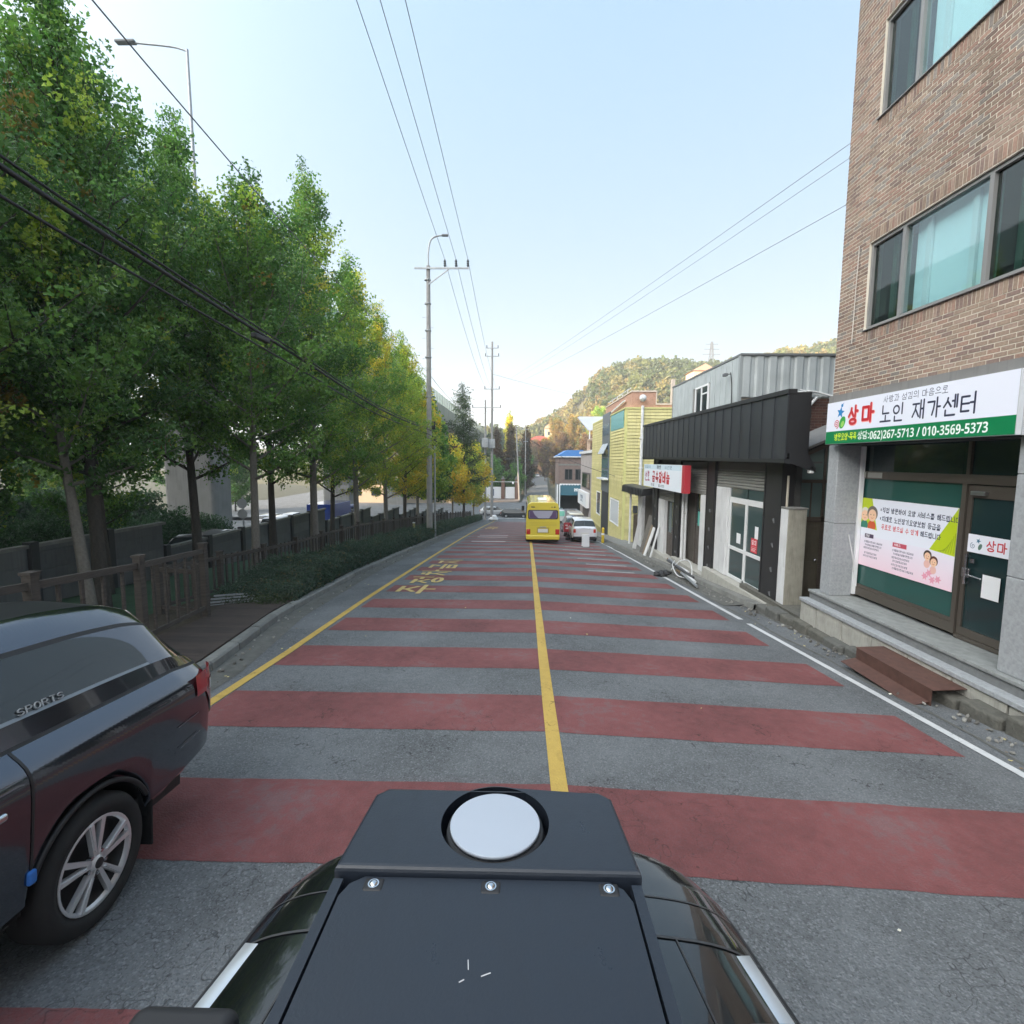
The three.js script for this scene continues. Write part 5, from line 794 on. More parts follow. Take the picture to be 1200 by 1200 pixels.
  // bay 2
  part(t, 'white_pier', [BX_(17.62, 18.3, -1.34, 1.35, X0 + 0.05, X0 + 0.2)], m.white); part(t, 'brown_door', [BX_(18.32, 19.5, -1.34, 0.2, X0 + 0.3, X0 + 0.34), BX_(18.32, 18.42, -1.34, 1.35, X0 + 0.26, X0 + 0.36), BX_(19.4, 19.5, -1.34, 1.35, X0 + 0.26, X0 + 0.36)], mt('brown_door', [0.105, 0.088, 0.078], 0.7, { map: 'grain', size: 0.7 })); part(t, 'teal_board', BX_(18.5, 19.05, 0.15, 0.68, X0 + 0.24, X0 + 0.258), mt('teal_board', [0.08, 0.42, 0.36], 0.5)); part(t, 'pane', BX_(18.42, 19.4, 0.2, 1.35, X0 + 0.32, X0 + 0.33), sg); part(t, 'dark_door', BX_(19.5, 20.5, -1.34, 1.35, X0 + 0.3, X0 + 0.34), mt('rough_brown', [0.07, 0.06, 0.05], 0.95, { map: 'streak', size: 0.5 })); part(t, 'white_post', CY(X0 + 0.1, -1.34, 1.35, -20.35, 0.07), m.white); part(t, 'white_post', CY(X0 + 0.12, -1.34, 1.35, -20.05, 0.045), m.white);
  // bay 3
  part(t, 'white_pier', BX_(22.9, 23.9, -1.62, 0.8, X0 + 0.06, X0 + 0.25), m.white); const d3 = part(t, 'glazed_door', [BX_(21.3, 21.36, -1.6, 0.8, X0 + 0.2, X0 + 0.26), BX_(22.8, 22.88, -1.6, 0.8, X0 + 0.2, X0 + 0.26), BX_(22.0, 22.06, -1.6, 0.8, X0 + 0.2, X0 + 0.26), BX_(21.36, 22.8, -1.6, -0.6, X0 + 0.21, X0 + 0.25)], mt('brown_door', [0.105, 0.088, 0.078], 0.7)); part(d3, 'pane', BX_(21.36, 22.8, -0.6, 0.8, X0 + 0.23, X0 + 0.238), sg); part(d3, 'paper', BX_(21.5, 21.8, -0.1, 0.3, X0 + 0.195, X0 + 0.199), m.cleanWhite);
  // low canopy and store beyond
  part(t, 'small_canopy', [PR([[5.85, 0.78], [6.5, 0.9], [6.5, 1.2], [5.95, 1.15]], -30.3, -25.3, 'z'), ...Array.from({ length: 14 }, (_, i) => B(5.83, 5.86, 0.74, 1.12, -25.5 - i * 0.35, -25.46 - i * 0.35))], bk);
  part(t, 'store_wall', [BX_(25.3, 30.3, -2.6, 0.9, 6.9, 7.1), BX_(26.2, 28.4, -2.1, 0.78, 6.82, 6.88)], mt('rough_brown', [0.07, 0.06, 0.05], 0.95)); part(t, 'white_post', CY(6.2, -2.2, 0.8, -29.3, 0.06), m.white); part(t, 'white_pier', BX_(28.6, 29.6, -2.3, 0.78, 6.7, 6.88), m.white);
}
{
  const t = thing('shop_sign', 'white sign box with red lettering and red end under the black fascia', 'sign', [5.95, 1.9, -21.6]);
  part(t, 'sign_box', B(5.80, 6.02, 1.37, 2.38, -24.6, -18.78), m.cleanWhite); part(t, 'red_end', B(5.80, 6.02, 1.37, 2.38, -18.775, -18.45), mt('sign_red', [0.42, 0.035, 0.05], 0.4));
  part(t, 'sign_face', faceX(5.796, 1.875, -21.7, 5.7, 1.0), canvasMat('metal_sign', 1400, 260, (g, W, H) => { g.fillStyle = '#dfe6ee'; g.fillRect(0, 0, W, H); g.fillStyle = '#c9dbe6'; g.fillRect(0, 0, W, 54); ktext(g, '각종 철물 자재', 40, 10, 36, '#5f8198', 4); ktext(g, '제작전문', 560, 8, 40, '#27343f', 6); ktext(g, '샤시 난간 대문', 860, 10, 36, '#5f8198', 4); ktext(g, '선호', 60, 78, 118, '#9c3a62', 17, { w: 0.8 }); ktext(g, '금속잘배늘', 380, 74, 124, '#b5232d', 20, { w: 0.92, gap: 1.2 }); for (const [dx, dy] of [[3, 3]]) ktext(g, '금속', 380 + dx, 74 + dy, 124, '#7c1f3a', 8, { w: 0.92, gap: 1.2 }); g.fillStyle = '#3f4a56'; g.font = 'bold 34px sans-serif'; ktext(g, '주문 상담', 330, 214, 32, '#3f4a56', 4); ktext(g, '용접 수리 문의', 640, 214, 32, '#3f4a56', 4); }), { uv: true });
}
one('paper_notice', 'small white paper on the left leaf of the white glazed door', 'paper', B(6.404, 6.4075, 0.12, 0.42, -15.25, -14.98), m.cleanWhite);
one('paper_notice', 'white paper above the red notice on the white glazed door', 'paper', B(6.404, 6.4075, 0.42, 0.76, -14.08, -13.88), m.cleanWhite);
{ const t = thing('red_notice', 'red and white notice stuck on the right leaf of the white glazed door', 'notice', [6.4, 0.2, -14.1]); part(t, 'card', B(6.404, 6.4075, 0.02, 0.42, -14.28, -13.9), mt('sign_red', [0.42, 0.035, 0.05], 0.4)); part(t, 'print', faceX(6.4025, 0.22, -14.09, 0.36, 0.39), canvasMat('red_notice', 200, 210, (g, W, H) => { g.fillStyle = '#c42434'; g.fillRect(0, 0, W, H); ktext(g, '임대', 22, 18, 80, '#f4e9ea', 11); g.fillStyle = '#f0d8da'; g.fillRect(14, 120, 172, 4); g.fillRect(20, 142, 160, 9); g.fillRect(20, 164, 130, 9); g.fillRect(20, 184, 160, 6); }), { uv: true }); }
// stuff leaning and lying in front of the black shop
{
  const P = (name, label, geo, mm, g) => one(name, label, 'board', geo, mm, g);
  const lean = (d, x0, y, h, w, mm, label, nm = 'leaning_board', k = 0.45) => P(nm, label, BAR([x0, y, -d], [x0 + k, y + h, -d - 0.05], w, 0.04), mm);
  const yb = (d) => road(5.4, d) + 0.15;
  lean(24.9, 6.0, yb(25), 1.5, 0.5, mt('ply', [0.27, 0.21, 0.14], 0.8, { map: 'grain', size: 0.6 }), 'dull plywood board leaning nearest to the yellow building');
  lean(24.2, 5.85, yb(24), 1.35, 0.28, m.white, 'white plank leaning against the plywood boards'); lean(23.5, 5.95, yb(23.5), 1.75, 0.14, m.white, 'narrow white plank leaning by the third shutter bay'); lean(25.8, 6.1, yb(26), 1.9, 0.6, mt('grey_board', [0.16, 0.15, 0.135], 0.85, { map: 'blotch', size: 0.5 }), 'wide grey board leaning at the back of the stacked boards'); lean(27.6, 6.1, yb(27), 2.3, 0.2, m.white, 'tall white strip leaning below the small black canopy');
  P('brown_panel', 'brown wooden screen standing between yellow building and small black canopy', B(7.0, 7.6, prof(32) - 0.3, -0.8, -32.1, -32), mt('screen_brown', [0.13, 0.10, 0.075], 0.8, { map: 'grain', size: 0.5 }));
  reseed(3500); const pm = [m.steel, m.white, mt('pipe_dark', [0.05, 0.05, 0.055], 0.5), mt('pipe_ochre', [0.24, 0.17, 0.10], 0.7)];
  const L = ['grey steel tube nearest the kerb in the pile of tubes', 'white tube lying across the pile by the shop kerb', 'dark tube in the pile in front of the second shutter', 'ochre timber batten lying in the pile of tubes', 'long grey tube at the back of the pile of tubes', 'short white tube on top of the pile of tubes', 'thin dark tube at the far end of the pile', 'pale steel channel lying along the shop kerb'];
  L.forEach((label, i) => { const d = 15.6 + i * 0.45, x = 5.52 + 0.09 * i, y = yb(d + 1) + 0.03 + (i % 3) * 0.07; one('metal_tube', label, 'tube', ROD([x - 0.1, y + 0.02, -d], [x + rr(-0.15, 0.2), y + rr(0.06, 0.22) - 0.16, -d - rr(1.6, 3.0)], 0.045), pm[i % 4], 'tubes piled by the black shop'); });
  one('cable_coil', 'pale hose coiled loosely over the pile of tubes', 'hose', TU([[5.5, yb(18) + 0.05, -18.6], [5.7, yb(18) + 0.45, -18.2], [5.9, yb(18) + 0.5, -17.9], [5.75, yb(18) + 0.1, -17.2], [5.5, yb(18), -17.8], [5.45, yb(18) + 0.25, -18.3], [5.7, yb(18) + 0.32, -18.9]], 0.018, 6, 60), m.white);
  for (const [i, [x, d, l]] of [[5.05, 18.4, 'black rag lying on the edge line before the tubes'], [5.35, 18.9, 'dark sack lying beside the pile of tubes']].entries()) { const g = new THREE.IcosahedronGeometry(0.22, 3); const p = g.attributes.position; for (let k = 0; k < p.count; k++) p.setXYZ(k, p.getX(k) * (1 + 0.3 * Math.sin(p.getZ(k) * 30 + i)), p.getY(k) * 0.42 + 0.03 * Math.sin(p.getX(k) * 35), p.getZ(k) * (1.1 + 0.2 * Math.sin(p.getX(k) * 22))); g.computeVertexNormals(); one('rag', l, 'rag', g.translate(x, road(x, d) + 0.07, -d), m.blackPlastic); }
}
// ---------------------------------------------------------------- yellow clapboard building
{
  const D0 = 35, D1 = 51, X0 = 6.9, t = thing('yellow_building', 'yellow-green clapboard building with a dark tall entrance bay', 'building', [9, prof(42), -42]); reseed(3600);
  const ym = [[0.66, 0.60, 0.27], [0.62, 0.565, 0.25], [0.70, 0.635, 0.30]].map((c, i) => mt('siding' + i, c, 0.6, { map: 'streak', size: 3 })), Y = 6.0;
  for (let y = -3.0; y < Y - 0.05; y += 0.22) part(t, 'siding_board', PR([[-D0 + 0.002, y], [-D0 + 0.055, y], [-D0 + 0.012, y + 0.21], [-D0 + 0.002, y + 0.21]].map(([a, b]) => [a, b]), X0 + 0.14, 11, 'x'), ym[Math.floor(rnd() * 3)]);
  // street side: near bay, dark bay, far bay
  for (let y = -3.3; y < Y - 0.05; y += 0.22) { for (const [a, b] of [[35.14, 40.6], [44.4, 51]]) { if (a < 36 && y > 4.75) continue; const hole = a < 36 ? [36.3, 39.9, -2.15, -0.3] : [44.9, 47.2, -2.3, -0.2]; const segs = y + 0.1 > hole[2] && y + 0.1 < hole[3] ? [[a, hole[0]], [hole[1], b]] : [[a, b]]; for (const [p, q] of segs) if (q - p > 0.1) part(t, 'siding_board', PR([[X0 - 0.002, y], [X0 - 0.055, y], [X0 - 0.01, y + 0.208], [X0 - 0.002, y + 0.208]], -q, -p, 'z'), ym[Math.floor(rnd() * 3)]); } }
  part(t, 'wall', [B(X0, 14, -4.5, Y - 0.02, -D1, -D0 - 0.0)], mt('yellow_wall', [0.40, 0.36, 0.15], 0.8));
  part(t, 'corner_trim', [B(X0 - 0.04, X0 + 0.13, -3.2, Y, -D0 - 0.13, -D0 + 0.04), BX_(40.55, 40.7, -3.8, Y, X0 - 0.04, X0 - 0.001), BX_(44.3, 44.45, -4, Y, X0 - 0.04, X0 - 0.001)], mt('trim_yellow', [0.60, 0.58, 0.24], 0.5)); part(t, 'roof_trim', [B(X0 - 0.06, 11, Y, Y + 0.1, -D1, -D0 + 0.08)], mt('trim_yellow', [0.60, 0.58, 0.24], 0.5));
  part(t, 'teal_panel', BX_(35.5, 40.4, 4.78, 5.95, X0 - 0.05, X0 - 0.004), mt('teal_panel', [0.12, 0.36, 0.38], 0.3));
  part(t, 'entrance_bay', [BX_(40.7, 44.3, 0.0, 6.35, X0 - 0.10, X0 - 0.002)], mt('slate_panel', [0.12, 0.145, 0.17], 0.4)); part(t, 'doorway', BX_(40.75, 44.2, -4, -0.02, X0 - 0.06, X0 - 0.003), mt('dark_doorway', [0.028, 0.034, 0.042], 0.5));
  for (const y of [0.9, 1.9, 2.9, 4.6]) part(t, 'bay_window', BX_(40.95, 44.1, y, y + 0.85, X0 - 0.125, X0 - 0.102), mt('bay_glass', [0.10, 0.15, 0.20], 0.06, { ior: 1.6 })); part(t, 'open_sash', PR([[X0 - 0.12, 3.9], [X0 - 0.52, 3.1], [X0 - 0.49, 3.07], [X0 - 0.11, 3.87]], -44, -41, 'z'), mt('bay_glass', [0.10, 0.15, 0.20], 0.06, { ior: 1.6 })); part(t, 'door_canopy', BX_(40.6, 44.4, 1.0, 1.12, X0 - 0.5, X0 - 0.126), m.cleanWhite);
  for (const [a, b, c, e] of [[36.3, 39.9, -2.15, -0.3], [44.9, 47.2, -2.3, -0.2]]) { const w = part(t, 'window', [BX_(a, b, c, c + 0.1, X0 - 0.06, X0 - 0.001), BX_(a, b, e - 0.1, e, X0 - 0.06, X0 - 0.001), BX_(a, a + 0.1, c + 0.1, e - 0.1, X0 - 0.06, X0 - 0.001), BX_(b - 0.1, b, c + 0.1, e - 0.1, X0 - 0.06, X0 - 0.001)], m.cleanWhite); part(w, 'pane', BX_(a + 0.1, b - 0.1, c + 0.1, e - 0.1, X0 - 0.03, X0 - 0.02), a < 40 ? mt('white_film', [0.62, 0.66, 0.70], 0.25) : m.glassDark); }
  part(t, 'downpipe', [CY(8.0, -2.9, 6.2, -34.9, 0.10, 0.10, 10), ...[0.4, 2, 4].map((y) => B(7.86, 8.14, y, y + 0.09, -35, -34.8)), new THREE.SphereGeometry(0.24, 12, 8).translate(8.0, 6.7, -34.9)], m.white);
  part(t, 'meter_box', RB(7.55, 7.85, -1.0, -0.5, -35, -34.8, 0.03), mt('dark_post', [0.035, 0.037, 0.04], 0.6));
  part(t, 'brick_parapet', [B(X0 + 0.45, X0 + 0.7, Y + 0.1, 7.15, -46, -D0 - 0.3), B(X0 + 0.7, 8.95, Y + 0.1, 7.15, -D0 - 0.55, -D0 - 0.3), B(8.95, 10.6, Y + 0.1, 6.3, -D0 - 0.55, -D0 - 0.3)], mt('salmon_brick', [0.58, 0.34, 0.25], 0.9, { map: 'blotch', size: 0.5 }), { label: 'salmon brick parapet with pale coping on the roof' });
  part(t, 'coping', [B(X0 + 0.40, X0 + 0.75, 7.15, 7.25, -46, -D0 - 0.25), B(X0 + 0.75, 9.02, 7.15, 7.25, -D0 - 0.6, -D0 - 0.25), B(8.955, 9.02, 6.4, 7.15, -D0 - 0.6, -D0 - 0.25), B(8.955, 10.6, 6.3, 6.4, -D0 - 0.6, -D0 - 0.25), B(10.0, 10.2, 6.4, 8.0, -D0 - 0.6, -D0 - 0.25)], mt('coping_pale', [0.62, 0.52, 0.44], 0.7));
  part(t, 'roof_rail', [BAR([X0 + 0.5, 7.5, -36], [X0 + 0.5, 7.5, -45], 0.05), ...[37, 39, 41, 43].map((d) => BAR([X0 + 0.5, 7.2, -d], [X0 + 0.5, 7.55, -d], 0.05)), BAR([X0 + 0.3, 6.75, -37], [X0 + 0.3, 6.4, -43], 0.10)], m.white);
}
// ================================================================ VEHICLES
const paint = (key, c, o = {}) => mt(key, c, o.rough ?? 0.32, { coat: 1, coatR: 0.03, metal: o.metal ?? 0.3 });
// lofted shell: f(s, k) -> [x, y], s metres from the tail, mirrored; the tail is at local z = 0 and the nose at z = -L
function shell(f, ss, k0, k1, off = 0, sides = [1, -1], kst = 1) {
  return sides.map((sg) => { const rows = ss.map((s) => { const r = []; for (let k = k0; k <= k1 + 1e-6; k += kst) { const [x, y] = f(s, k), [xa, ya] = f(s, Math.max(0, k - 0.5)), [xb, yb] = f(s, k + 0.5), l = Math.hypot(xb - xa, yb - ya) || 1; r.push([sg * (x + off * (yb - ya) / l), y - off * (xb - xa) / l, -s]); } return r; }); const g = SURF(rows); return sg > 0 ? flipN(g) : g; });
}
const range = (a, b, st) => { const n = Math.max(1, Math.ceil((b - a) / st)); return Array.from({ length: n + 1 }, (_, i) => lerp(a, b, i / n)); };
// interpolate a section given at whole k
const sect = (P) => (s, k) => { const i = Math.min(P.length - 2, Math.floor(k)), u = k - i, A = P[i](s), C = P[Math.min(P.length - 1, i + 1)](s); return [lerp(A[0], C[0], u), lerp(A[1], C[1], u)]; };
const sectS = (P, a, b) => { const lin_ = sect(P), cr = (p, q, r, t, u) => 0.5 * (2 * q + (r - p) * u + (2 * p - 5 * q + 4 * r - t) * u * u + (3 * q - p - 3 * r + t) * u * u * u); return (s, k) => { if (k <= a || k >= b) return lin_(s, k); const i = Math.floor(k), u = k - i, g = (n) => P[clamp(n, a, b)](s); const A = g(i - 1), B_ = g(i), C = g(i + 1), D = g(i + 2); return [cr(A[0], B_[0], C[0], D[0], u), cr(A[1], B_[1], C[1], D[1], u)]; }; };
function lathe(pts, x, y, z, seg = 40) { return new THREE.LatheGeometry(pts.map((p) => new THREE.Vector2(...p)), seg).rotateZ(-Math.PI / 2).translate(x, y, z); }
// wheel as a sub-assembly, axle along x, outer face towards +x (side 1) or -x
function wheel(t, x, y, z, r, w, side, spokes, o = {}) {
  const R = r * 0.68, T0 = [[R, -w / 2], [r * 0.93, -w / 2], [r, -w / 2 + 0.04], [r, w / 2 - 0.04], [r * 0.93, w / 2], [r * 0.80, w / 2 + 0.004], [R, w / 2 - 0.012], [R, -w / 2]];
  const wh = part(t, 'wheel', lathe(T0.map(([a, b]) => [a, b * side]), x, y, z), m.rubber, { local: true });
  const rim = mt('rim_alloy', [0.66, 0.67, 0.69], 0.34, { metal: 0.55 }), dk = mt('rim_dark', [0.03, 0.03, 0.032], 0.5, { metal: 0.4 }), gs = [lathe([[R * 0.93, w / 2 - 0.03], [R + 0.004, w / 2 - 0.012], [R + 0.004, w / 2 - 0.004], [R * 0.95, w / 2 - 0.008]].map(([a, b]) => [a, b * side]), x, y, z)];
  const bar = (an, r0, r1, w0, w1, dx) => { const g = PR([[r0, -w0], [r1, -w1], [r1, w1], [r0, w0]], -0.014, 0.014, 'z').rotateY(0); g.rotateZ(an); g.rotateY(Math.PI / 2); return g.translate(x + side * (w / 2 - 0.022 + dx), y, z); };
  for (let i = 0; i < spokes; i++) { const an = (i / spokes) * 2 * Math.PI + 0.35; if (o.twin) { gs.push(bar(an - 0.19, R * 0.14, R * 0.98, 0.012, 0.015, 0), bar(an + 0.19, R * 0.14, R * 0.98, 0.012, 0.015, 0), bar(an - 0.19, R * 0.3, R * 0.97, 0.005, 0.012, 0.008)); } else gs.push(bar(an, R * 0.12, R * 0.98, 0.03, 0.03, 0)); }
  gs.push(lathe([[0, w / 2 + 0.004], [R * 0.13, w / 2 + 0.004], [R * 0.2, w / 2 - 0.02], [R * 0.2, w / 2 - 0.04]].map(([a, b]) => [a, b * side]), x, y, z, 20));
  part(wh, 'rim', gs, rim, { local: true });
  part(wh, 'rim_barrel', [lathe([[0, w / 2 - 0.09], [R * 0.9, w / 2 - 0.09], [R * 0.97, w / 2 - 0.03]].map(([a, b]) => [a, b * side]), x, y, z)], dk, { local: true });
  if (o.twin) { part(wh, 'hub_cap', lathe([[0, w / 2 + 0.010], [R * 0.11, w / 2 + 0.008], [R * 0.12, w / 2]].map(([a, b]) => [a, b * side]), x, y, z, 20), dk, { local: true }); for (let i = 0; i < 5; i++) { const an = i / 5 * 6.283 + 0.35 + 0.628; part(wh, 'wheel_nut', new THREE.CylinderGeometry(0.012, 0.012, 0.03, 6).rotateZ(Math.PI / 2).translate(x + side * (w / 2 - 0.02), y + Math.sin(an) * R * 0.24, z + Math.cos(an) * R * 0.24), m.chrome, { local: true }); } }
  return wh;
}
// ---------------------------------------------------------------- dark grey pickup passing on the left, its tail ahead of us
{
  const L = 5.35, ax = -3.41, dT = 3.9, yg = road(-3, 2.2) + (0), t = thing('pickup_truck', 'dark grey pickup with hard canopy and alloy wheels passing close on the left', 'pickup', [ax, prof(1.2), -1.2]);
  t.rotation.order = 'YXZ'; t.rotation.set(Math.atan(0.0743), Math.PI, 0); // pitched with the slope, nose towards us
  // local: after the half turn local +x points to world -x. tail at local z=+2.55 -> shift
  const in_ = new THREE.Group(), ZT = dT - 1.2; // distance from origin to the tail
  const W = [1.20, 4.3], hw = (s) => pls([[0, 0.83], [0.04, 0.88], [0.12, 0.92], [0.25, 0.94], [0.6, 0.952], [4.1, 0.955], [4.85, 0.92], [5.15, 0.84], [5.35, 0.66]], s);
  const hf = (s) => pls([[0, 0], [0.04, 0.13], [0.11, 0.36], [0.22, 0.62], [0.38, 0.82], [0.65, 0.94], [1.1, 1], [3.2, 1.03], [3.5, 0.97], [4.3, 0.05], [5.35, -0.25]], s);
  const ar = 0.435, sillB = (s) => pl([[0, 0.54], [0.15, 0.50], [0.6, 0.44], [1.9, 0.40], [4.7, 0.4], [5.35, 0.5]], s);
  const sill = (s) => { let y = sillB(s); for (const w of W) { const q = ar * ar - (s - w) ** 2; if (q > 0) y = Math.max(y, 0.37 + Math.sqrt(q)); } return y; };
  const bl = (s) => pl([[0, 1.20], [0.4, 1.245], [4.1, 1.245], [4.65, 1.17], [5.35, 0.95]], s), up = (s, h) => bl(s) + h * hf(s), tin = (s) => 0.10 * (1 - Math.min(1, s / 0.35));
  const P = [(s) => [hw(s) - 0.05, sill(s)], (s) => [hw(s) - 0.005, Math.min(sill(s) + 0.06, 1.0)], (s) => [hw(s) + 0.012, 0.88], (s) => [hw(s) + 0.004, bl(s) - 0.14], (s) => [hw(s) - 0.105, bl(s) - 0.022], (s) => [hw(s) - 0.118, bl(s) - 0.004], (s) => [hw(s) - 0.145 - tin(s) * .3, up(s, 0.10)], (s) => [hw(s) - 0.335 - tin(s), up(s, 0.385)], (s) => [hw(s) - 0.355 - tin(s), up(s, 0.41)], (s) => [hw(s) - 0.45 - tin(s), up(s, 0.52)], (s) => [hw(s) - 0.55 - tin(s), up(s, 0.545)], (s) => [0.001, up(s, 0.575)]];
  const f = sectS(P, 1, 4), Z = (g) => { for (const q of [].concat(g)) q.translate(0, 0, ZT); return g; };
  // arch-aware stations
  const st = [...new Set([...range(0, 0.3, 0.015), ...range(0.3, L, 0.03), ...W.flatMap((w) => range(w - ar, w + ar, 0.012))].map((v) => +v.toFixed(4)))].filter((s) => s >= 0 && s <= L).sort((a, b) => a - b);
  const sub = (a, b) => [a, ...st.filter((s) => s > a + 1e-4 && s < b - 1e-4), b];
  const body = paint('grey_car_paint', [0.075, 0.084, 0.108], { metal: 0.9, rough: 0.14 }), gl = m.glassDark;
  // mirror for z direction: local tail at +ZT with nose at -z; the group is turned so that the tail lies ahead
  const A = (name, g, mm, o) => (Array.isArray(g) && g.length === 2 && ['side_window', 'canopy_frame', 'mudflap', 'roof_rail', 'gap_line', 'window_trim', 'tail_light', 'tail_lens'].includes(name) ? g.map((q) => part(t, name, Z(q), mm, { local: true, ...o })) : part(t, name, Z(g), mm, { local: true, ...o }));
  A('body_side', shell(f, st, 0, 4, 0, [1, -1], 0.25), body); A('gap_line', shell(f, sub(0.02, 3.2), 4, 5), m.blackPlastic); A('canopy_frame', [...shell(f, sub(0.02, 3.3), 5, 6)], body);
  const ku = (s) => 6.3 + 0.7 * Math.sqrt(Math.max(0, 1 - (Math.max(0, 1.05 - s) / 0.47) ** 2)), sw = range(0.58, 1.08, 0.025); A('canopy_frame', shell(f, sub(0.0, 0.58), 6, 7), body); A('canopy_frame', shell((s, k) => f(s, lerp(ku(s), 7, k)), sw, 0, 1), body); A('side_window', shell((s, k) => f(s, lerp(6, ku(s), k)), [...sw, ...range(1.12, 1.66, 0.06)], 0, 1), gl); A('side_window', shell(f, sub(1.74, 2.62), 6, 7), gl); A('side_window', shell(f, sub(2.70, 3.7), 6, 7), gl); A('window_pillar', [...shell(f, [1.66, 1.74], 6, 7), ...shell(f, [2.62, 2.70], 6, 7), ...shell(f, sub(3.7, 4.3), 5, 7)], m.blackPlastic);
  A('gap_line', shell(f, sub(0.1, 3.3), 7, 8), m.blackPlastic); A('roof_rail', shell(f, sub(0, 3.6), 8, 10), body); A('roof', shell(f, sub(0, 3.6), 10, 11), mt('roof_black', [0.012, 0.013, 0.015], 0.45)); A('windscreen', shell(f, sub(3.6, 4.3), 7, 11), gl); A('bonnet', shell(f, sub(4.3, L), 4, 11), body);
  // tail and nose closures
  A('tailgate', [0].map(() => { const r = []; for (let k = 0; k <= 5; k++) r.push(f(0, k)); return SURF(r.map(([x, y]) => [[-x, y, 0.001], [-x * 0.5, y, 0.025], [x * 0.5, y, 0.025], [x, y, 0.001]])); }), body); A('grille', [SURF([0, 1, 2, 3, 4].map((k) => f(L, k)).map(([x, y]) => [[x, y, -L], [-x, y, -L]]))], m.blackPlastic);
  // rounded end of the canopy glass, window trim, door seam, lamps
  A('window_trim', shell((s, k) => { const a = f(s, 6), b = f(s, 6.06); return k === 0 ? a : b; }, sub(0.58, 1.7), 0, 1, 0.004), mt('trim_dull', [0.22, 0.23, 0.24], 0.4, { metal: 0.8 })); 
  A('door_seam', shell(f, [1.60, 1.616], 0, 4, 0.003, [1, -1], 0.25), m.blackPlastic); A('door_seam', shell(f, [2.66, 2.675], 0, 4, 0.003, [1, -1], 0.25), m.blackPlastic); A('seam', shell(f, [0.30, 0.308], 8, 10, 0.003), m.blackPlastic); A('door_handle', [RB(-0.985, -0.945, 0.97, 1.01, -1.98, -1.74, 0.015)], m.chrome);
  A('edge_guard', RB(-0.972, -0.945, 0.56, 0.63, -1.635, -1.59, 0.012), mt('blue_foam', [0.03, 0.16, 0.52], 0.7));
  const tl = A('tail_light', shell((s, k) => [hw(s) + 0.016 - 0.012 * Math.max(0, k - 1), pl([[0, Math.min(1.0, 0.74 + s * 1.5)], [1, 1.04], [2, 1.175 - 0.06 * s]], k)], range(0.0, 0.30, 0.02), 0, 2, 0.008), mt('tail_red', [0.36, 0.012, 0.02], 0.15, { coat: 1 })); A('tail_lens', shell((s, k) => [hw(s) + 0.016, lerp(1.0, 1.08, k)], range(0.01, 0.12, 0.02), 0, 1, 0.012), mt('lens_clear', [0.6, 0.6, 0.62], 0.1, { coat: 1 }));
  A('crease', shell((s, k) => [hw(s) + 0.018, 0.86 + 0.05 * (0.5 - s) + k * 0.006], range(0.28, 0.52, 0.04), 0, 1, 0.001), mt('crease_light', [0.11, 0.12, 0.14], 0.3)); A('crease', shell((s, k) => [hw(s) + 0.016, 0.70 + 0.10 * (0.5 - s) + k * 0.006], range(0.26, 0.50, 0.04), 0, 1, 0.001), mt('crease_light', [0.11, 0.12, 0.14], 0.3));
  A('bumper', [RB(-0.78, 0.78, 0.50, 0.72, -0.06, 0.07, 0.05)], m.blackPlastic);
  for (const w of W) A('arch_lip', [1, -1].map((sg) => TU(range(-1.15, 1.15, 0.1).map((a) => [sg * (hw(w + Math.sin(a) * ar) - 0.012), 0.37 + Math.cos(a) * ar, -(w + Math.sin(a) * ar)]), 0.016, 6, 40)), m.blackPlastic);
  for (const w of W) for (const sg of [1, -1]) A('wheel_well', [new THREE.CylinderGeometry(ar + 0.01, ar + 0.01, 0.38, 28, 1, true, -Math.PI / 2, Math.PI).rotateZ(Math.PI / 2).rotateX(-Math.PI / 2).translate(sg * 0.72, 0.37, -w), B(sg * 0.02, sg * 0.55, 0.36, 0.85, -w - 0.44, -w + 0.44)], m.blackPlastic);
  A('underbody', B(-0.86, 0.86, 0.36, 0.5, -5.1, -0.35), m.blackPlastic);
  A('mudflap', [RB(-0.93, -0.66, 0.16, 0.62, -0.74, -0.725, 0.006), RB(0.66, 0.93, 0.16, 0.62, -0.74, -0.725, 0.006)], m.rubber);
  for (const w of W) for (const sg of [1, -1]) wheel(t, sg * 0.835, 0.372, ZT - w, 0.372, 0.235, sg, 5, { twin: true });
  // raised badge letters along the foot of the canopy glass
  const badge = []; { const S = { S: [1, .15, .5, 0, 0, .2, .15, .45, .85, .55, 1, .8, .5, 1, 0, .85], P: [0, 1, 0, 0, .7, 0, 1, .25, .7, .5, 0, .5], O: O_(.5, .5, .5, .5), R: [0, 1, 0, 0, .7, 0, 1, .25, .7, .5, 0, .5, .5, .5, 1, 1], T: [0, 0, 1, 0, .5, 0, .5, 1] }; [...'SPORTS'].forEach((ch, i) => { const q = S[ch]; for (let k = 0; k + 3 < q.length; k += 2) { const pt = (u, v) => { const s = 1.50 - (i * 0.046 + u * 0.034 - v * 0.010), a = f(s, 6 + 0.16 - v * 0.10); return [-(a[0] + 0.007), a[1] + 0.004, -s]; }; badge.push(BAR(pt(q[k], q[k + 1]), pt(q[k + 2], q[k + 3]), 0.0065, 0.004)); } }); } A('badge', badge, mt('badge_silver', [0.26, 0.27, 0.28], 0.4));
}
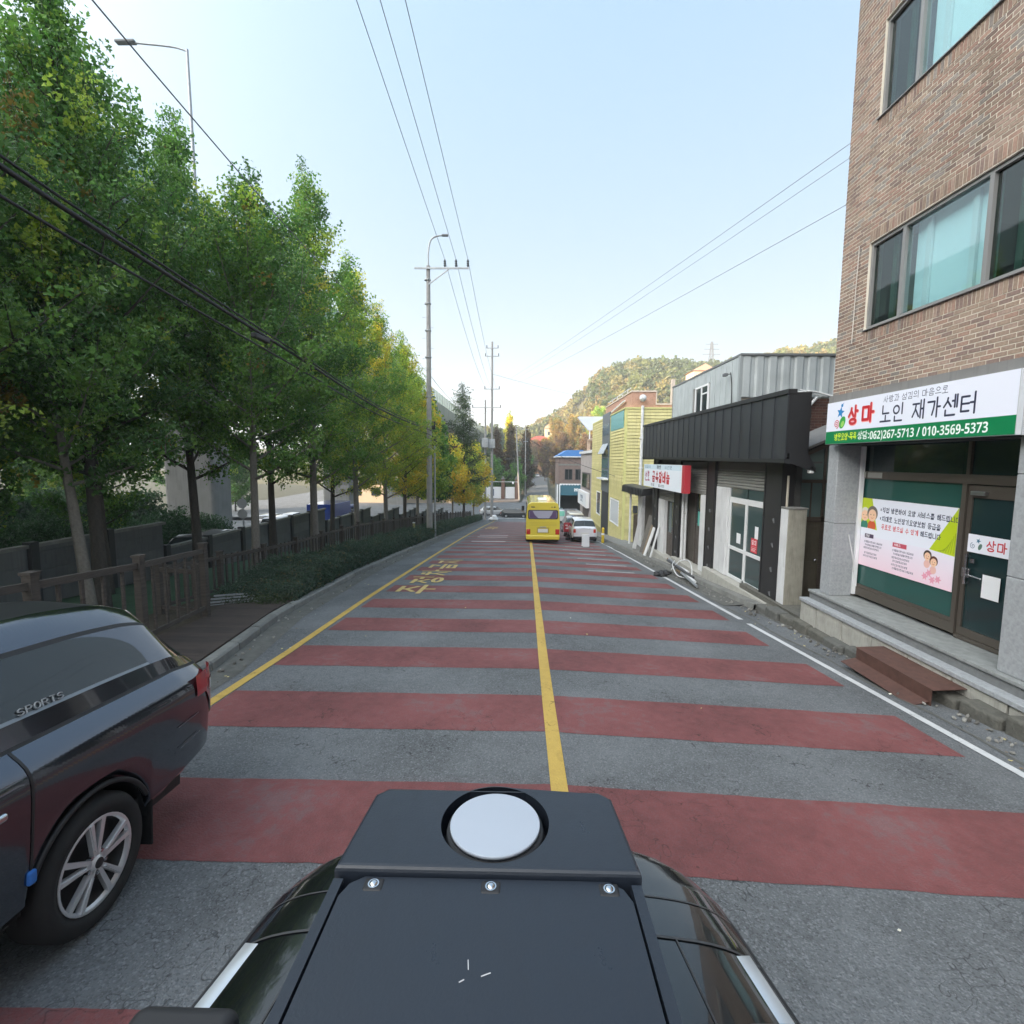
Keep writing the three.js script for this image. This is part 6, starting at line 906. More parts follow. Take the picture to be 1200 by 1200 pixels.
// ---------------------------------------------------------------- our own car: roof tail with the camera housing
{
  const t = thing('camera_car', 'glossy black car roof with silver rails seen from above at the bottom', 'car', [-0.045, prof(0), 0]), y0 = prof(0), RY = 1.575;
  const body = paint('black_car_paint', [0.006, 0.007, 0.008], { metal: 0, rough: 0.2 });
  const hr = (s) => pl([[0, 0.26], [0.012, 0.34], [0.04, 0.40], [0.08, 0.445], [0.14, 0.475], [0.22, 0.49], [0.32, 0.505], [0.5, 0.54], [0.9, 0.57], [2.4, 0.57], [3.4, 0.48], [4.4, 0.3]], s), lo = (s) => pl([[0, 0.52], [0.1, 0.68], [0.3, 0.82], [0.8, 0.91], [3.6, 0.92], [4.2, 0.8], [4.4, 0.6]], s);
  const ry = (s) => pl([[0, RY - 0.035], [0.05, RY - 0.015], [0.3, RY], [1.6, RY + 0.03], [2.4, RY], [3.2, 1.0], [4.4, 0.72]], s), by = (s) => pl([[0, 0.98], [3.2, 0.98], [4.4, 0.7]], s);
  const P = [(s) => [lo(s) - 0.06, 0.22], (s) => [lo(s), 0.45], (s) => [lo(s), by(s) - 0.15], (s) => [lo(s) - 0.07, by(s)], (s) => [lerp(lo(s) - 0.07, hr(s) + 0.03, 0.8), lerp(by(s), ry(s) - 0.05, 0.86)], (s) => [hr(s) + 0.034, ry(s) - 0.07], (s) => [hr(s) + 0.016, ry(s) - 0.03], (s) => [hr(s) * 0.78, ry(s) + 0.022], (s) => [0.001, ry(s) + 0.055]];
  const f = sectS(P, 5, 8), st = [...range(0, 0.25, 0.01), ...range(0.26, 4.4, 0.08)], dT = 1.215;
  // here the tail lies ahead, the nose behind the camera: mirror z
  const A = (name, g, mm, o) => { if (Array.isArray(g) && g.length > 1 && (name === 'roof_seam' || name === 'side_glass')) return g.map((q) => A(name, q, mm, o)); const G = M(g); G.scale(1, 1, -1); flip(G); G.translate(0, 0, -dT); return part(t, name, G, mm, { local: true, ...o }); };
  A('body', shell(f, st, 0, 3), body); A('side_glass', shell(f, st.filter((s) => s > 0.3 && s < 3), 3, 4), m.glassDark); A('body', [...shell(f, st.filter((s) => s <= 0.31), 3, 4), ...shell(f, st, 4, 5)], body); A('roof', shell(f, st, 5, 8, 0, [1, -1], 0.125), body);
  A('tailgate', SURF([0, 1, 2, 3, 4, 5, 6, 7, 8].map((k) => f(0, k)).map(([x, y]) => [[-x, y, 0], [-x / 2, y, 0.012], [x / 2, y, 0.012], [x, y, 0]])), body);
  // panel gaps across the roof and lengthwise seams
  const lineAt = (s0, s1) => shell(f, [s0, s1], 6, 8, 0.0015, [1, -1], 0.125); A('roof_seam', [...lineAt(0.295, 0.301), ...shell((s, k) => f(s, 7 + (0.12 + k * 0.010)), range(0.30, 2.0, 0.1), 0, 1, 0.0015), ...lineAt(0.195, 0.199)], mt('seam_grey', [0.05, 0.05, 0.052], 0.5));
  [1, -1].forEach((sg) => A('roof_rail', [sg].map((sg) => { const rows = range(0.305, 2.2, 0.06).map((s) => { const x = hr(s) - 0.028, y = ry(s) - 0.012; return [[x - 0.022, y], [x - 0.021, y + 0.012], [x + 0.019, y + 0.014], [x + 0.021, y]].map(([a, b]) => [sg * a, b, -s]); }); const g = SURF(rows); return sg > 0 ? flipN(g) : g; }), mt('satin_silver', [0.62, 0.65, 0.68], 0.35, { metal: 0.6 })));
  for (const sg of [1, -1]) A('gutter_trim', TU(range(0.10, 2.2, 0.1).map((s) => [sg * (hr(s) + 0.020), ry(s) - 0.036, -s]), 0.005, 5, 40), m.blackPlastic);
  for (const sg of [1, -1]) A('bar_foot', RB(sg * 0.475 - 0.085, sg * 0.475 + 0.085, RY + 0.035, RY + 0.095, -0.608, -0.49, 0.024, 4), m.blackPlastic);
}
{
  const t = thing('camera_housing', 'black plastic equipment housing with a white disc on the car roof', 'equipment box', [-0.04, prof(0) + 1.6, -0.5]), pm = mt('housing_matte', [0.016, 0.021, 0.031], 0.30, { bump: 0.0006, bumpMap: 'fine', bsize: 0.05 }), X = -0.042;
  pm.roughnessMap = rep(T.blotch, 0.22); pm.roughness = 0.46; const YB = 1.60, YT = 1.893;
  // front block with a round well, cut out as a shape
  const sh = new THREE.Shape([[-0.236, 0.737], [-0.222, 0.90], [-0.205, 0.915], [0.19, 0.915], [0.207, 0.90], [0.223, 0.737]].map(([x, d]) => new THREE.Vector2(x, d))); const h = new THREE.Path(); h.absarc(0, 0.836, 0.094, 0, Math.PI * 2, true); sh.holes.push(h);
  const fb = new THREE.ExtrudeGeometry(sh, { depth: 0.05, bevelEnabled: true, bevelSize: 0.008, bevelThickness: 0.008, bevelSegments: 3, curveSegments: 48 }).rotateX(-Math.PI / 2).translate(X, YT - 0.05, 0);
  part(t, 'front_block', fb, pm); part(t, 'well', [new THREE.CylinderGeometry(0.098, 0.098, 0.01, 48).translate(X, YT - 0.05, -0.836)], m.blackPlastic);
  part(t, 'shell', [PR([[-0.26, -0.45], [-0.24, 0.90], [0.225, 0.90], [0.245, -0.45]].map(([x, d]) => [x + X, -d]), YB, YT - 0.052, 'y')], pm);
  part(t, 'cover_plate', [PR([[-0.241, -0.4], [-0.224, 0.690], [-0.215, 0.712], [-0.195, 0.726], [0.18, 0.726], [0.200, 0.712], [0.21, 0.690], [0.227, -0.4]].map(([x, d]) => [x + X, -d]), YT - 0.03, YT - 0.005, 'y')], pm);
  part(t, 'side_rim', [[-1, [-0.262, -0.247]], [1, [0.233, 0.248]]].map(([s, [a, b]]) => PR([[a, -0.42], [a + 0.02 * (s < 0 ? 1 : -1), 0.72], [b + 0.02 * (s < 0 ? 1 : -1), 0.72], [b, -0.42]].map(([x, d]) => [x + X, -d]), YT - 0.06, YT - 0.004, 'y')), pm);
  part(t, 'disc_base', [lathe([[0, 0], [0.086, 0], [0.086, 0.03], [0.083, 0.042], [0, 0.042]], 0, 0, 0, 56).rotateZ(Math.PI / 2).translate(X, YT - 0.045, -0.836)], m.blackPlastic);
  part(t, 'white_disc', [lathe([[0, 0], [0.0785, 0], [0.0785, 0.007], [0.077, 0.009], [0, 0.011]], 0, 0, 0, 56).rotateZ(Math.PI / 2).translate(X, YT - 0.003, -0.836)], mt('disc_white', [0.37, 0.41, 0.475], 0.5), { label: 'round white disc on the housing' });
  for (const dx of [-0.178, 0.0, 0.178]) { part(t, 'screw_recess', RB(X + dx - 0.016, X + dx + 0.016, YT - 0.016, YT - 0.0035, -0.724, -0.698, 0.005), m.blackPlastic); part(t, 'screw', M(new THREE.SphereGeometry(0.0065, 14, 8).scale(1, 0.6, 1).translate(X + dx, YT - 0.003, -0.711), CY(X + dx, YT - 0.012, YT - 0.0025, -0.711, 0.0085, 0.0085, 16)), m.chrome); }
  reseed(4100); const sc = []; for (let i = 0; i < 3; i++) { const x = rr(-0.025, 0.01), d = rr(0.560, 0.585), a = rr(0, 6.28), l = rr(0.004, 0.016); sc.push(BAR([X + x, YT - 0.0046, -d], [X + x + Math.cos(a) * l, YT - 0.0044, -d + Math.sin(a) * l], 0.0012, 0.0006)); } part(t, 'scratch', sc, mt('scratch', [0.5, 0.5, 0.52], 0.8));
}
// ---------------------------------------------------------------- yellow bus ahead
{
  const X = 1.27, d0 = 30.6, y = road(1.3, 32), t = thing('bus', 'small yellow bus driving away along the centre line', 'bus', [X, y, -33]); const yel = paint('bus_yellow', [0.62, 0.50, 0.045], { metal: 0, rough: 0.35 }), L = 6.4, hw = 1.02;
  const sec = new THREE.Shape(); sec.moveTo(-hw, 0.42); sec.lineTo(-hw, 1.5); sec.lineTo(-hw + 0.07, 2.36); sec.quadraticCurveTo(-hw + 0.10, 2.58, -hw + 0.34, 2.62); sec.lineTo(hw - 0.34, 2.62); sec.quadraticCurveTo(hw - 0.10, 2.58, hw - 0.07, 2.36); sec.lineTo(hw, 1.5); sec.lineTo(hw, 0.42);
  const pt = (n, g, mm, o) => { const G = M(g).translate(X, y, -d0); const q = part(t, n, G, mm, o); return q; };
  pt('body', new THREE.ExtrudeGeometry(sec, { depth: L - 0.12, bevelEnabled: true, bevelThickness: 0.06, bevelSize: 0.05, bevelOffset: -0.05, bevelSegments: 4, curveSegments: 10 }).translate(0, 0, -L + 0.06), yel);
  const win = new THREE.Shape(); const rw = (a, b, c, e, r) => { const s = new THREE.Shape(); s.moveTo(a + r, c); s.lineTo(b - r, c); s.quadraticCurveTo(b, c, b, c + r); s.lineTo(b, e - r); s.quadraticCurveTo(b, e, b - r, e); s.lineTo(a + r, e); s.quadraticCurveTo(a, e, a, e - r); s.lineTo(a, c + r); s.quadraticCurveTo(a, c, a + r, c); return s; };
  const ex = (s, dp) => new THREE.ExtrudeGeometry(s, { depth: dp, bevelEnabled: false, curveSegments: 8 });
  const w = pt('rear_window', ex(rw(-0.90, 0.90, 1.60, 2.16, 0.12), 0.012).translate(0, 0, 0.002), mt('bus_seal', [0.015, 0.015, 0.018], 0.5)); const PG = (g) => g.translate(X, y, -d0);
  part(w, 'pane', PG(ex(rw(-0.84, 0.84, 1.65, 2.11, 0.09), 0.006).translate(0, 0, 0.016)), mt('bus_glass', [0.34, 0.34, 0.42], 0.05, { ior: 1.6 })); part(w, 'curtain', M(PR([[-0.82, 1.66], [-0.82, 2.1], [-0.62, 2.1], [-0.5, 1.86], [-0.28, 1.66]], 0.0235, 0.026, 'z'), PR([[0.82, 1.66], [0.82, 2.1], [0.60, 2.1], [0.52, 1.9], [0.36, 1.66]], 0.0235, 0.026, 'z')).translate(X, y, -d0), mt('purple_curtain', [0.09, 0.055, 0.13], 0.4));
  pt('top_marker', [RB(-0.72, -0.50, 2.30, 2.36, 0.0, 0.02, 0.008), RB(0.50, 0.56, 2.30, 2.36, 0, 0.02, 0.008), RB(0.64, 0.74, 2.30, 2.36, 0, 0.02, 0.008)], m.blackPlastic); pt('roof_hatch', RB(-0.28, 0.28, 2.60, 2.72, -2.6, -1.2, 0.05), m.cleanWhite); pt('vent_line', [1.22, 1.30, 1.38].map((q) => B(-0.82, 0.82, q, q + 0.012, 0, 0.004)), mt('bus_line', [0.38, 0.30, 0.03], 0.5));
  pt('number_plate', B(-0.30, 0.30, 0.80, 1.02, 0.01, 0.024), mt('plate_white', [0.62, 0.62, 0.60], 0.5)); pt('plate_recess', B(-0.36, 0.38, 0.74, 1.10, 0.0, 0.009), mt('bus_line', [0.38, 0.30, 0.03], 0.5)); pt('handle_strip', B(-0.2, 0.2, 1.10, 1.15, 0.005, 0.03), m.steel);
  for (const s of [1, -1]) { pt('tail_light', RB(s * 0.87 - 0.12, s * 0.87 + 0.12, 0.68, 1.0, -0.04, 0.018, 0.02), mt('lamp_red', [0.45, 0.03, 0.015], 0.2, { coat: 1 })); pt('mirror', RB(s * 1.2 - 0.1, s * 1.2 + 0.1, 1.5, 1.85, -6.3, -6.15, 0.04), m.blackPlastic); pt('mudflap', B(s * 0.8 - 0.18, s * 0.8 + 0.18, 0.12, 0.42, -1.0, -0.97), m.rubber); for (const q of [-1.55, -5.2]) wheelAt(t, X + s * 0.88, y + 0.36, -d0 + q, 0.36, 0.28, s); pt('side_window', B(s * 0.985 - 0.01, s * 0.985 + 0.01, 1.55, 2.2, -5.8, -0.4), m.glassDark); }
  pt('bumper', RB(-1.01, 1.01, 0.36, 0.62, -0.2, 0.09, 0.05), yel); pt('underbody', B(-0.85, 0.85, 0.22, 0.5, -6.0, -0.2), m.blackPlastic);
}
function wheelAt(t, x, y, z, r, w, side) { const p = t.position; return wheel(t, x - p.x, y - p.y, z - p.z, r, w, side, 5); }
// ---------------------------------------------------------------- small cars: tail at local z=0 looking to +z
function makeCar(name, label, o, group) {
  const t = thing(name, label, o.cat || 'car', [o.x, o.y ?? road(o.x, o.d), -o.d], group), L = o.L || 3.6, k = o.van ? 1 : 0; t.rotation.y = o.rot || 0;
  const H = o.H || 1.48, hw0 = (o.W || 1.6) / 2, pa = paint('paint_' + o.key, o.c, { metal: o.metal ?? 0.2 }), B0 = o.belt || 0.92;
  const hw = (s) => hw0 * pl([[0, 0.80], [0.06, 0.90], [0.18, 0.97], [0.5, 1], [L - 0.7, 1], [L - 0.2, 0.9], [L, 0.66]], s), wl = [L * 0.19, L * 0.81];
  const top = (s) => k ? pl([[0, H - 0.12], [0.08, H], [L - 1.0, H], [L - 0.3, B0 + 0.1], [L, B0 - 0.15]], s) : pl([[0, B0 + 0.02], [0.10, B0 + 0.12], [0.45, H - 0.08], [0.7, H - 0.01], [L * 0.55, H], [L * 0.62, H - 0.06], [L * 0.82, B0 + 0.04], [L, B0 - 0.22]], s), bt = (s) => Math.min(B0, top(s) - 0.01);
  const sill = (s) => { let y = pl([[0, 0.36], [0.3, 0.26], [L - 0.3, 0.24], [L, 0.34]], s); for (const w of wl) { const q = 0.33 ** 2 - (s - w) ** 2; if (q > 0) y = Math.max(y, 0.29 + Math.sqrt(q)); } return y; }, inn = (s) => 0.17 * clamp((top(s) - bt(s)) / 0.5, 0, 1);
  const P = [(s) => [hw(s) - 0.04, sill(s)], (s) => [hw(s), Math.max(0.5, sill(s) + 0.03)], (s) => [hw(s), bt(s) - 0.12 < sill(s) ? sill(s) + 0.04 : bt(s) - 0.12], (s) => [hw(s) - 0.05, bt(s)], (s) => [hw(s) - 0.06 - inn(s), lerp(bt(s), top(s), 0.86)], (s) => [hw(s) - 0.14 - inn(s), top(s) - 0.012], (s) => [0.001, top(s) + 0.012]];
  const f = sect(P), st = [...range(0, 0.6, 0.04), ...range(0.62, L, 0.06)], A = (n, g, mm, q) => part(t, n, g, mm, { local: true, ...q }), lo = st.filter((s) => s > 0.5 && s < L * 0.8), rw = st.filter((s) => s > 0.11 && s < 0.44), ws = st.filter((s) => s >= L * 0.62 - 0.05 && s <= L * 0.82 + 0.05), gl = o.glass || m.glassDark;
  A('body', [...shell(f, st, 0, 3), ...shell(f, st.filter((s) => s <= 0.56), 3, 4), SURF([0, 1, 2, 3].map((q) => f(0, q)).map(([x, y]) => [[-x, y, 0], [-x / 2, y, 0.03], [x / 2, y, 0.03], [x, y, 0]])), SURF([0, 1, 2, 3].map((q) => f(L, q)).map(([x, y]) => [[x, y, -L], [-x, y, -L]]))], pa);
  A('side_glass', shell(f, lo, 3, 4), gl); A('roof', [...shell(f, k ? st : st.filter((s) => s >= 0.42), 4, 6), ...(k ? [] : shell(f, st.filter((s) => s <= 0.14), 3, 6))], pa);
  if (k) A('rear_window', RB(-hw0 * 0.72, hw0 * 0.72, B0 + 0.02, H - 0.18, 0.0, 0.045, 0.02), gl); else A('rear_window', [...shell(f, st.filter((s) => s > 0.09 && s < 0.46), 4, 6), ...shell(f, st.filter((s) => s > 0.09 && s < 0.46), 4.6, 5.2, 0.004)], gl);
  if (k) A('rear_door', [SURF([[-1, 0], [-1, 1]].map(() => 0).map((_, i) => [[-hw(0) + 0.05, i ? H - 0.1 : 0.4, 0.012], [hw(0) - 0.05, i ? H - 0.1 : 0.4, 0.012]]))], pa);
  A('windscreen', shell(f, ws, 4, 6, 0.004), gl); for (const s of [1, -1]) A('tail_light', RB(s * hw0 * 0.76 - 0.08, s * hw0 * 0.76 + 0.08, B0 - 0.26, B0 - 0.02, -0.08, 0.035, 0.03), mt('lamp_red', [0.45, 0.03, 0.015], 0.2, { coat: 1 }));
  A('number_plate', B(-0.26, 0.26, B0 - 0.36, B0 - 0.24, 0.03, 0.045), mt('plate_white', [0.62, 0.62, 0.60], 0.5)); A('bumper', RB(-hw0 * 0.86, hw0 * 0.86, 0.26, 0.42, -0.12, 0.06, 0.05), o.bump || m.blackPlastic); A('underbody', B(-hw0 * 0.8, hw0 * 0.8, 0.18, 0.34, -L + 0.3, -0.1), m.blackPlastic);
  for (const w of wl) for (const s of [1, -1]) wheel(t, s * (hw0 - 0.10), 0.29, -w, 0.29, 0.18, s, 6);
  return t;
}
makeCar('parked_car', 'white hatchback parked at the right edge beside the yellow building', { x: 4.10, d: 33.2, key: 'white', c: [0.66, 0.66, 0.70], L: 3.6, H: 1.50, W: 1.72 });
makeCar('parked_car', 'dark grey car parked in front of the white hatchback, mostly hidden', { x: 4.0, d: 38.2, key: 'dark', c: [0.03, 0.032, 0.036], L: 3.8, H: 1.46 });
makeCar('parked_van', 'cream van parked beyond the dark car beside the yellow building', { x: 4.75, d: 44.5, key: 'cream', c: [0.6, 0.58, 0.5], L: 4.0, H: 1.8, W: 1.7, van: 1, cat: 'van' });
makeCar('parked_van', 'white van with pale green rear window standing at the far right corner', { x: 5.3, d: 71, key: 'white2', c: [0.62, 0.64, 0.66], L: 4.2, H: 1.95, W: 1.75, van: 1, belt: 1.05, cat: 'van', glass: mt('mint_glass', [0.22, 0.58, 0.46], 0.12, { coat: 0.5 }) });
makeCar('parked_car', 'black car standing sideways across the far left corner by the twin poles', { x: -3.4, d: 82.5, key: 'black', c: [0.015, 0.016, 0.018], L: 4.5, H: 1.45, W: 1.8, rot: -Math.PI / 2 });
makeCar('parked_car', 'silver car sideways behind the black car at the far left corner', { x: -7.0, d: 85.5, key: 'silver', c: [0.5, 0.51, 0.53], L: 4.4, H: 1.45, W: 1.8, rot: -Math.PI / 2 });
makeCar('road_car', 'black car on the lower road in front of the striped pier guard', { x: -14.0, d: 20.6, y: lowRoad(21), key: 'black', c: [0.015, 0.016, 0.018], L: 4.4, H: 1.42, W: 1.8 });
makeCar('road_car', 'white car on the lower road half hidden by a pale tree trunk', { x: -13.0, d: 23.5, y: lowRoad(24), key: 'white', c: [0.66, 0.66, 0.70], L: 4.3, H: 1.45, W: 1.8 });
makeCar('road_car', 'white sports utility car farther along the lower road left of the blue truck', { x: -18.4, d: 36.5, y: lowRoad(37), key: 'white', c: [0.66, 0.66, 0.70], L: 4.6, H: 1.68, W: 1.85, belt: 1.0, van: 0 });
makeCar('road_car', 'silver car on the far lanes of the lower road', { x: -27, d: 52, y: lowRoad(52), key: 'silver', c: [0.5, 0.51, 0.53], L: 4.4, H: 1.45, W: 1.8 });
makeCar('road_car', 'white car far off on the lower road in the sun', { x: -30, d: 64, y: lowRoad(64), key: 'white', c: [0.66, 0.66, 0.70], L: 4.4, H: 1.45, W: 1.8 });
makeCar('road_car', 'left one of two small white cars high on the far road', { x: 7.0, d: 236, key: 'white', c: [0.66, 0.66, 0.70], L: 4.4, H: 1.6, W: 1.8 });
makeCar('road_car', 'right one of two small white cars high on the far road', { x: 9.6, d: 244, key: 'white', c: [0.66, 0.66, 0.70], L: 4.4, H: 1.6, W: 1.8 });
{ // blue box truck on the lower road
  const d = 44, y = lowRoad(45), X = -17.6, t = thing('truck', 'blue box truck on the lower road seen between the tree trunks', 'truck', [X, y, -d]); const bl = paint('truck_blue', [0.018, 0.05, 0.26], { metal: 0 });
  part(t, 'cargo_box', RB(X - 1.15, X + 1.15, y + 0.75, y + 2.75, -d - 4.6, -d, 0.03), bl); part(t, 'box_rib', [-0.8, -0.4, 0, 0.4, 0.8].map((k) => B(X + k - 0.025, X + k + 0.025, y + 0.8, y + 2.7, -d + 0.001, -d + 0.03)).concat([1.2, 1.9].map((k) => B(X - 1.1, X + 1.1, y + k, y + k + 0.06, -d + 0.001, -d + 0.025))), mt('truck_blue_dark', [0.012, 0.035, 0.19], 0.4)); part(t, 'cab', RB(X - 1.0, X + 1.0, y + 0.5, y + 2.3, -d - 6.2, -d - 4.7, 0.12), bl); part(t, 'cab_window', B(X - 1.01, X + 1.01, y + 1.4, y + 2.0, -d - 5.9, -d - 5.2), m.glassDark); part(t, 'chassis', B(X - 0.9, X + 0.9, y + 0.45, y + 0.74, -d - 6, -d - 0.1), m.blackPlastic);
  for (const s of [1, -1]) { part(t, 'tail_light', B(X + s * 0.9 - 0.12, X + s * 0.9 + 0.12, y + 0.55, y + 0.68, -d - 0.09, -d - 0.06), mt('lamp_red', [0.45, 0.03, 0.015], 0.2, { coat: 1 })); for (const q of [1.2, 5.3]) wheelAt(t, X + s * 0.9, y + 0.38, -d - q, 0.38, 0.26, s); }
}
// ================================================================ THE FAR END
const HR = [[-120, 14], [-60, 17], [-12, 14], [0, 16], [15, 22], [29, 31], [37, 41], [48, 50], [70, 57], [84, 58.5], [103, 57], [120, 54.5], [140, 57], [161, 63.5], [202, 69], [280, 70], [420, 60], [700, 40]];
const hillY = (x, d) => { const g = gy(x, d); const k = 330 / Math.max(120, d), X = x * k; const raw = Math.max(g - 3, lerp(-8, pl(HR, X), Math.pow(sstep(150, 335, d), 0.8)) * (d > 335 ? 1 - 0.5 * sstep(335, 600, d) : 1) + 1.2 * Math.sin(x * 0.09) * Math.cos(d * 0.07)); return lerp(prof(d) - 1.5, raw, Math.max(sstep(9, 34, Math.abs(x - pl(farC, d))), sstep(292, 330, d))); };
{
  const rows = []; for (let d = 140; d <= 700; d += d < 360 ? 10 : 40) { const r = []; for (let x = -160; x <= 620; x += 8) r.push([x, hillY(x, d) - (x < -100 ? 6 : 0), -d]); rows.push(r); }
  struct('hill', SURF(rows), mt('hill_soil', [0.10, 0.095, 0.05], 0.98, { map: 'blotch', size: 9 }));
  // wooded slope: many crowns that read as one mass
  const blob = (seed, n, q) => { reseed(seed); const pos = [], nor = [], uv = []; for (let i = 0; i < n; i++) { const th = rnd() * 6.283, cz = rr(-0.75, 1), r = Math.sqrt(1 - cz * cz), R = rr(0.62, 1.08), c = V(Math.cos(th) * r * R * 3.4, 2.6 + cz * R * 4.0, Math.sin(th) * r * R * 3.4); const e1 = V(rr(-1, 1), rr(-1, 1), rr(-1, 1)).normalize(), e2 = V(rr(-1, 1), rr(-1, 1), rr(-1, 1)).cross(e1).normalize(), s = q * rr(0.6, 1.25); const A = c.clone().addScaledVector(e1, s), Bp = c.clone().addScaledVector(e2, s * 0.8), C = c.clone().addScaledVector(e1, -s * 0.8), D = c.clone().addScaledVector(e2, -s); const nn = e1.clone().cross(e2); for (const v of [A, Bp, C, A, C, D]) { pos.push(v.x, v.y, v.z); nor.push(nn.x, nn.y, nn.z); uv.push(0, 0); } } const g = new THREE.BufferGeometry(); g.setAttribute('position', new THREE.Float32BufferAttribute(pos, 3)); g.setAttribute('normal', new THREE.Float32BufferAttribute(nor, 3)); g.setAttribute('uv', new THREE.Float32BufferAttribute(uv, 2)); return g; };
  const blobs = [blob(5001, 150, 0.75), blob(5002, 150, 0.75), blob(5003, 130, 0.85)], W = new THREE.Group(); W.name = 'woodland'; W.position.set(60, 20, -280); tag(W, 'wooded hillside in autumn colours rising behind the street on the right', 'woodland'); W.userData.kind = 'stuff'; scene.add(W);
  const per = [[], [], []]; reseed(5100);
  for (let i = 0; i < 5200; i++) { const d = 165 + 215 * Math.pow(rnd(), 0.8), x = rr(-0.30, 0.98) * d; if (Math.abs(x - pl(farC, d)) < 11 && d < 300) continue; if (x < 26 && x > 0 && d > 255 && d < 300) continue; per[i % 3].push([x, hillY(x, d), d]); }
  per.forEach((L, k) => { const im = new THREE.InstancedMesh(blobs[k], leafMat, L.length), q = new THREE.Object3D(); L.forEach(([x, y, d], i) => { q.position.set(x - 60, y - 20, -d + 280); q.rotation.y = rnd() * 6.28; const s = rr(0.7, 1.2); q.scale.set(s * rr(0.85, 1.15), s * rr(0.85, 1.3), s); q.updateMatrix(); im.setMatrixAt(i, q.matrix); const p = rnd() + 0.18 * Math.sin(x * 0.05) + 0.12 * Math.sin(d * 0.06), v = rr(0.8, 1.25); const c = p < 0.38 ? [0.085, 0.125, 0.04] : p < 0.68 ? [0.16, 0.185, 0.055] : p < 0.9 ? [0.25, 0.22, 0.065] : [0.30, 0.22, 0.065]; im.setColorAt(i, lin(c[0] * v, c[1] * v, c[2] * v)); }); im.name = 'tree_crowns'; im.userData.kind = 'stuff'; shade(im); W.add(im); });
}
{ // western ridge behind us: the evening sun has gone behind it for the street
  const rows = []; const ux = SUN.x / Math.hypot(SUN.x, SUN.z), uz = SUN.z / Math.hypot(SUN.x, SUN.z);
  for (let a = -1; a <= 1.001; a += 0.1) { const r = []; for (let b = -1.3; b <= 1.3; b += 0.1) { const along = 260 + a * 140, across = b * 105, h = 118 * Math.pow(Math.max(0, 1 - a * a), 0.8) * (1 - sstep(0.72, 1.3, Math.abs(b))) + 5 * Math.sin(a * 9 + b * 7); r.push([ux * along - uz * across, h - 8, uz * along + ux * across]); } rows.push(r); }
  struct('western_hill', SURF(rows), mt('hill_wood', [0.06, 0.075, 0.03], 0.98, { map: 'blotch', size: 9 }));
}
// trees standing near the far end
const conif = [[RB_, 4], [[0.06, 0.05, 0.03], 3], [[0.12, 0.07, 0.03], 2]], orange = [[[0.27, 0.19, 0.045], 3], [[0.34, 0.24, 0.045], 2], [[0.15, 0.18, 0.05], 2]], brown = [[[0.17, 0.10, 0.05], 3], [BR, 2], [RB_, 2]], green = [[G0, 3], [G1, 3], [PIN, 1]];
[
  ['redwood_tree', -6.5, 131, 17, 3.2, conif, 'brown conifer left of the tall twin poles behind the gateposts'], ['redwood_tree', -3.0, 133, 18, 3.2, conif, 'reddish brown conifer behind the gateposts, between twin poles and leaning pole'], ['redwood_tree', 1.0, 136, 17, 3.0, conif, 'brown conifer right of the leaning pole at the far crossing'], ['ginkgo_tree', -3.6, 146, 22, 3.4, gold, 'bright yellow treetop rising behind the brown conifers'],
  ['broadleaf_tree', -6.8, 127, 8.5, 3.4, green, 'green tree overhanging the white gate panels'], ['broadleaf_tree', -1.6, 128, 7.5, 2.6, green, 'green bushy tree right behind the right gatepost'], ['broadleaf_tree', 0.2, 140, 9.5, 2.8, green, 'dark green tree at the left edge of the far road'], ['broadleaf_tree', 1.2, 158, 10, 3.2, green, 'dark green tree farther up the left edge of the far road'],
  ['broadleaf_tree', 10.5, 150, 12, 4.0, brown, 'brown tree on the right of the far road'], ['broadleaf_tree', 13.5, 176, 17, 5.0, brown, 'tall brown tree right of the far road'], ['broadleaf_tree', 9.0, 205, 16, 4.5, brown, 'brown tree overhanging the top of the far road'], ['broadleaf_tree', 14, 212, 25, 6, orange, 'bright orange tree below the pale tower on the hillside'], ['broadleaf_tree', 20, 205, 25, 6, orange, 'broad orange tree right of the pale tower'], ['broadleaf_tree', 24, 172, 22, 5.4, orange, 'golden orange tree behind the blue-roofed building'], ['broadleaf_tree', 19, 150, 15, 5, brown, 'brown tree close behind the blue-roofed building'], ['broadleaf_tree', 5.6, 265, 17, 5, brown, 'brown tree before the red-roofed house'], ['broadleaf_tree', 29, 200, 28, 6, [[G1, 2], [G2, 3], [Y1, 1]], 'green-gold tree behind the roof of the pale shop house'],
  ['broadleaf_tree', -14, 118, 12, 4.5, green, 'dark green tree behind the golden trees at the far left corner'], ['broadleaf_tree', -20, 122, 13, 4.5, green, 'dark green tree at the far left of the crossing'],
].forEach(([name, x, d, h, R, pal, label], i) => makeTree({ name, x, d, h, R, clear: h * 0.1, pal, label, bark: m.barkDark, seed: 6000 + i * 17, far: true, base: d > 150 && x > 8 ? prof(d) - 0.5 : prof(d) - 0.2, leaf: SPRFAR[i % 2], ls: 1.5, dens: 0.8, round: name === 'broadleaf_tree', bf: 0.9 }));
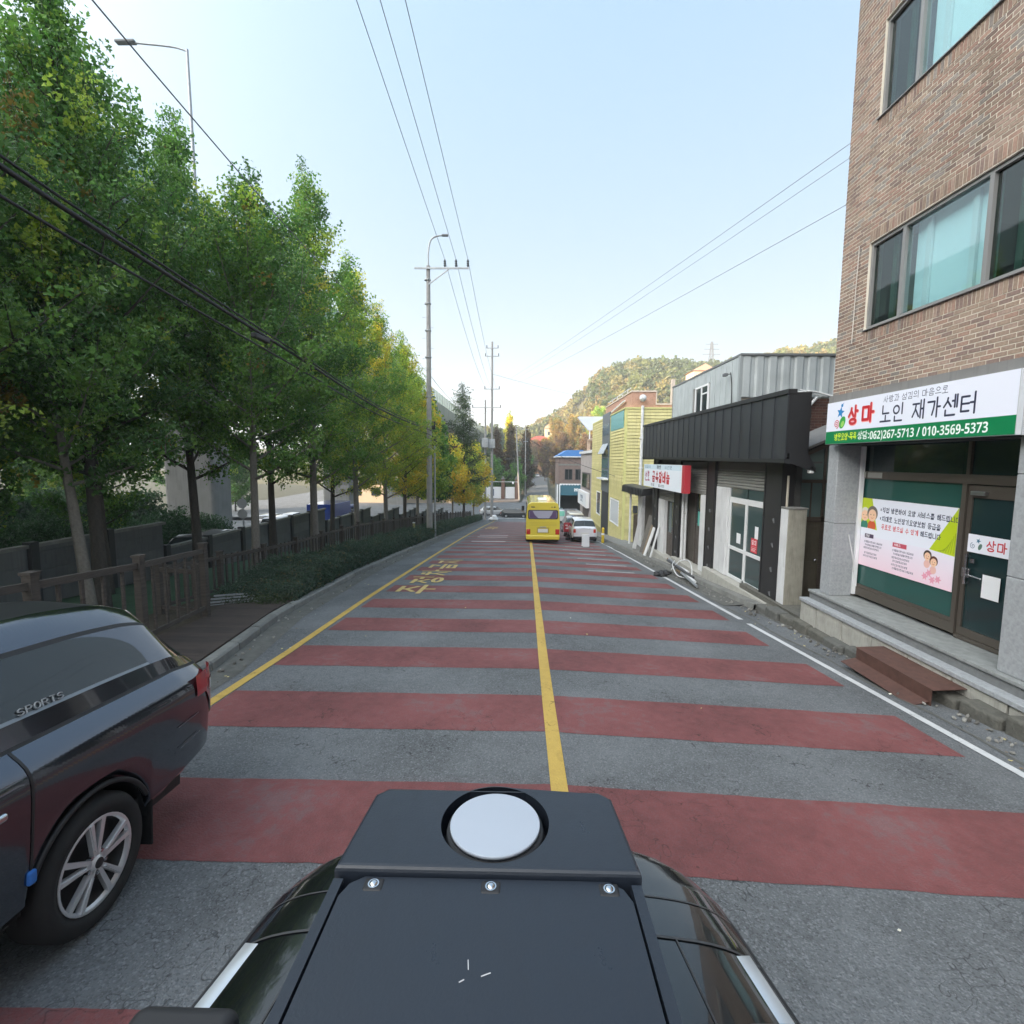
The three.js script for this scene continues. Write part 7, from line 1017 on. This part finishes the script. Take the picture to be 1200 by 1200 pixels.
{ // brick gateposts with white panels across the crossing
  const d = 120, y = prof(d), t = thing('brick_gateway', 'pair of brick gateposts with white panels and a pipe across the top', 'gateway', [-3, y, -d]), br = mt('gate_brick', [0.26, 0.15, 0.11], 0.9, { map: 'blotch', size: 0.7 });
  for (const x of [-4.5, -1.3]) { part(t, 'gatepost', [RB(x - 0.38, x + 0.38, y, y + 4.7, -d - 0.38, -d + 0.38, 0.03)], br); part(t, 'post_cap', [RB(x - 0.52, x + 0.52, y + 4.7, y + 4.95, -d - 0.52, -d + 0.52, 0.04), RB(x - 0.25, x + 0.25, y + 4.95, y + 5.4, -d - 0.25, -d + 0.25, 0.06)], m.concrete); }
  part(t, 'white_panel', B(-3.9, -1.75, y + 0.2, y + 2.9, -d - 0.1, -d), m.cleanWhite); part(t, 'white_panel', B(-10, -4.95, y + 0.2, y + 2.9, -d - 0.1, -d), m.cleanWhite); part(t, 'notice_board', B(-7.4, -6.6, y + 0.8, y + 2.4, -d + 0.002, -d + 0.05), mt('board_blue', [0.10, 0.13, 0.2], 0.6)); part(t, 'pipe', ROD([-8, y + 4.1, -d + 0.45], [-1.0, y + 4.1, -d + 0.45], 0.07), m.white); part(t, 'gate_lamp', RB(-2.4, -1.9, y + 3.6, y + 4.05, -d + 0.3, -d + 0.6, 0.08), m.cleanWhite);
}
{ // two-storey building with a blue roof
  const d = 84, X0 = 5.9, X1 = 10.4, y = prof(d), t = thing('blue_roofed_building', 'two-storey brick building with blue roof and teal shop sign at the far corner', 'building', [8, y, -d - 3]), wl = mt('dusky_brick', [0.24, 0.175, 0.155], 0.9, { map: 'blotch', size: 0.9 }), Z = -d;
  part(t, 'wall', [B(X0, X1, -1.35, 3.2, Z - 8, Z)], wl); part(t, 'wall', [B(X0, X0 + 0.35, y - 0.5, -1.351, Z - 8, Z), B(X1 - 0.35, X1, y - 0.5, -1.351, Z - 8, Z), B(X0 + 0.36, X1 - 0.36, y - 0.5, -1.351, Z - 8, Z - 3)], mt('shop_wall', [0.16, 0.17, 0.17], 0.9));
  part(t, 'roof', PR([[X0 - 0.3, 3.2], [X1 + 0.3, 3.2], [X1 - 0.6, 4.2], [X0 + 1.4, 4.2]], Z - 8.2, Z + 0.35, 'z'), mt('blue_roof', [0.06, 0.20, 0.50], 0.5)); part(t, 'eaves', B(X0 - 0.35, X1 + 0.35, 3.02, 3.19, Z - 8.2, Z + 0.4), m.white); part(t, 'band', B(X0 - 0.02, X1 + 0.02, 1.7, 1.95, Z + 0.001, Z + 0.06), m.concrete);
  for (const [a, b] of [[6.9, 8.2], [8.6, 9.9]]) { const w = part(t, 'window', [B(a, b, -0.65, -0.55, Z + 0.001, Z + 0.08), B(a, b, 1.05, 1.15, Z + 0.001, Z + 0.08), B(a, a + 0.1, -0.55, 1.05, Z + 0.001, Z + 0.08), B(b - 0.1, b, -0.55, 1.05, Z + 0.001, Z + 0.08), B((a + b) / 2 - 0.04, (a + b) / 2 + 0.04, -0.55, 1.05, Z + 0.001, Z + 0.06)], mt('win_brown', [0.08, 0.07, 0.07], 0.6)); part(w, 'pane', B(a + 0.1, b - 0.1, -0.55, 1.05, Z + 0.002, Z + 0.02), m.glassDark); }
  part(t, 'shop_fascia', B(X0 + 0.1, X1 - 0.05, -3.15, -1.4, Z + 0.001, Z + 0.3), mt('teal_fascia', [0.035, 0.13, 0.18], 0.5)); part(t, 'fascia_mark', [B(8.5, 8.7, -2.5, -2.0, Z + 0.301, Z + 0.31), B(8.85, 9.05, -2.5, -2.0, Z + 0.301, Z + 0.31), B(8.7, 8.85, -2.3, -2.15, Z + 0.301, Z + 0.31), B(9.2, 9.9, -2.6, -2.45, Z + 0.301, Z + 0.31)], m.cleanWhite);
  part(t, 'awning', [PR(Array.from({ length: 19 }, (_, i) => [X0 + 0.2 + i * 0.23, -1.38 - (i % 2) * 0.14]).concat([[X1 - 0.06, -1.25], [X0 + 0.2, -1.25]]), Z + 0.31, Z + 0.34, 'z')], m.cleanWhite); for (const [a, b, c] of [[X0 - 0.25, X0 - 0.05, 0.2], [X0 + 0.15, X0 + 0.3, 0.31], [X1 - 0.3, X1 - 0.1, 0.31]]) part(t, 'white_post', B(a, b, y, -1.4, Z + c, Z + c + 0.16), m.cleanWhite); part(t, 'shop_recess', B(X0 + 0.36, X1 - 0.36, y, -3.2, Z - 2.9, Z - 2.8), mt('shop_dark', [0.06, 0.062, 0.06], 0.9)); part(t, 'counter', B(7, 9.2, y, y + 1.2, Z - 1.5, Z - 0.9), mt('counter', [0.3, 0.32, 0.36], 0.6));
}
{ // pale shop house between
  const X0 = 7.15, D0 = 52, D1 = 63, t = thing('pale_shop_house', 'pale plastered shop house with dark window band beyond the yellow building', 'building', [10, prof(57), -57]), wl = mt('pale_plaster', [0.42, 0.38, 0.37], 0.9, { map: 'streak', size: 3 });
  part(t, 'wall', B(X0, 13, -6, 3.3, -D1, -D0), wl); part(t, 'cornice', B(X0 - 0.2, 13, 3.3, 3.6, -D1 - 0.1, -D0 + 0.1), m.white); part(t, 'pillar', [BX_(52.2, 52.6, 3.6, 4.7, X0, X0 + 0.3), BX_(57, 57.4, 3.6, 4.7, X0, X0 + 0.3), BX_(52.2, 57.4, 4.7, 4.85, X0, X0 + 0.3)], mt('warm_trim', [0.5, 0.36, 0.27], 0.8)); const w = part(t, 'window', BX_(54, 61, -0.6, 1.2, X0 - 0.05, X0 - 0.002), mt('win_brown', [0.08, 0.07, 0.07], 0.6)); part(w, 'pane', [BX_(54.2, 57.3, -0.45, 1.05, X0 - 0.07, X0 - 0.052), BX_(57.5, 60.8, -0.45, 1.05, X0 - 0.07, X0 - 0.052)], m.glassDark); part(t, 'doorway', BX_(55, 60, -5.5, -2.6, X0 - 0.03, X0 - 0.002), mt('brown_door', [0.105, 0.088, 0.078], 0.7));
  const s = thing('shop_sign', 'white projecting sign box on the pale shop house', 'sign', [6.9, -1.6, -58]); part(s, 'sign_box', B(6.75, 7.1, -2.5, -0.9, -62, -54), m.cleanWhite); part(s, 'lettering', faceX(6.744, -1.7, -58, 7, 1.2), canvasMat('far_sign', 512, 96, (g, W, H) => { g.fillStyle = '#dfe5ea'; g.fillRect(0, 0, W, H); ktext(g, '건강원', 150, 18, 58, '#3d5a78', 9); }), { uv: true });
  const u = thing('roof_canopy', 'white funnel-shaped rooftop canopy on thin posts above the pale shop house', 'canopy', [7.8, 3.6, -58]); part(u, 'panel', PR([[7.3, 5.9], [6.1, 7.3], [6.3, 7.4], [9.2, 7.4], [9.0, 5.9]], -58.3, -57.9, 'z'), mt('canopy_white', [0.62, 0.65, 0.72], 0.5)); part(u, 'post', [CY(7.5, 3.6, 5.9, -58.1, 0.07), CY(8.0, 3.6, 5.9, -58.1, 0.07)], m.cleanWhite);
}
{ // red roof and pale tower on the hillside
  const d = 275, y = prof(300), t = thing('red_roofed_house', 'house with rounded red roof among brown trees above the far road', 'house', [9, y, -d]); part(t, 'wall', B(2.5, 16, y - 1, 9.2, -d - 10, -d), mt('orange_wall', [0.55, 0.26, 0.12], 0.9)); const r = []; for (let i = 0; i <= 12; i++) { const a = Math.PI * i / 12; r.push([9.2 - Math.cos(a) * 7.6, 9.2 + Math.sin(a) * 6.2]); } part(t, 'roof', PR(r, -d - 10.5, -d + 0.6, 'z'), mt('red_roof', [0.42, 0.085, 0.07], 0.6, { map: 'streak', size: 4 })); part(t, 'window', [B(3.6, 5, 5.5, 8, -d + 0.002, -d + 0.1), B(12.5, 14, 5.5, 8, -d + 0.002, -d + 0.1)], m.glassDark);
  const e = thing('pale_tower', 'pale cream tower house with low dome on the hillside above the red roof', 'tower', [16, 10, -290]); part(e, 'wall', B(12.6, 20, 6, 20.2, -298, -290), mt('cream_wall', [0.62, 0.48, 0.34], 0.9)); const q = []; for (let i = 0; i <= 10; i++) { const a = Math.PI * i / 10; q.push([16.3 - Math.cos(a) * 3.9, 20.3 + Math.sin(a) * 2.4]); } part(e, 'dome', PR(q, -297, -289.5, 'z'), mt('dome_tan', [0.5, 0.33, 0.22], 0.7)); part(e, 'window', [B(14, 15.2, 16.5, 18.5, -289.998, -289.9), B(17.2, 18.4, 16.5, 18.5, -289.998, -289.9)], m.glassDark);
}
{ // small house gable on the hill, pylon
  const t = thing('gabled_house', 'cream gabled house peeping over the grey corrugated building', 'house', [58, 40, -170]); part(t, 'wall', B(55, 62, 8, 31.6, -178, -170), mt('cream_wall', [0.62, 0.48, 0.34], 0.9)); part(t, 'roof', PR([[54.4, 31.6], [62.6, 31.6], [58.5, 33.8]], -178.5, -169.5, 'z'), mt('roof_pink', [0.50, 0.30, 0.22], 0.7));
  const X = 151, d = 425, y0 = hillY(X, d), p = thing('transmission_pylon', 'lattice transmission pylon on the crest of the wooded hill', 'pylon', [X, y0, -d]), top = 98, legs = [], br = []; const wAt = (y) => lerp(4.2, 0.7, clamp((y - y0) / (top - y0), 0, 1));
  for (const [a, b] of [[1, 1], [1, -1], [-1, 1], [-1, -1]]) legs.push(BAR([X + a * wAt(y0), y0 - 2, -d + b * wAt(y0)], [X + a * 0.5, top, -d + b * 0.5], 0.45)); for (let y = y0, k = 0; y < top - 3; y += 4, k++) for (const b of [1, -1]) br.push(BAR([X - wAt(y), y, -d + b * wAt(y)], [X + wAt(y + 4), y + 4, -d + b * wAt(y + 4)], 0.24), BAR([X + wAt(y), y, -d + b * wAt(y)], [X - wAt(y + 4), y + 4, -d + b * wAt(y + 4)], 0.16));
  const pm = mt('pylon_grey', [0.09, 0.10, 0.115], 0.6); part(p, 'leg', legs, pm); part(p, 'bracing', br, pm); part(p, 'crossarm', [88, 92, 96].map((y, i) => BAR([X - 7 + i, y, -d], [X + 7 - i, y, -d], 0.4)), pm);
}
{ // low cream building and sunlit yard beyond the lower road
  const t = thing('cream_building', 'long low cream building in the sun beyond the lower road', 'building', [-27, prof(108), -110]), wl = mt('cream_wall_low', [0.40, 0.33, 0.25], 0.9); part(t, 'wall', B(-42, -15, prof(108) - 0.5, -2.6, -116, -108), wl); part(t, 'roof', B(-42.4, -14.6, -2.6, -2.2, -116.4, -107.6), m.concrete); for (let x = -40; x < -17; x += 4) part(t, 'window', B(x, x + 1.8, -5.2, -3.6, -107.998, -107.9), m.glassDark);
  const s = thing('round_signs', 'pair of round traffic signs seen from behind near the concrete pier', 'sign', [-16.6, lowRoad(30), -30]); part(s, 'pole', CY(-16.6, lowRoad(30), 0.2, -30, 0.05), m.steel); part(s, 'disc', [0.0, -0.62].map((y) => new THREE.CylinderGeometry(0.29, 0.29, 0.03, 24).rotateX(Math.PI / 2).translate(-16.6, y - 0.15, -29.93)), mt('sign_back', [0.28, 0.29, 0.30], 0.5, { metal: 0.4 }));
}
// ---------------------------------------------------------------- small street things
{
  const x = 5.42, d = 34.0, y = road(x, d) , t = thing('bollard', 'yellow bollard at the corner of the yellow building', 'bollard', [x, y, -d]); part(t, 'post', CY(x, y, y + 0.95, -d, 0.10, 0.09, 16), mt('bollard_yellow', [0.62, 0.43, 0.03], 0.5)); part(t, 'cap', new THREE.SphereGeometry(0.095, 16, 8).translate(x, y + 0.95, -d), mt('bollard_yellow', [0.62, 0.43, 0.03], 0.5)); part(t, 'band', CY(x, y + 0.55, y + 0.67, -d, 0.103, 0.10, 16), m.cleanWhite);
  const X = 3.74, D = 29.7, Y = road(X, D), s = thing('sign_board', 'small white folding signboard standing behind the white hatchback', 'signboard', [X, Y, -D]); part(s, 'board', BAR([X, Y + 0.04, -D + 0.16], [X, Y + 0.72, -D], 0.40, 0.02), mt('board_dull', [0.5, 0.51, 0.53], 0.6)); part(s, 'board', BAR([X, Y + 0.04, -D - 0.16], [X, Y + 0.74, -D - 0.03], 0.44, 0.02), m.cleanWhite); part(s, 'foot', [B(X - 0.21, X - 0.17, Y, Y + 0.06, -D + 0.14, -D + 0.18), B(X + 0.17, X + 0.21, Y, Y + 0.06, -D + 0.14, -D + 0.18)], m.blackPlastic); part(s, 'lettering', [[0.56, 0.24, -0.12], [0.56, 0.08, 0.12], [0.42, 0.26, 0], [0.30, 0.20, 0.02], [0.2, 0.24, -0.02]].map(([h, w, dx]) => new THREE.BoxGeometry(w, 0.045, 0.004).rotateX(-0.22).translate(X + dx * 0.5, Y + h, -D + 0.17 - h * 0.226)), mt('letter_grey', [0.2, 0.22, 0.25], 0.7));
  const a = 3.22, b = 35.3, c = road(a, b), r = thing('parking_barrier', 'red and white no-parking stand beside the dark parked car', 'barrier', [a, c, -b]); part(r, 'panel', RB(a - 0.32, a + 0.32, c + 0.55, c + 1.2, -b - 0.04, -b, 0.06), mt('sign_red', [0.42, 0.035, 0.05], 0.4)); part(r, 'lettering', [[-0.12, 1.02, 0.16, 0.06], [0.12, 1.0, 0.08, 0.2], [-0.1, 0.8, 0.2, 0.06], [0.14, 0.74, 0.2, 0.06], [0.02, 0.9, 0.3, 0.04]].map(([x, y, w, h]) => B(a + x - w / 2, a + x + w / 2, c + y - h / 2, c + y + h / 2, -b + 0.001, -b + 0.008)), m.cleanWhite); part(r, 'stand', [RB(a - 0.2, a + 0.2, c, c + 0.14, -b - 0.2, -b + 0.16, 0.04), CY(a, c + 0.1, c + 0.56, -b - 0.02, 0.03)], m.blackPlastic);
  const k = thing('white_sacks', 'pile of white sacks at the far end of the left kerb', 'sacks', [-4.3, prof(75), -75.2]); reseed(7001); [[0, 0.3, 0], [0.35, 0.28, 0.15], [0.15, 0.62, 0.1], [-0.3, 0.26, 0.1]].forEach(([x, y, z], i) => { const g = new THREE.IcosahedronGeometry(0.36, 3), p = g.attributes.position; for (let q = 0; q < p.count; q++) { const n = 1 + 0.12 * Math.sin(p.getX(q) * 17 + i * 3) * Math.cos(p.getZ(q) * 14); p.setXYZ(q, p.getX(q) * n, p.getY(q) * n * 0.8, p.getZ(q) * n); } g.computeVertexNormals(); part(k, 'sack', g.translate(-4.2 + x, prof(75) + y, -75.2 + z), m.cleanWhite); });
  const w = thing('marker_post', 'short yellowish marker post standing in the hedge', 'post', [-6.4, prof(30), -30]); part(w, 'post', B(-6.46, -6.34, prof(30), prof(30) + 1.15, -30.06, -29.94), mt('marker_yellow', [0.34, 0.32, 0.14], 0.7)); part(w, 'cap', B(-6.47, -6.33, prof(30) + 1.15, prof(30) + 1.2, -30.07, -29.93), m.white);
}
scene.fog = new THREE.FogExp2(lin(0.84, 0.88, 0.90), 0.0007);
scene.traverse((o) => { if (o.isMesh) { o.castShadow = true; o.receiveShadow = true; } });
renderer.render(scene, camera);
